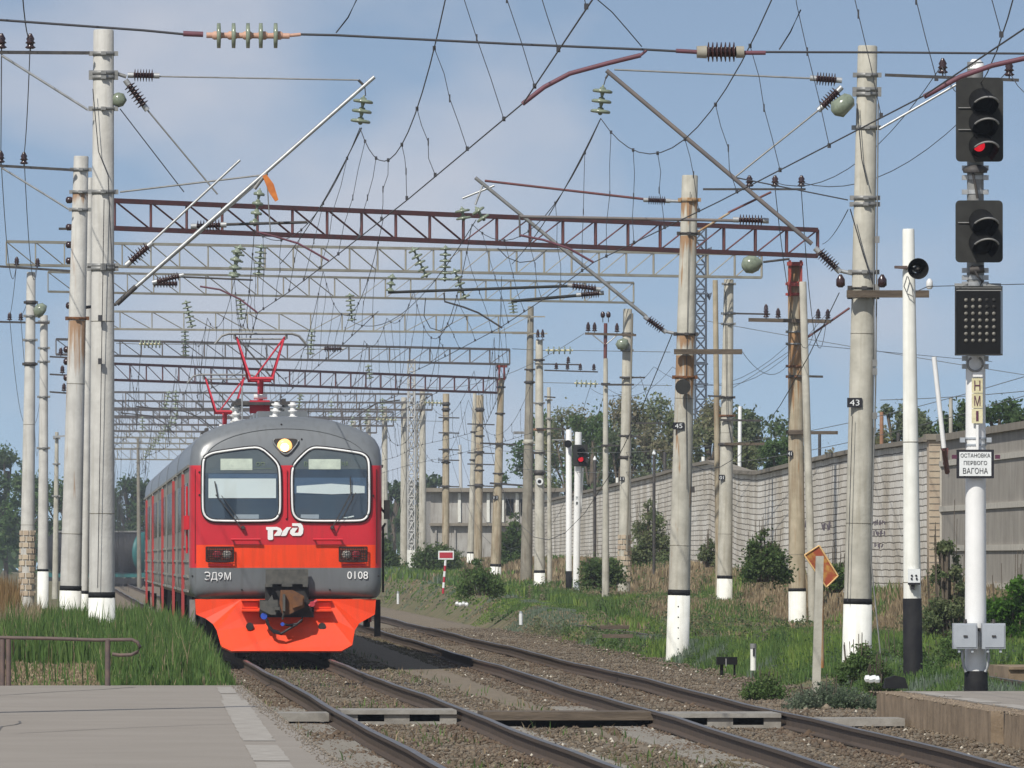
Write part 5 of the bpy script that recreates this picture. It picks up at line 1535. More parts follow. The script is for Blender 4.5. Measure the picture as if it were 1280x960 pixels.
for k in range(5):
    q = PP(847, 758 + k * 13.3, Y, -.215); MB().lathe(q, q - Vector((0, .01, 0)), [(0, .014), (.01, .012)], 8).obj('base_mark', 'black_paint', e)
m = MB(); m.path([PP(858, 612, Y, -.2), PP(857, 480, Y, -.2), PP(862, 240, Y, -.2)], .006, 4); m.obj('earth_cable', 'wire', e)
m = MB(); m.box(PP(866, 612, Y, -.1), (.06, .05, .12)); m.obj('junction', 'steel_dark', e)

# P1 right support (brown), with its red saddle
Y = 297
e = pole('catenary_pole', 'brown stained pole topped by a red steel saddle that holds the nearest girder', Y, (993, 330), (997, 795), (16.5, 22), 'concrete_brown_rust', white=740, band=(736, 740), clamps=[(355, 'red_frame', .06), (368, 'red_frame', .04), (415, 'steel_grey', .02), (430, 'steel_grey', .02), (458, 'coupler_rust', .03), (471, 'coupler_rust', .03), (541, 'wood', .07)],
         plate=('41', 986.5, 567, 7, 7.5), group='concrete catenary poles')
m = MB()
for u in (986.5, 1000.5): m.box(PP(u, 348, Y, -.25), (.07, .07, .95))
m.box(PP(993, 330, Y, -.25), (.42, .2, .10)); m.box(PP(993, 356, Y, -.25), (.36, .08, .08)); m.obj('saddle', 'red_frame', e)
arm(e, Y, 935, 1038, 400, 402, .10, (957, 972, 1022, 1034), 'wood', 'wooden_arm', pin_h=.2)
arm(e, Y, 985, 1028, 470, 471, .06, ()); m = MB(); m.box((PP(1016, 541, Y, -.25)), (1.3, .1, .09)); m.obj('wooden_arm', 'wood', e)
tub(e, 'brace', PP(1006, 424, Y), PP(1062, 385, Y), .03, 'red_oxide')
MB().lathe(PP(926, 333, Y, -.35), PP(953, 328, Y, -.35), [(0, .06), (.08, .2), (.25, .25), (.42, .2), (.55, .06)], 16).obj('switch_box', 'glass_insulator', e)
tub(e, 'box_arm', PP(953, 328, Y, -.35), PP(986, 324, Y, -.3), .03, 'steel_dark')
e = pole('stay_pole', 'bare grey pole leaning against the back of the red saddled pole', 292, (1003.5, 352), (1015, 745), (9, 10), 'concrete', cat='pole')
# P2 right support
Y = 323
e = pole('catenary_pole', 'pale pole with small blank looking plate, right of pole 45, carrying the second girder', Y, (911, 349), (905.5, 757), (12, 19.5), 'concrete', white=724, band=(720, 724), clamps=[355, 392, 405, (497, 'steel_dark', .03), (520, 'coupler_rust', .03), (556, 'steel_dark', .05)],
         plate=('01', 901.5, 597, 7.5, 7), group='concrete catenary poles')
arm(e, Y, 916, 962, 392, 393, .05, (957,)); arm(e, Y, 900, 952, 525, 526, .06, ()); arm(e, Y, 884, 905, 495, 496, .05, ())
m = MB(); m.path([PP(906, 365, Y, -.2), PP(908, 520, Y, -.25), PP(917, 570, Y, -.1)], .01, 4); m.obj('cable', 'wire', e)
m = MB(); m.box(PP(930, 555, Y, -.25), (1.15, .09, .08)); m.obj('wooden_arm', 'wood', e)
e = pole('stay_pole', 'thin brownish pole immediately left of the second girder pole', 326, (894, 350), (898, 700), (6.5, 8), 'concrete_brown', cat='pole')
e = pole('distant_post', 'short white post behind the wall to the right of the second girder pole', 420, (925, 508), (924, 640), (4.5, 5), 'white_paint', cat='post')
# P3 right support with brick foot
Y = 358
e = pole('catenary_pole', 'split concrete pole with a yellow brick collar at its foot, left of pole 45', Y, (784.5, 386), (780, 738), (11, 16), 'concrete', clamps=[(418, 'steel_dark', .06), (438, 'steel_grey', .05), (472, 'steel_grey', .04), (545, 'steel_dark', .03), (572, 'steel_dark', .05)],
         plate=('11', 777, 598.5, 6, 5.5), bricks=(668, 728), group='concrete catenary poles')
for (u0, u1, v) in ((786, 832, 529), (786, 801, 546), (774, 806, 472)): arm(e, Y, u0, u1, v, v, .05, ())
m = MB(); m.lathe(PP(775, 424, Y, -.3), PP(778, 432, Y, -.3), [(0, .1), (.1, .22), (.28, .2), (.36, .06)], 10); m.obj('switch_box', 'glass_insulator', e)
m = MB(); m.path([PP(790, 392, Y, -.3), PP(787, 520, Y, -.3), PP(783, 690, Y, -.3)], .03, 5); m.obj('cable', 'concrete_dark', e)
Y = 340
e = pole('utility_pole', 'thin pole with a dark steel top and crossarm of insulators, left of the split pole', Y, (757, 448), (757, 722), (5.5, 9), 'concrete', clamps=[(480, 'steel_dark', .03), (557, 'steel_dark', .03)], cat='pole')
tub(e, 'steel_top', PP(757, 404, Y), PP(756.5, 455, Y), .055, 'red_oxide')
arm(e, Y, 731, 795, 417, 419, .07, (735, 743, 771), 'wood', 'crossarm', dy=-.1, pin_h=.22, braces=[(741, 419, 755, 430), (771, 419, 758, 430)])
for u in (753.5, 760.5): 
    q = PP(u, 403, Y); MB().lathe(q, q + Vector((0, 0, .33)), [(0, .012), (.14, .012), (.15, .05), (.20, .07), (.27, .07), (.33, .03)], 8).obj('pin_insulator', 'porcelain', e)
arm(e, Y, 752, 792, 481, 481, .06, ()); arm(e, Y, 752, 774, 557, 557, .05, ())
# middle group
Y = 404
e = pole('catenary_pole', 'dark brownish pole in the middle, with pale crossarms near its top', 425, (663.5, 383), (658, 712), (7.5, 15), 'concrete_dark', clamps=[(478, 'steel_dark', .06), (462, 'steel_dark', .03), (553, 'concrete', .1)], group='concrete catenary poles')
arm(e, 425, 653, 681, 396, 396, .05, (), 'beam_grey'); arm(e, 425, 640, 684, 417, 417, .05, (), 'beam_grey')
m = MB(); a_ = PP(650, 541, 425); m.box(a_, (.5, .15, .1)); m.obj('lamp_arm', 'steel_grey', e)
e = pole('catenary_pole', 'pale pole with white foot and a round plate, just right of the dark brownish pole', Y, (674, 425), (674.5, 742), (9, 14), 'concrete', white=716, band=(713, 716.5), clamps=[(450, 'steel_dark', .04), (504, 'steel_grey', .03), (537, 'brown_brick', .04), (566, 'steel_dark', .03), (591, 'steel_dark', .09)], group='concrete catenary poles')
arm(e, Y, 668, 724, 455, 456, .05, (710,)); arm(e, Y, 680, 747, 463, 465, .05, (695, 709, 725, 742)); arm(e, Y, 670, 706, 536, 536, .06, ())
for u in (672, 678): arm(e, Y, u - 2, u + 2, 425, 425, .04, (u,), pin_h=.25)
m = MB(); q = PP(674, 602, Y, -.22); m.lathe(q, q - Vector((0, .03, 0)), [(0, .13), (.03, .13)], 16); o = m.obj('round_plate', 'sign_white', e); m = MB(); m.lathe(q - Vector((0, .03, 0)), q - Vector((0, .035, 0)), [(0, .07), (.005, .07)], 12); m.obj('plate_mark', 'letter_black', o).location = (0, 0, 0)
e = pole('catenary_pole', 'thin grey pole half hidden behind the pole with the round plate', 420, (686, 484), (687, 712), (4.5, 6), 'concrete', clamps=[500, 523], group='concrete catenary poles')
arm(e, 420, 680, 694, 496, 497, .05, ()); arm(e, 420, 678, 706, 536, 536, .05, ())
Y = 470
e = pole('catenary_pole', 'brownish pole holding the right end of the dark fifth girder, white foot', Y, (626.5, 472), (619, 730), (7.5, 14), 'concrete_brown', white=708, band=(705, 708.5), clamps=[(484, 'steel_dark', .04), (517, 'steel_dark', .04), (555, 'steel_dark', .05), (592, 'steel_dark', .03)], plate=('11', 619, 622, 7, 5), group='concrete catenary poles')
m = MB()
for u in (623.8, 630): m.box(PP(u, 466, Y, -.2), (.08, .08, .62))
m.box(PP(627, 458, Y, -.2), (.45, .15, .1)); m.obj('saddle', 'red_frame', e)
arm(e, Y, 600, 645, 554, 556, .07, ()); arm(e, Y, 612, 668, 604, 608, .08, ())
Y = 544
e = pole('catenary_pole', 'brown pole with a white foot, nearer one of the close pair left of centre', Y, (600, 494), (597, 720), (9, 11), 'concrete_brown', white=702, band=(699.5, 702), clamps=[(512, 'steel_dark', .1), (545, 'steel_dark', .04), (565, 'steel_dark', .05), (588, 'steel_dark', .04), (607, 'steel_dark', .09)], group='concrete catenary poles')
for v in (530, 566, 580, 607): arm(e, Y, 584, 618, v, v + 1, .06, ())
e = pole('catenary_pole', 'grey pole with a white foot, farther one of the close pair left of centre', 560, (593.5, 490), (587.5, 716), (4.5, 9), 'concrete', white=692, band=(690, 692), clamps=[(540, 'steel_dark', .04), (575, 'steel_dark', .04)], group='concrete catenary poles')
e = pole('catenary_pole', 'brown banded pole rising behind the small red and white sign', 560, (557.5, 492), (557, 712), (8, 9.5), 'concrete_brown', clamps=[(505, 'steel_dark', .1), (512, 'steel_dark', .1), (562, 'steel_dark', .05), (578, 'steel_dark', .05), (608, 'steel_dark', .05)], group='concrete catenary poles')
for v in (522, 541, 562, 575, 608): arm(e, 560, 548, 574, v, v + .5, .06, ())
e = pole('catenary_pole', 'short brown pole left of the white lattice mast beside the train', 640, (507, 560), (504, 690), (4.5, 7), 'concrete_brown', clamps=[(575, 'steel_dark', .05), (600, 'concrete', .1)], group='concrete catenary poles')
e = pole('catenary_pole', 'very thin far pole between the lattice mast and the sign pole', 700, (575, 556), (576, 612), (4, 4.5), 'lattice_white', clamps=[566], group='concrete catenary poles')
m = MB()
def lattice(e, u0, u1, v0, v1, Y, m_, r, step, name='lattice', dep=None, seg=1):
    w = (u1 - u0) / (F / Y); a = P((u0 + u1) / 2, v0, Y); b = P((u0 + u1) / 2, v1, Y); h = a.z - b.z
    q = MB(); d = dep or w
    for sx in (-1, 1):
        for sy in (-1, 1): q.tube((a.x + sx * w / 2, Y + sy * d / 2, a.z), (b.x + sx * w / 2, Y + sy * d / 2, b.z), r * 1.3, n=4)
    k = int(h / step)
    for i in range(k):
        z0 = b.z + h * i / k; z1 = b.z + h * (i + 1) / k
        for sy in (-1, 1):
            q.tube((a.x - w / 2, Y + sy * d / 2, z0), (a.x + w / 2, Y + sy * d / 2, z1), r, n=4); q.tube((a.x + w / 2, Y + sy * d / 2, z0), (a.x - w / 2, Y + sy * d / 2, z1), r, n=4)
            q.tube((a.x - w / 2, Y + sy * d / 2, z1), (a.x + w / 2, Y + sy * d / 2, z1), r, n=4)
        for sx in (-1, 1): q.tube((a.x + sx * w / 2, Y - d / 2, z0), (a.x + sx * w / 2, Y + d / 2, z1), r, n=4)
    return q.obj(name, m_, e)
q = P(514, 708, 560); e = thing('lattice_mast', (q.x, 560, gz(q.x, 560)), 'white painted lattice mast with a white block foot right of the train', 'mast')
lattice(e, 510, 518.5, 450, 692, 560, 'lattice_white', .028, .55); MB().box(P(514, 700, 560) + Vector((0, 0, -.3)), (.42, .42, 1.6)).obj('foot', 'whitewash', e); MB().tube(P(514, 600, 560), P(514, 690, 560), .12).obj('core', 'lattice_white', e)
q = P(524, 690, 600); e = thing('lattice_mast', (q.x, 600, gz(q.x, 600)), 'fainter lattice mast directly behind the white lattice mast', 'mast'); lattice(e, 521, 527, 505, 700, 600, 'beam_grey', .025, .6)
q = P(876, 520, 880); e = thing('radio_tower', (q.x, 880, gz(q.x, 880)), 'tall dark blue lattice radio tower behind pole 45', 'tower')
lattice(e, 869, 882.5, 285, 560, 880, 'lattice_blue', .045, .95)
for v in (318, 367, 455, 480): MB().box(P(876, v, 880), (1.1, 1.1, .12)).obj('platform_ring', 'lattice_blue', e)
for v in (312, 369): MB().lathe(P(884, v, 880), P(890, v + 2, 880), [(0, .1), (.3, .35)], 10).obj('antenna', 'lattice_blue', e)

# ================================================================ girders
def gantry(label, YL, uL, tL, bL, YR, uR, tR, bR, m, r=.045, pan=.86, w=.42, split=None, rh=None):
    A, B = P(uL, tL, YL), P(uR, tR, YR); A2, B2 = P(uL, bL, YL), P(uR, bR, YR)
    e = thing('girder', ((A.x + B.x) / 2, (A.y + B.y) / 2, A2.z), label, 'girder', 'lattice girders spanning the tracks')
    nn = Vector((0, 1, 0))
    for nm, a, b in (('top_chord', A, B), ('bottom_chord', A2, B2)):
        q = MB()
        for s in (-.5, .5): q.box((a + b) / 2 + nn * w * s, ((b - a).length, r * 1.5, r * 2), ((b - a).normalized(), nn, (b - a).normalized().cross(nn).normalized()))
        q.obj(nm, m, e)
    L = (B - A).length; k = max(2, int(abs(B.x - A.x) / pan)); q = MB(); fp = split if split is not None else .48
    for i in range(k + 1):
        t = i / k; a, a2 = A.lerp(B, t), A2.lerp(B2, t)
        for s in (-.5, .5): q.tube(a + nn * w * s, a2 + nn * w * s, r * .58, n=4)
        if i < k:
            c, c2 = A.lerp(B, (i + 1) / k), A2.lerp(B2, (i + 1) / k)
            for s in (-.5, .5):
                if t < fp: q.tube(a + nn * w * s, c2 + nn * w * s, r * .36, n=4)
                else: q.tube(a2 + nn * w * s, c + nn * w * s, r * .36, n=4)
            q.tube(a - nn * w * .5, c + nn * w * .5, r * .25, n=4); q.tube(a2 - nn * w * .5, c2 + nn * w * .5, r * .25, n=4)
        q.tube(a - nn * w * .5, a + nn * w * .5, r * .4, n=4); q.tube(a2 - nn * w * .5, a2 + nn * w * .5, r * .4, n=4)
    q.obj('lattice', m, e)
    return e
gantry('nearest girder, dark red lattice beam spanning all tracks above the train', 274, 98, 249, 283.5, 297, 1022, 287.5, 320, 'red_oxide', .055, split=.5)
gantry('pale grey girder just below and behind the nearest red one', 311, 8, 302, 331, 323, 952, 318, 347, 'beam_grey', .034, .78, split=.5)
gantry('third girder from the front, pale and ending above the split pole', 343, 60, 340, 364.5, 358, 792, 353.5, 378.5, 'beam_grey', .030, .80)
gantry('fourth girder from the front, thin tan beam above the train pantograph', 398, 110, 389, 411, 404, 662, 395, 416, 'beam_grey', .034, 1.1)
gantry('fifth girder, dark thin lattice beam level with the pantograph head', 452, 70, 424, 443, 470, 637, 437, 455.5, 'beam_dark', .045, .85)
gantry('sixth girder, rusty brown lattice beam behind the raised pantograph arms', 502, 100, 453, 473.5, 544, 622, 473, 491, 'red_oxide', .055, .75)
far = [(618, 512, 'girder just behind the seventh one, hazy dark beam'), (690, 490, 'girder just behind the eighth one, faint and pale'), (760, 475, 'girder just behind the ninth one, very faint'),
       (586, 530, 'seventh girder, hazy beam just above the train roof'), (655, 500, 'eighth girder, faint beam above the train roof line'), (725, 480, 'ninth girder, faint beam near the roof line of the train'),
       (800, 470, 'tenth girder, very faint far beam right of the train'), (880, 450, 'farthest girder, barely visible beam low over the tracks')]
for (Yf, uR, lab) in far:
    s = F / Yf; v = 700 - 8.8 * s; X1 = 19.3
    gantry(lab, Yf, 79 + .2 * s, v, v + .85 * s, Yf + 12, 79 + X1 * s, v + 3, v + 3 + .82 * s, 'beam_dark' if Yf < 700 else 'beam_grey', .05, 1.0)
    e = pole('catenary_pole', 'far pole under the right end of the ' + ('' if lab[0] == 'g' else '') + lab.split(',')[0], Yf + 12, (79 + 18.8 * s, v - 4), (79 + 18.8 * s, 700), (.3 * s, .42 * s), 'concrete', group='concrete catenary poles')
    for k in range(3):
        uu = 79 + (6 + k * 5) * s; strng(e if False else e, P(uu, v + .85 * s, Yf), P(uu - .2 * s, v + 1.7 * s, Yf), 4, .13, name='insulator_string')

# ================================================================ overhead line
def line_pts(a, b, sag, n=14):
    return [a.lerp(b, i / n) - Vector((0, 0, 4 * sag * (i / n) * (1 - i / n))) for i in range(n + 1)]
def catenary(name, label, sup, rm=.0075, rc=.0080, hang=True, m='wire'):
    """sup = list of (messenger point, contact point), nearest first"""
    o0 = sup[0][0]; e = thing(name, (o0.x, o0.y, 0), label, 'overhead line', 'overhead lines above the tracks')
    mm, cc = [], []; nd = 0; dr = []
    for i in range(len(sup) - 1):
        (a, c), (b, d) = sup[i], sup[i + 1]; L = (b - a).length
        sag = L * L * .00042
        mm += line_pts(a, b, sag, 16)[:-1]; cc += [c, c.lerp(d, .5) - Vector((0, 0, .03))]
        k = int(L / 8)
        for j in range(k):
            t = (j + .5) / k
            pm = a.lerp(b, t) - Vector((0, 0, 4 * sag * t * (1 - t))); pc = c.lerp(d, t); pc.y = pm.y; dr.append((pm, pc))
    mm.append(sup[-1][0]); cc.append(sup[-1][1])
    MB().path(mm, rm, 5).obj('messenger_wire', m, e); MB().path(cc, rc, 5).obj('contact_wire', m, e)
    for pm, pc in dr[:98]:
        q = MB(); r = random.Random(int(pm.y * 10)); L = (pm - pc).length
        k = [pm]
        for t in (.25, .5, .75): k.append(pm.lerp(pc, t) + Vector((r.uniform(-.03, .03), 0, 0)))
        k.append(pc); q.path(k, .0034 + pm.y * .000006, 4)
        q.box(pm, (.035, .03, .05)); q.box(pc, (.035, .03, .05)); q.box(k[2], (.016, .016, .09))
        q.obj('dropper', m, e)
    return e
Z3 = lambda x, y, z: Vector((x, y, z))
c1 = [(Z3(4.0, 56, 8.6), Z3(3.75, 56, 6.3)), (Z3(4.05, 113, 8.45), PP(655, 128, 113)), (PP(450, 160, 170), PP(411, 327, 170)), (PP(318, 287, 213), PP(322, 391, 213)),
      (PP(293, 350, 272), Z3(4.3, 272, 6.35)), (Z3(4.0, 311, 8.5), Z3(3.7, 311, 6.35)), (Z3(4.0, 343, 8.5), Z3(4.3, 343, 6.35)), (Z3(4.0, 398, 8.6), Z3(3.7, 398, 6.4)),
      (Z3(4.0, 452, 8.5), Z3(4.3, 452, 6.4)), (Z3(4.0, 502, 8.5), Z3(3.7, 502, 6.4)), (Z3(4.0, 586, 8.5), Z3(4.3, 586, 6.4)), (Z3(4, 655, 8.5), Z3(3.7, 655, 6.4)), (Z3(4, 880, 8.5), Z3(4.2, 880, 6.4))]
catenary('overhead_line', 'carrier and contact wires with droppers running above the red train', c1)
def t2(y, dx=0, z=8.5): return Z3(T2X(y) + dx, y, z)
c2 = [(t2(56), t2(56, .2, 6.2)), (t2(113, 0, 8.45), PP(1156, 119, 104)), (PP(751, 148, 170), PP(742, 328, 170)), (PP(590, 280, 217), PP(626, 409, 217)),
      (t2(280), t2(280, -.3, 6.35)), (t2(311), t2(311, .3, 6.35)), (t2(343), t2(343, -.3, 6.35)), (t2(398), t2(398, .3, 6.35)), (t2(452), t2(452, -.3, 6.35)), (t2(502), t2(502, .3, 6.35)), (t2(586), t2(586, -.3, 6.35)), (t2(655), t2(655, 0, 6.35)), (t2(880), t2(880, 0, 6.35))]
catenary('overhead_line', 'carrier and contact wires with droppers above the empty right-hand track', c2)
c3 = [(Z3(12.2, 285, 9.0), Z3(12.2, 285, 6.5))] + [(Z3(14.6, y, 8.5), Z3(14.6 + (.3 if i % 2 else -.3), y, 6.4)) for i, y in enumerate((343, 398, 452, 502, 586, 655, 880))]
c3 = [(Z3(11.0, 281, 8.9), Z3(11.2, 281, 6.6)), (Z3(13.2, 343, 8.6), Z3(13.2, 343, 6.5))] + c3[2:]
catenary('overhead_line', 'distant carrier and contact wires farther right, starting at the nearest girder', c3)
c5 = [(Z3(2.4, 345, 8.5), Z3(2.3, 345, 6.4)), (Z3(2.4, 398, 8.6), Z3(2.6, 398, 6.4)), (Z3(2.4, 452, 8.5), Z3(2.1, 452, 6.4)), (Z3(2.4, 586, 8.5), Z3(2.4, 586, 6.4)), (Z3(2.2, 760, 8.5), Z3(2.2, 760, 6.4))]
catenary('overhead_line', 'faint overhead wires left of the train pantograph, far behind', c5)
c6 = [(Z3(10.6, 311, 8.6), Z3(10.5, 311, 6.5)), (Z3(10.8, 398, 8.6), Z3(10.6, 398, 6.4)), (Z3(11, 502, 8.5), Z3(11.2, 502, 6.4)), (Z3(11, 618, 8.5), Z3(11, 618, 6.4)), (Z3(11, 760, 8.5), Z3(11, 760, 6.4))]
catenary('overhead_line', 'distant overhead wires above the third track, between girders', c6)
c7 = [(Z3(17, 404, 8.5), Z3(17, 404, 6.4)), (Z3(17, 470, 8.5), Z3(17.2, 470, 6.4)), (Z3(17, 544, 8.5), Z3(16.8, 544, 6.4)), (Z3(17, 690, 8.5), Z3(17, 690, 6.4)), (Z3(17, 880, 8.5), Z3(17, 880, 6.4))]
catenary('overhead_line', 'far overhead wires low behind the close pair of brown poles', c7)
c4 = [(Z3(6.2, 217, 8.4), Z3(6.1, 217, 6.6)), (Z3(6.4, 276, 8.9), Z3(6.2, 276, 6.5)), (Z3(6.1, 343, 8.6), Z3(6.3, 343, 6.45)), (Z3(6.3, 452, 8.5), Z3(6.1, 452, 6.4)), (Z3(6.3, 544, 8.5), Z3(6.3, 544, 6.4))]
catenary('overhead_line', 'overlapping span of wires between the two tracks, beginning beyond pole 45', c4)

# strings hung under the girders, with steady arms
def hanger(label, p0, p1, n, arm_=None, m='glass_insulator', rd=.15):
    a, b = PP(*p0), PP(*p1); e = thing('insulator_string', (a.x, a.y, b.z), label, 'insulator', 'insulator strings under the girders')
    strng(e, a, b, n, rd, m, 'discs')
    if arm_: MB().path([PP(*q) for q in arm_], .022, 5).obj('steady_arm', 'steel_dark', e)
Yg = 280
hanger('string of glass discs slanting from the nearest girder, left of mid span', (515, 308, Yg), (534, 347, Yg), 5)
hanger('string of glass discs hanging straight down from the nearest girder at mid span', (557, 306, Yg), (556, 352, Yg), 6)
hanger('string of glass discs slanting right below the nearest girder at mid span', (567, 335, Yg + 20), (582, 374, Yg + 20), 5)
hanger('string of glass discs beside the left end of the nearest girder, over the train', (327, 305, 274), (323, 345, 274), 6)
hanger('string of glass discs hanging under the third girder, above the train roof', (437, 366, 346), (440, 402, 346), 6)
hanger('string of glass discs under the fourth girder left of the pantograph', (232, 375, 350), (240, 410, 350), 6)
hanger('string of glass discs left of the pantograph head, fifth girder', (231, 412, 400), (232, 446, 400), 7)
hanger('string of glass discs right of the pantograph head, under the fourth girder', (390, 411, 400), (388, 444, 400), 6)
hanger('small string of discs under the fifth girder right of the pantograph', (460, 455, 455), (463, 474, 455), 4)

for i, (u, v, u2, v2, Yk, lab) in enumerate(((301, 305, 293, 345, 276, 'pale glass string left of the train, dropping from the nearest girder'), (212, 488, 206, 512, 505, 'left one of two small discs strings above the train roof side'), (220, 487, 219, 512, 505, 'right one of two small discs strings above the train roof side'),
        (478, 497, 478, 520, 560, 'faint disc string right of the train roof'), (377, 492, 372, 512, 520, 'short string of discs over the roof insulators'), (178, 520, 178, 540, 600, 'faint disc string left of the train roof'), (414, 500, 414, 522, 600, 'faint string over the right shoulder of the train'), (300, 372, 302, 400, 345, 'small glass string under the third girder, left of the pantograph'), (640, 372, 642, 392, 360, 'short string at the tip of the black registration tube'))):
    hanger(lab, (u, v, Yk), (u2, v2, Yk), 5)
for i, (a, b, Yk, lab) in enumerate(((((170, 508), (230, 514)), ((230, 514), (270, 538)), 520, 'curved registration arm left of the train roof, upper'), (((150, 516), (190, 520)), ((190, 520), (218, 542)), 560, 'curved registration arm left of the train roof, lower'), (((500, 500), (470, 504)), ((470, 504), (446, 520)), 480, 'curved registration arm right of the train roof'))):
    m = MB(); m.path([PP(*a[0], Yk), PP(*a[1], Yk), PP((b[0][0] + b[1][0]) / 2, b[0][1] + 8, Yk), PP(*b[1], Yk)], .03, 5); tag(m.obj('steady_arm', 'steel_dark'), lab, 'registration arm')
# strain insulators in the cross wires of the fifth and sixth girders
def cross_ins(label, a, b, ab, n, style, Y, wire=True):
    e = thing('cross_wire', PP(*a, Y), label, 'cross wire', 'cross wires between the pole rows')
    A, B, C, D = PP(*a, Y), PP(*ab[0], Y), PP(*ab[1], Y), PP(*b, Y)
    q = MB(); q.path([A, B], .012, 4); q.path([C, D], .012, 4); q.obj('wire', 'wire_grey', e)
    if style == 'glass':
        q = MB(); L = (C - B).length; q.tube(B, C, .035, n=8); q.obj('core', 'peach_core' if Y < 200 else 'plate_cream', e)
        for i in range(n):
            c = B.lerp(C, (i + .5) / n); dd = (C - B).normalized(); MB().lathe(c - dd * .025, c + dd * .025, [(0, .05), (.005, .125 if Y < 200 else .14), (.045, .125 if Y < 200 else .14), (.05, .05)], 14).obj('disc', 'glass_insulator', e)
    else:
        ins(e, B, C, n, .12, .05)
cross_ins('cross wire with five pale discs beside the round plate pole', (640, 436, ), (838, 440), ((682, 438), (716, 438)), 5, 'glass', 404)
cross_ins('lower cross wire with five discs left of the thin dark-topped pole', (668, 478), (840, 482), ((718, 479), (747, 480)), 5, 'glass', 420)
cross_ins('cross wire with a row of discs left of the train pantograph', (145, 429), (330, 431), ((174, 430), (202, 430)), 6, 'glass', 380)
cross_ins('cross wire with a dark ribbed insulator right of the pantograph', (380, 437), (500, 437), ((405, 436), (427, 436)), 7, 'brown', 400)
cross_ins('faint cross wire with five discs left of the brown banded pole', (480, 501), (560, 504), ((530, 503), (553, 504)), 5, 'glass', 500)
cross_ins('faint low cross wire with small discs above the train roof', (440, 523), (560, 527), ((470, 524), (496, 525)), 6, 'glass', 560)

# cross span nearest the camera
Yc = 113
e = thing('cross_span', PP(640, 56, Yc), 'nearest cross wire at the top, with a five disc insulator and a dark ribbed insulator', 'cross wire')
MB().path([PP(-700, -20, Yc), PP(-300, 5, Yc), PP(0, 25, Yc), PP(180, 38, Yc), PP(232, 43, Yc)], .013, 5).obj('wire', 'wire', e)
tub(e, 'clamp_rod', PP(229, 42, Yc), PP(254, 43, Yc), .028, 'maroon_tube')
m = MB(); m.tube(PP(258, 44, Yc), PP(362, 45, Yc), .03, n=10)
for i in range(5):
    c = PP(265 + i * 19, 44.4, Yc); m.lathe(c, c + Vector((.1, 0, 0)), [(0, .03), (.02, .045), (.08, .045), (.1, .03)], 10)
m.obj('insulator_core', 'peach_core', e)
for u in (273.5, 292, 310, 326, 344.5):
    c = PP(u, 44.5, Yc); MB().lathe(c - Vector((.022, 0, 0)), c + Vector((.022, 0, 0)), [(0, .05), (.004, .128), (.04, .128), (.044, .05)], 18).obj('disc', 'glass_insulator', e)
tub(e, 'clamp_rod', PP(350, 45.5, Yc), PP(376, 43, Yc), .018, 'peach_core')
MB().path([PP(376, 43, Yc), PP(420, 44, Yc), PP(640, 55, Yc), PP(808, 62, Yc), PP(845, 64, Yc)], .013, 5).obj('wire', 'wire', e)
tub(e, 'clamp_rod', PP(845, 63.5, Yc), PP(872, 65, Yc), .022, 'maroon_tube'); tub(e, 'clamp_rod', PP(930, 66, Yc), PP(957, 66, Yc), .022, 'maroon_tube')
MB().lathe(PP(871, 65, Yc), PP(883, 65, Yc), [(0, .06), (.10, .065)], 12).obj('insulator_cap', 'beam_grey', e); m = MB(); m.lathe(PP(920, 65, Yc), PP(930, 65, Yc), [(0, .06), (.08, .06)], 12); m.obj('insulator_cap', 'beam_grey', e)
MB().ribs(PP(883, 65, Yc), PP(920, 65, Yc), 7, .05, .10, 16).obj('insulator', 'porcelain', e)
MB().path([PP(957, 65, Yc), PP(1100, 65.5, Yc), PP(1280, 67, Yc), PP(1500, 60, Yc), PP(1900, 30, Yc)], .012, 5).obj('wire', 'wire', e)
m = MB(); m.path([PP(653, 130, Yc), PP(680, 109, Yc), PP(712, 92, Yc), PP(760, 79, Yc), PP(801, 69, Yc)], .024, 8); m.tube(PP(801, 69, Yc), PP(808, 63, Yc), .014); m.obj('steady_arm', 'maroon_tube', e)
m = MB(); m.path([PP(1155, 121, 104), PP(1200, 96, 104), PP(1240, 82, 104), PP(1285, 72, 104), PP(1420, 40, 104)], .024, 8); m.obj('steady_arm', 'maroon_tube', e)
m = MB(); m.path([PP(745, -2, 109), PP(765, 15, 110), PP(785, 38, 112), PP(802, 58, Yc)], .007, 4); m.path([PP(448, -5, Yc), PP(435, 22, Yc), PP(420, 41, Yc)], .007, 4); m.path([PP(1001, 12, Yc), PP(988, 40, Yc), PP(974, 62, Yc)], .007, 4); m.obj('hanger_wire', 'wire', e)

e = thing('catenary_pole', (-2.9, 112.6, .2), 'concrete pole left of the frame that carries the nearest cross wire', 'pole', 'concrete catenary poles')
MB().lathe((-2.9, 112.6, 10.4), (-2.9, 112.6, .15), [(0, .13), (.02, .15), (10.25, .23)], 18).obj('shaft', 'concrete', e)
# feeder and return wires along the pole rows
def feeder(label, pts, r=.008, sag=.5, m='wire'):
    pp = []
    for i in range(len(pts) - 1):
        L = (pts[i + 1] - pts[i]).length; pp += line_pts(pts[i], pts[i + 1], sag * (L / 55.) ** 2, 12)[:-1]
    pp.append(pts[-1]); o = MB().path(pp, r, 4).obj('feeder_wire', m); tag(o, label, 'wire', 'feeder wires along the pole rows'); return o
feeder('feeder wire over the outer insulator of the left crossarms', [PP(-120, -330, 100), PP(2, 47, 170), PP(1, 193, 213), PP(21, 326, 300), PP(12, 396, 335), Z3(-1.2, 450, 8.6), Z3(-1.2, 560, 8.4)])
feeder('feeder wire over the inner insulator of the left crossarms', [PP(10, -340, 100), PP(38, 47, 170), PP(30, 193, 213), PP(47, 328, 300), PP(26, 396, 335), Z3(-.9, 450, 8.6), Z3(-.9, 560, 8.4)])
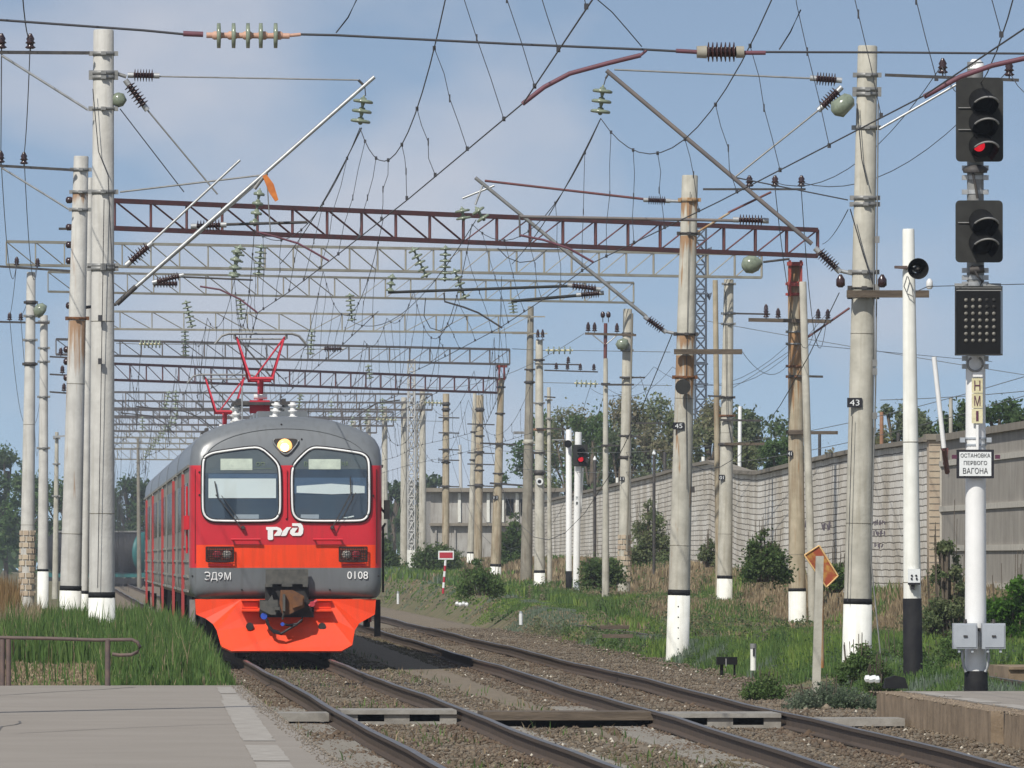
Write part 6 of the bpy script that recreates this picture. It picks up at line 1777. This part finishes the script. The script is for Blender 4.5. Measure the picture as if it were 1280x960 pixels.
feeder('feeder wire over the left insulator of the right crossarms', [PP(1330, -300, 100), PP(1177, 82, 170), PP(968, 228, 217), PP(1022, 391, 297), Z3(19, 360, 8.0), Z3(19, 404, 8.0), Z3(18.5, 544, 8.0)], sag=.9)
feeder('feeder wire over the right insulator of the right crossarms', [PP(1500, -280, 100), PP(1260, 88, 170), PP(1001, 228, 217), PP(1034, 391, 297), Z3(19.6, 360, 8.0), Z3(19.6, 404, 8.0), Z3(19, 544, 8.0)], sag=.9)
feeder('wire dipping from pole 43 to the saddle of the red topped pole', [PP(1060, 262, 170), PP(1028, 305, 297)], sag=.02)
feeder('wire from the timber arm of pole 43 towards the split pole', [PP(1049, 366, 170), PP(800, 470, 355)], sag=.25)
feeder('thin wire running right from the white knob insulator to the frame edge', [PP(1128, 372, 168), PP(1160, 358, 168), PP(1400, 352, 160)], .006, 0.05)
feeder('wire from the cab end of pole 45 to the pole with pale plate', [PP(926, 437, 217), PP(1000, 430, 297), PP(1240, 452, 300)], .007, .3)
for i, (a, b, lab) in enumerate((((640, 560, 400), (1290, 468, 260), 'upper long distribution wire above the brick wall'), ((640, 585, 400), (1290, 492, 260), 'middle long distribution wire above the brick wall'), ((1100, 500, 280), (1290, 488, 250), 'short wire crossing behind the signal mast'),
                           ((560, 538, 520), (1000, 430, 300), 'sloping wire behind pole 45'), ((730, 417, 340), (480, 470, 500), 'wire leaving the crossarm of the dark-topped pole to the left'), ((850, 395, 330), (1290, 470, 300), 'faint wire passing behind the loudspeaker pole'))):
    feeder(lab, [PP(*a), PP(*b)], .009, .12, 'wire_grey')
feeder('curved jumper wire hanging under the nearest girder at mid span', [PP(622, 312, 290), PP(700, 312, 290)], .012, .55)
MB_ = None
m = MB(); m.path([PP(622, 310, 290), PP(634, 322, 290), PP(650, 328, 290), PP(668, 326, 290), PP(684, 312, 290)], .012, 4); tag(m.obj('jumper_wire', 'wire'), 'short looped jumper below the nearest girder near its centre', 'wire')
m = MB(); m.path([PP(532, 372, 300), PP(530, 395, 300), PP(538, 410, 300), PP(552, 414, 300), PP(565, 404, 300), PP(572, 380, 300)], .012, 4); tag(m.obj('jumper_wire', 'wire'), 'deep looped jumper left of the black registration tube end', 'wire')
# spans pulled across to the anchor poles
for i, (a, b, lab) in enumerate((((452, 160, 170), (350, 330, 230), 'doubled wire dropping left from the left glass string'), ((750, 150, 170), (640, 330, 235), 'doubled wire dropping left from the right glass string'),
                                 ((595, 275, 217), (440, 402, 346), 'wire from pole 45 bracket to the string above the train'), ((840, 418, 217), (600, 500, 544), 'long wire from the pole 45 bracket foot to the brown pole pair'))):
    feeder(lab, [PP(*a), PP(*b)], .010, .15)

# ================================================================ signal mast
Y = 139.0
gb = P(1219.5, 862, Y)
e = thing('signal_mast', (gb.x, Y, gb.z), 'white railway signal mast with black foot, two lamp heads and a dot matrix panel', 'signal')
s = F / Y
def rr(u0, v0, u1, v1, Y, rad=.05):
    a, b = P(u0, v1, Y), P(u1, v0, Y); pts = []
    for cx, cz, a0 in ((b.x - rad, b.z - rad, 0), (a.x + rad, b.z - rad, 90), (a.x + rad, a.z + rad, 180), (b.x - rad, a.z + rad, 270)):
        for k in range(5): an = R(a0 + k * 22.5); pts.append(Vector((cx + rad * math.cos(an), Y, cz + rad * math.sin(an))))
    return pts
MB().lathe(P(1219.5, 880, Y), P(1219.5, 440, Y), [(0, .135), (.4, .135), (4.4, .122)], 24).obj('mast', 'white_paint', e)
MB().lathe(P(1219.5, 445, Y), P(1219, 76, Y), [(0, .112), (3.55, .10), (3.66, .10)], 20).obj('upper_mast', 'steel_grey', e)
MB().lathe(P(1220, 86, Y), P(1220, 76, Y), [(0, .11), (.06, .10), (.12, .05)], 16).obj('mast_cap', 'white_paint', e)
MB().lathe(P(1220, 866, Y), P(1220, 838, Y), [(0, .15), (.27, .145), (.275, .12)], 24).obj('black_foot', 'black_paint', e)
def visor(c, r, L, parent):
    """lamp hood: open bottom half tube towards the driver, edge facing -Y"""
    q = MB(); vs = []; n = 16; fs = []
    for k in range(n + 1):
        an = R(-58 + k * 296 / n); x, z = math.cos(an), math.sin(an)
        Lk = L * (.45 + .55 * max(0, z + .35) / 1.35)
        for (yy, rr_) in ((0, r), (-Lk, r * 1.04), (-Lk, r * 1.10), (0, r * 1.06)): vs.append((c.x + x * rr_ - yy * .10, c.y + yy, c.z + z * rr_ + yy * .26))
    for k in range(n):
        o = k * 4; p = o + 4
        for a in range(4): b = (a + 1) % 4; fs.append((o + a, p + a, p + b, o + b))
    q.add(vs, fs); o = q.obj('visor', 'visor_black', parent); 
    return o
def head(u0, v0, u1, v1, lamps, lit, nm, right=.0):
    o = MB().prism(rr(u0, v0, u1, v1, Y - .22, .055), (0, .025, 0)).obj(nm, 'signal_black', e)
    for v in [v0 + (v1 - v0) * f for f in (.36, .62)][:2 if len(lamps) == 3 else 1]:
        a, b = P(u0 + 3, v, Y - .235), P(u0 + 20, v, Y - .235); MB().tube(a, b, .008, n=4).obj('seam', 'steel_grey', o).location = (0, 0, 0)
    q = MB(); a = P(1210, v0 + 12, Y - .1); b = P(1237, v1 - 8, Y - .1); q.box((a + b) / 2, (b.x - a.x, .2, a.z - b.z)); q.obj('lamp_housing', 'signal_black', o).location = (0, 0, 0)
    for i, v in enumerate(lamps):
        c = P(1226.5, v, Y - .222); c.y = Y - .225
        MB().lathe(c, c - Vector((0, .02, 0)), [(0, .152), (.012, .150), (.02, .13)], 24).obj('lamp_ring', 'visor_black', o).location = (0, 0, 0)
        if i == lit: MB().lathe(c + Vector((-.03, -.02, -.0)), c - Vector((.03, .045, 0)), [(0, .075), (.015, .065), (.025, .02)], 18).obj('red_lens', 'lens_red', o).location = (0, 0, 0)
        else: MB().lathe(c - Vector((0, .02, 0)), c - Vector((0, .04, 0)), [(0, .095), (.015, .07), (.02, .02)], 18).obj('dark_lens', 'lens_dark', o).location = (0, 0, 0)
        vz = visor(c, .148, .50, o); vz.location = (0, 0, 0)
        ed = MB(); pts = []
        for k in range(9):
            an = R(25 + k * 130 / 8); z = math.sin(an); Lk = .50 * (.45 + .55 * max(0, z + .35) / 1.35); pts.append((c.x + math.cos(an) * .160 + Lk * .10, c.y - Lk, c.z + z * .160 - Lk * .26))
        ed.path(pts, .013, 5).obj('visor_lit_rim', 'visor_edge', vz)  # paler arc paints the sunlit top edge of the hood
head(1195, 97, 1254, 202, (126, 153, 182), 2, 'signal_head')
head(1194.5, 250.5, 1253.5, 328, (277, 303), -1, 'signal_head')
# dot matrix route indicator
o = MB().box((P(1220.5, 403, Y).x, Y - .27, P(1220.5, 403, Y).z), (56 / s, .16, 84 / s)).obj('route_indicator', 'visor_black', e)
m = MB(); a = P(1220.5, 361.5, Y); m.prism([(a.x - .29, Y - .36, a.z - .03), (a.x + .29, Y - .36, a.z - .03), (a.x + .29, Y - .19, a.z + .06), (a.x + .12, Y - .19, a.z + .06), (a.x + .12, Y - .19, a.z + .02), (a.x - .12, Y - .19, a.z + .02), (a.x - .12, Y - .19, a.z + .06), (a.x - .29, Y - .19, a.z + .06)], (0, 0, .008)); m.obj('top_flap', 'visor_edge', o).location = (0, 0, 0)
m = MB()
for v in (359.5, 444): a = P(1220.5, v, Y); m.box((a.x, Y - .355, a.z), (60 / s, .03, .018))
for u in (1191.5, 1249.5): a = P(u, 402, Y); m.box((a.x, Y - .352, a.z), (.014, .02, 83 / s))
m.obj('frame', 'signal_black', o).location = (0, 0, 0)
for r_ in range(7):
    for c_ in range(5):
        a = P(1207.5 + c_ * 8.7, 375 + r_ * 8.45, Y - .352)
        q = MB().lathe(a, a - Vector((0, .016, 0)), [(0, .024), (.01, .02), (.016, .008)], 8).obj('led_lamp', 'led_dot' if not (c_ >= 3 and r_ < 2) else 'signal_black', o); q.location = (0, 0, 0)
# fittings on the mast
for v in (210, 222, 240, 338, 347, 355, 448, 458):
    m = MB()
    a = P(1219, v, Y); m.lathe(a + Vector((0, 0, -.025)), a + Vector((0, 0, .025)), [(0, .115), (.05, .115)], 18)
    for u in (1206, 1232): m.box(P(u, v, Y - .03), (.07, .08, .06))
    m.obj('mast_clamp', 'galvanised', e)
m = MB(); a = P(1219.5, 214, Y - .16); m.lathe(P(1219, 216, Y - .1), P(1219, 206, Y - .1), [(0, .15), (.05, .16), (.1, .08)], 14); m.path([P(1215, 212, Y - .2), P(1219, 230, Y - .2), P(1222, 248, Y - .18)], .018, 6)
m.obj('cable_conduit', 'steel_dark', e); m = MB(); m.path([P(1215, 332, Y - .16), P(1222, 345, Y - .2), P(1228, 352, Y - .18), P(1222, 362, Y - .16)], .016, 6); m.lathe(P(1212, 338, Y - .15), P(1230, 336, Y - .15), [(0, .05), (.18, .05)], 10); m.obj('cable_conduit', 'steel_dark', e)
pts = [P(1219 + 9.5 * math.cos(R(t)), 455 + 9 * math.sin(R(t)), Y - .17) for t in range(-60, 241, 20)]
MB().path(pts, .017, 6).obj('cable_loop', 'steel_grey', e)
for i, (ch, v) in enumerate((('Н', 482), ('М', 501), ('1', 520))):
    q = P(1221.5, v, Y - .17); o = MB().box(q, (.135, .015, .18)).obj('letter_plate', 'plate_cream', e)
    text(ch, 'letter', 'letter_maroon', o, (q.x, Y - .1785, q.z), .125, .075 if i < 2 else .03, .005).location = (0, 0, 0)
m = MB(); m.tube(P(1222, 531, Y - .16), P(1222, 562, Y - .16), .02); a = P(1222, 468, Y - .16); m.box(a, (.12, .03, .06)); m.obj('plate_bracket', 'white_paint', e)
m = MB()
for v in (548, 556, 787): a = P(1219.5, v, Y); m.lathe(a + Vector((0, 0, -.012)), a + Vector((0, 0, .012)), [(0, .137), (.024, .137)], 20)
for u in (1203, 1236): m.box(P(u, 550, Y - .05), (.06, .10, .06))
m.obj('sign_clamp', 'box_grey', e)
q = P(1219, 580, Y - .20)
o = MB().box(q, (47 / s, .02, 36 / s)).obj('stop_sign_frame', 'letter_black', e)
q2 = q + Vector((0, -.013, 0)); o2 = MB().box(q2, (40 / s, .01, 30 / s)).obj('stop_sign_face', 'sign_white', e)
for t_, v, h, w in (('ОСТАНОВКА', 569.3, .050, .37), ('ПЕРВОГО', 578.6, .050, .29), ('ВАГОНА', 588.5, .072, .31)):
    c = P(1219.3, v, Y - .22); text(t_, 'lettering', 'letter_black', o2, (c.x, q2.y - .0055, c.z), h, w, .004).location = (0, 0, 0)
for u in (1193, 1247): MB().box(P(u, 571, Y - .19), (.06, .05, .05)).obj('sign_bolt', 'letter_maroon', e)
for (u0, u1) in ((1190.5, 1220.5), (1226.5, 1255.5)):
    a, b = P(u0, 811, Y - .2), P(u1, 779, Y - .2)
    o = MB().box(((a.x + b.x) / 2, Y - .25, (a.z + b.z) / 2), (b.x - a.x, .2, b.z - a.z)).obj('relay_box', 'box_grey', e)
    m = MB(); m.box(((a.x + b.x) / 2 + .01, Y - .356, (a.z + b.z) / 2), (b.x - a.x - .05, .012, b.z - a.z - .04)); m.obj('lid', 'box_grey', o).location = (0, 0, 0)
    m = MB(); m.box(((a.x + b.x) / 2, Y - .368, (a.z + b.z) / 2), (.05, .02, .022)); m.lathe(((a.x + b.x) / 2, Y - .33, b.z), ((a.x + b.x) / 2, Y - .33, b.z + .05), [(0, .025), (.05, .02)], 8)
    m.obj('latch', 'steel_dark', o).location = (0, 0, 0)
    m = MB()
    for k in (.25, .8): m.box((a.x + (b.x - a.x) * k, Y - .3, a.z - .02), (.03, .06, .05))
    m.obj('hinge', 'box_grey', o).location = (0, 0, 0)
for sgn_ in (-1, 1):
    pts = [P(1219.5 + sgn_ * a_, v, Y - .12) for a_, v in ((15.5, 812), (16.5, 822), (15, 832), (12, 840))]
    MB().path(pts, .022, 6).obj('cable_pipe', 'galvanised', e)
m = MB(); m.box(P(1219.5, 787, Y - .16), (.5, .03, .04)); m.obj('box_bracket', 'steel_dark', e)

# loudspeaker pole
Y = 158.0
e = pole('loudspeaker_pole', 'white painted pole with a black foot and a round horn loudspeaker', Y, (1135.5, 286), (1141.5, 852), (15, 24), 'whitewash', cat='pole')
s = F / Y; a, b = P(1140.3, 748, Y), P(1141.6, 860, Y); MB().lathe(a, b, [(0, .130), (0, .134), ((b - a).length, .140)], 20, caps=False).obj('black_foot', 'black_paint', e)
c = P(1146, 336.5, Y - .15)
o = MB().lathe(c + Vector((-.02, .08, 0)), c + Vector((0, -.28, 0)), [(0, .05), (.08, .055), (.2, .09), (.30, .145), (.36, .15), (.362, .142), (.30, .125), (.2, .07)], 24, caps=False).obj('horn', 'visor_black', e)
MB().lathe(c + Vector((0, -.05, 0)), c + Vector((0, -.2, 0)), [(0, .05), (.12, .045), (.15, .01)], 14).obj('driver', 'steel_dark', o).location = (0, 0, 0)
m = MB(); m.box(P(1126, 334, Y - .1), (.18, .06, .04)); m.tube(P(1120, 334, Y - .1), P(1146, 336, Y - .12), .02); m.obj('bracket', 'rail_pipe', e)
m = MB(); m.path([P(1134, 345, Y - .16), P(1130, 358, Y - .16), P(1134, 367, Y - .16), P(1142, 371, Y - .16)], .008, 5); m.path([P(1135, 346, Y - .16), P(1140, 360, Y - .16), P(1143, 380, Y - .16)], .007, 5); m.obj('cable', 'steel_grey', e)
q = P(1142.5, 720, Y - .15); o = MB().box(q, (.17, .05, .20)).obj('call_box', 'sign_white', e)
m = MB()
for du, dv in ((-2.7, 0), (2.7, 0), (-3, 4), (3.4, 4)):
    k = P(1142.5 + du, 719.5 + dv, Y - .18); m.lathe(k, k - Vector((0, .01, 0)), [(0, .016), (.01, .014)], 8)
m.box(P(1142.5, 729.6, Y - .19), (.17, .06, .03)); m.box(P(1141, 734, Y - .18), (.05, .04, .07)); m.obj('buttons', 'letter_black', o).location = (0, 0, 0)

# leaning white post
a, b = P(1167.5, 446, 250), P(1180, 560, 250); e = thing('leaning_post', (b.x, 250, 0), 'thin white post leaning out above the wall between loudspeaker pole and signal mast', 'post')
tub(e, 'shaft', a, b, .055, 'white_paint'); tub(e, 'foot', b, P(1184, 590, 252), .06, 'red_oxide')
for (u, v0, v1, Yp, m_, w, lab) in ((1188.5, 497, 552, 300, 'concrete', 5, 'pale twin post above the wall just left of the signal mast'), (1102, 515, 560, 320, 'brown_brick', 5, 'reddish brick post on the wall right of pole 43'), (1123, 541, 556, 300, 'steel_dark', 5, 'small dark box shaped post on the wall left of the loudspeaker pole'),
                              (879, 571, 588, 392, 'whitewash', 4.5, 'small white stub post on the wall right of pole 45'), (743.5, 575, 630, 430, 'steel_dark', 4, 'dark post with a white cap right of the small signal'), (817.5, 568, 650, 380, 'steel_dark', 4, 'dark post in front of the wall with a white cap, left of pole 45'),
                              (771.5, 597, 608, 470, 'whitewash', 3.5, 'tiny white post on the wall left of the split pole'), (831, 565, 596, 420, 'steel_dark', 4.5, 'dark stub post on the wall immediately left of pole 45'), (1024.5, 543, 575, 330, 'steel_dark', 4, 'dark post on the wall right of the red saddled pole')):
    e = pole('wall_post', lab, Yp, (u, v0), (u, v1), (w, w), m_, cat='post', n=10)
    if 'white cap' in lab: q = P(u, v0, Yp); MB().lathe(q, q + Vector((0, 0, .16)), [(0, .07), (.05, .07), (.14, .02), (.16, .01)], 10).obj('cap', 'sign_white', e)
# hanging dark rusty brackets on the wall
for (u0, v0, u1, v1, Yp, lab) in ((1104, 560, 1110, 602, 283, 'dark hooked bracket hanging on the wall right of pole 43'), (1181, 560, 1184, 588, 262, 'rusty bracket hanging at the brick pier')):
    o = MB().prism([PP(u0, v0, Yp), PP(u0 + 4.5, v0, Yp), PP(u1, v1 - 6, Yp), PP(u1 - 2, v1, Yp), PP(u1 - 5, v1 - 8, Yp)], (0, .1, 0)).obj('wall_bracket', 'signal_black' if u0 < 1150 else 'red_oxide'); tag(o, lab, 'bracket')

# small warning sign seen from behind and its short post
Y = 150
a, b = P(1025, 695, 163), P(1019.5, 836, 163); e = thing('concrete_stake', (b.x, 163, b.z), 'short square concrete stake standing in front of the tilted rusty sign', 'stake')
s = F / 163; m = MB(); m.prism([(a.x - .055, 163, a.z), (a.x + .055, 163, a.z), (b.x + .07, 163, b.z - .35), (b.x - .05, 163, b.z - .35)], (0, .12, 0)); m.obj('shaft', 'concrete', e)
Yw = 164
e = thing('warning_sign', PP(1026, 740, Yw), 'tilted rusty red and yellow diamond sign behind the short concrete stake', 'sign')
pl = [PP(1026, 682, Yw), PP(1047, 718, Yw), PP(1034, 738, Yw), PP(1005, 695, Yw)]
pl = [PP(1024, 682, Yw), PP(1047.5, 720, Yw), PP(1033, 734, Yw), PP(1005.5, 694, Yw)]
MB().prism(pl, (0, .02, 0)).obj('panel', 'sign_rust', e)
m = MB()
for i in range(4): m.tube(pl[i] + Vector((0, -.01, 0)), pl[(i + 1) % 4] + Vector((0, -.01, 0)), .013, n=5)
m.obj('rim', 'sign_yellow', e)
tub(e, 'support', PP(1027, 715, Yw, .05), PP(1028, 835, Yw, .05), .03, 'rust_stain')

# red and white plate on a striped stake
Ys = 400
e = thing('limit_sign', PP(555, 742, Ys), 'small red plate with white frame on a red and white striped stake', 'sign')
q = PP(557.5, 694, Ys, -.04); MB().box(q, (.56, .02, .31)).obj('frame', 'sign_white', e); q.y -= .014; o = MB().box(q, (.47, .012, .20)).obj('plate', 'sign_red', e)
for k in range(6):
    a, b = PP(557 - k * .55, 700 + k * 7, Ys), PP(556.5 - k * .55, 707 + k * 7, Ys); tub(e, 'stake', a, b, .045, 'sign_white' if k % 2 == 0 else 'sign_red')

# pair of white poles with a small repeater signal
Yr = 375
s = F / Yr
e = pole('horn_pole', 'slim white pole with a black foot and a tiny horn, left of the small signal', Yr, (711, 537), (711, 746), (7.5, 7.5), 'white_paint', cat='pole', band=(714, 744), n=14)
c = PP(709.5, 555, Yr, -.15); MB().lathe(c, c + Vector((0, -.18, 0)), [(0, .04), (.12, .09), (.18, .13)], 14).obj('horn', 'visor_black', e)
tub(e, 'bracket', PP(690, 550, Yr), PP(711, 550, Yr), .015, 'galvanised')
e = thing('repeater_signal', PP(721, 742, Yr), 'small black signal head showing red on a slim white mast, far right of the train', 'signal')
MB().tube(PP(723, 540, Yr), PP(720, 744, Yr), .115, n=14).obj('mast', 'white_paint', e)
tub(e, 'brace', PP(729, 585, Yr, .3), PP(727, 640, Yr, .6), .035, 'white_paint')
o = MB().prism([Vector((p.x, Yr - .25, p.z)) for p in rr(715.5, 556, 734.5, 583, Yr, .05)], (0, .04, 0)).obj('signal_head', 'signal_black', e)
for i, v in enumerate((563, 574)):
    c = PP(725.5, v, Yr, -.25); vz = visor(c, .12, .24, o); vz.location = (0, 0, 0)
    MB().lathe(c, c - Vector((0, .03, 0)), [(0, .09), (.03, .04)], 14).obj('red_lens' if i else 'dark_lens', 'lens_red' if i else 'lens_dark', o).location = (0, 0, 0)
MB().box(PP(721, 733, Yr, -.1), (.2, .12, .3)).obj('relay_box', 'box_grey', e)
for ch, v in (('Н', 622), ('1', 629)):
    q = PP(721, v, Yr, -.11); o = MB().box(q, (.10, .012, .13)).obj('letter_plate', 'sign_white', e); text(ch, 'letter', 'letter_black', o, (q.x, q.y - .0065, q.z), .09, .055, .004).location = (0, 0, 0)

# small trackside things
def low(name, label, cat, parts):
    q = parts[0][1]; e = thing(name, q, label, cat)
    for nm, c, dims, mt in parts: MB().box(c, dims).obj(nm, mt, e)
Yd = 175
low('track_box', 'black trackside box on two legs in the weeds near pole 45', 'trackside box', [('box', PP(908.5, 826, Yd), (.32, .2, .12), 'visor_black'), ('leg', PP(902, 836, Yd), (.05, .06, .2), 'visor_black'), ('leg', PP(918, 836, Yd), (.03, .06, .2), 'visor_black'), ('tab', PP(907, 828, Yd, -.11), (.02, .02, .12), 'steel_grey')])
e = thing('marker_post', PP(941, 832, 172), 'stubby weathered white marker with a dark cap, right of the black trackside box', 'marker post')
tub(e, 'shaft', PP(941.5, 838, 172), PP(941.5, 811, 172), .045, 'whitewash'); tub(e, 'cap', PP(941.5, 811, 172), PP(941.5, 804.5, 172), .05, 'steel_grey'); MB().box(PP(942, 815, 172, -.05), (.03, .02, .12)).obj('mark', 'letter_black', e)
for (u, v0, v1, Yp, lab) in ((651, 764, 777, 210, 'small white peg in the green grass right of the train'), (497.5, 739, 751, 300, 'small white peg close to the right side of the train')):
    e = thing('peg', PP(u, v1, Yp), lab, 'peg'); tub(e, 'shaft', PP(u, v1 + 4, Yp), PP(u, v0 + 3, Yp), .035, 'sign_white'); tub(e, 'cap', PP(u, v0 + 3, Yp), PP(u, v0, Yp), .028, 'box_grey')
for (u, v, Yp, lab) in ((577, 755, 260, 'pair of pale stones in the grass below the small red sign'), (1090, 849, 150, 'pale rubble half hidden at the silvery weeds')):
    m = MB()
    for k in range(4): c = PP(u + (k - 1.5) * 4, v + (k % 2), Yp); m.lathe(c - Vector((.04, 0, 0)), c + Vector((.05, 0, .01)), [(0, .01), (.02, .05), (.07, .05), (.09, .01)], 7, smooth=False)
    tag(m.obj('stones', 'sign_white'), lab, 'stones')
m = MB(); q = PP(1120, 853, 146); m.prism([q + Vector((x, 0, z)) for x, z in ((-.16, -.08), (.16, -.08), (.12, .06), (.0, .09), (-.13, .05))], (0, .25, 0)); tag(m.obj('track_magnet', 'black_paint'), 'dark lump of equipment in the weeds at the foot of the loudspeaker pole', 'equipment')
# old sleepers lying in the verge
for k, (u, v, Yp) in enumerate(((768, 784, 215), (772, 795, 205))):
    q = PP(u, v, Yp); m = MB().box(q, (.55, .3, .07)); tag(m.obj('old_timber', 'wood'), ('upper' if k == 0 else 'lower') + ' of two dark old timbers lying in the verge left of pole 45', 'timber')
m = MB().lathe(P(198, 858, 142.5) + Vector((-.08, 0, -.03)), P(198, 858, 142.5) + Vector((.08, 0, -.03)), [(0, .02), (.03, .05), (.12, .05), (.16, .02)], 8); tag(m.obj('brick_lump', 'brown_brick'), 'reddish lump of brick at the platform edge under the grass', 'brick')

# ================================================================ bushes, trees
G2 = 'trees behind the brick wall'
tree(668, 515, 87, 640, 'bright green tree right of the dark brownish pole', LG, 5460, 0.170, G2)
tree(712, 505, 116, 620, 'tall grey green tree with bare twigs behind the small signal', LO, 5040, 0.162, G2)
tree(742, 512, 87, 560, 'green tree between the small signal and the thin dark-topped pole', LG, 5460, 0.153, G2)
tree(775, 530, 81, 520, 'low dark tree directly behind the split pole', LA, 4620, 0.145, G2)
tree(812, 490, 121, 560, 'broad olive tree immediately left of pole 45', LO, 7560, 0.162, G2)
tree(845, 512, 87, 500, 'olive tree right behind pole 45', LO, 5250, 0.145, G2)
tree(885, 500, 87, 520, 'olive tree behind the second girder pole', LO, 5460, 0.153, G2)
tree(940, 508, 110, 470, 'rounded dark green tree left of the red saddled pole', LA, 7140, 0.145, G2)
tree(974, 540, 72, 420, 'bright green lower tree touching the red saddled pole', LG, 5460, 0.128, G2)
tree(915, 548, 87, 430, 'low olive tree just over the dip of the wall', LO, 5040, 0.128, G2)
tree(1040, 560, 58, 400, 'small sparse tree between the red saddled pole and pole 43', LO, 1890, 0.119, G2)
tree(1100, 528, 58, 360, 'thin twiggy tree right of pole 43 above the wall', LO, 1890, 0.102, G2)
tree(1128, 500, 84, 380, 'leafy grey green tree behind the loudspeaker pole', LA, 5040, 0.111, G2)
tree(1160, 520, 63, 360, 'green tree between loudspeaker pole and leaning white post', LA, 3780, 0.111, G2)
tree(1205, 500, 78, 350, 'dark tree behind the signal mast just left of it', LD, 5460, 0.111, G2)
tree(1252, 495, 95, 340, 'dense dark blue green tree right of the signal mast', LD, 7140, 0.111, G2)
tree(1292, 500, 72, 330, 'dark tree cut by the right frame edge', LD, 4620, 0.111, G2)
G3 = 'bushes in front of the wall'
def bush(u, vt, vb, w, Y, label, cols, n, size, name='bush'): return bushy(u, vt, vb, w, Y, label, cols, n, size, name, G3)
bush(958, 650, 722, 64, 255, 'dark green bush left of the red saddled pole foot', LD, 4500, .055)
bush(1042, 683, 735, 40, 245, 'small green shrub behind the tilted rusty sign', LG, 1800, .05)
bush(1184, 632, 800, 60, 205, 'tall dark shrub between the loudspeaker pole and the signal mast', LA, 6500, .05)
bush(1262, 688, 820, 76, 195, 'bright green bushy mass at the right frame edge', LB, 9000, .05)
bush(1215, 770, 850, 120, 185, 'green ground bushes behind the signal mast foot', LG, 7000, .045)
bush(1130, 780, 850, 80, 175, 'green weeds around the black foot of the loudspeaker pole', LG, 5000, .04)
bush(1075, 795, 850, 60, 163, 'leafy weeds at the white foot of pole 43', LG, 4500, .035)
bush(1040, 845, 885, 120, 148, 'low silvery grey weeds in front of the right platform end', SILV, 6500, .03, 'weed_clump')
bush(955, 835, 870, 60, 158, 'green weeds under the stubby white marker', LG, 2500, .03, 'weed_clump')
bush(1100, 820, 860, 40, 152, 'dark weeds left of the dark lump of equipment', LD, 2500, .03, 'weed_clump')
bush(812, 615, 705, 60, 400, 'dark climbing shrub against the wall left of pole 45', LA, 4500, .08)
bush(752, 678, 730, 60, 350, 'dark green bush at the foot of the thin dark-topped pole', LD, 3500, .07)
bush(640, 625, 705, 44, 500, 'dark green shrub at the pale building, left of the dark brownish pole', LD, 3200, .10)
bush(545, 655, 725, 70, 520, 'green thicket behind the small red sign', LD, 4200, .10)
bush(478, 660, 740, 50, 560, 'green thicket close to the right side of the train', LD, 3500, .11)
bush(600, 690, 740, 60, 330, 'grass green shrub below the close pair of poles', LG, 3000, .06)
bush(885, 665, 705, 26, 330, 'small shrub between pole 45 and the second girder pole', LA, 1500, .05)
G4 = 'far trees left of the line'
for (u, v, w, Yt, lab, cl) in ((8, 555, 50, 900, 'tallest dark tree at the left frame edge', LD), (35, 590, 50, 850, 'green tree between left edge and brick collared pole', LG), (80, 600, 60, 900, 'tree hidden behind the leaning pole', LD), (160, 592, 50, 1000, 'dark far tree just right of the tallest pole', LD), (192, 600, 44, 1000, 'far tree beside the train roof', LD),
                           (-25, 570, 60, 870, 'tree leaving the left frame edge', LD), (120, 605, 50, 980, 'far tree behind the tallest pole', LD), (212, 612, 40, 1020, 'far tree behind the train side', LD)):
    tree(u, v, w * 1.6, Yt, lab, cl, 4200, .25, G4, vbase=690)
tree(492, 600, 37, 900, 'slim dark tree touching the train mirror side', LD, 1500, .28, 'far trees right of the train')
tree(535, 590, 52, 950, 'dark tree right of the white lattice mast', LD, 2000, .30, 'far trees right of the train')
tree(560, 615, 72, 980, 'low far tree behind the sign pole', LD, 1800, .30, 'far trees right of the train')
tree(470, 620, 58, 980, 'far tree hidden by the train cab side', LD, 1200, .30, 'far trees right of the train')
# wooded far background
n = 9000
X = np.where(npr.rand(n) < .5, -60 + 66 * npr.rand(n), 26 + 120 * npr.rand(n)); Yy = 1080 + 160 * npr.rand(n)
top = 3.0 + 4.5 * fbm(X * .10, X * 0 + 2, 91)
Z = ground_z(X, Yy) + top * npr.rand(n) ** .7
a = npr.randn(n, 3); a /= np.linalg.norm(a, axis=1)[:, None]; b = np.cross(a, npr.randn(n, 3)); b /= np.linalg.norm(b, axis=1)[:, None]
pc = np.stack([X, Yy, Z], 1); sz = (.5 + .7 * npr.rand(n))[:, None]
V = np.stack([pc - a * sz, pc - b * sz * .6, pc + a * sz, pc + b * sz * .6], 1).reshape(-1, 3)
tag(link('far_wood', mesh_np('far_wood', V, np.arange(n * 4).reshape(n, 4), 'leaf', np.repeat(pick(LD, n), 4, 0))), 'hazy far woodland along the horizon', 'wood', kind='stuff')

# ================================================================ haze
mh = bpy.data.materials.new('haze_air'); mh.use_nodes = True
hn, hl = mh.node_tree.nodes, mh.node_tree.links
hn.clear(); ho = hn.new('ShaderNodeOutputMaterial'); hv = hn.new('ShaderNodeVolumePrincipled')
hv.inputs['Color'].default_value = (.80, .88, .97, 1); hv.inputs['Density'].default_value = .00021; hv.inputs['Anisotropy'].default_value = .25
hl.new(hv.outputs[0], ho.inputs['Volume'])
HAZE = True
if HAZE:
    hb = MB().box((50, 800, 14), (1640, 1740, 38))
    MATS['haze_air'] = mh
    tag(hb.obj('haze', 'haze_air'), 'thin bluish summer haze in the air over the tracks', 'haze', kind='stuff')
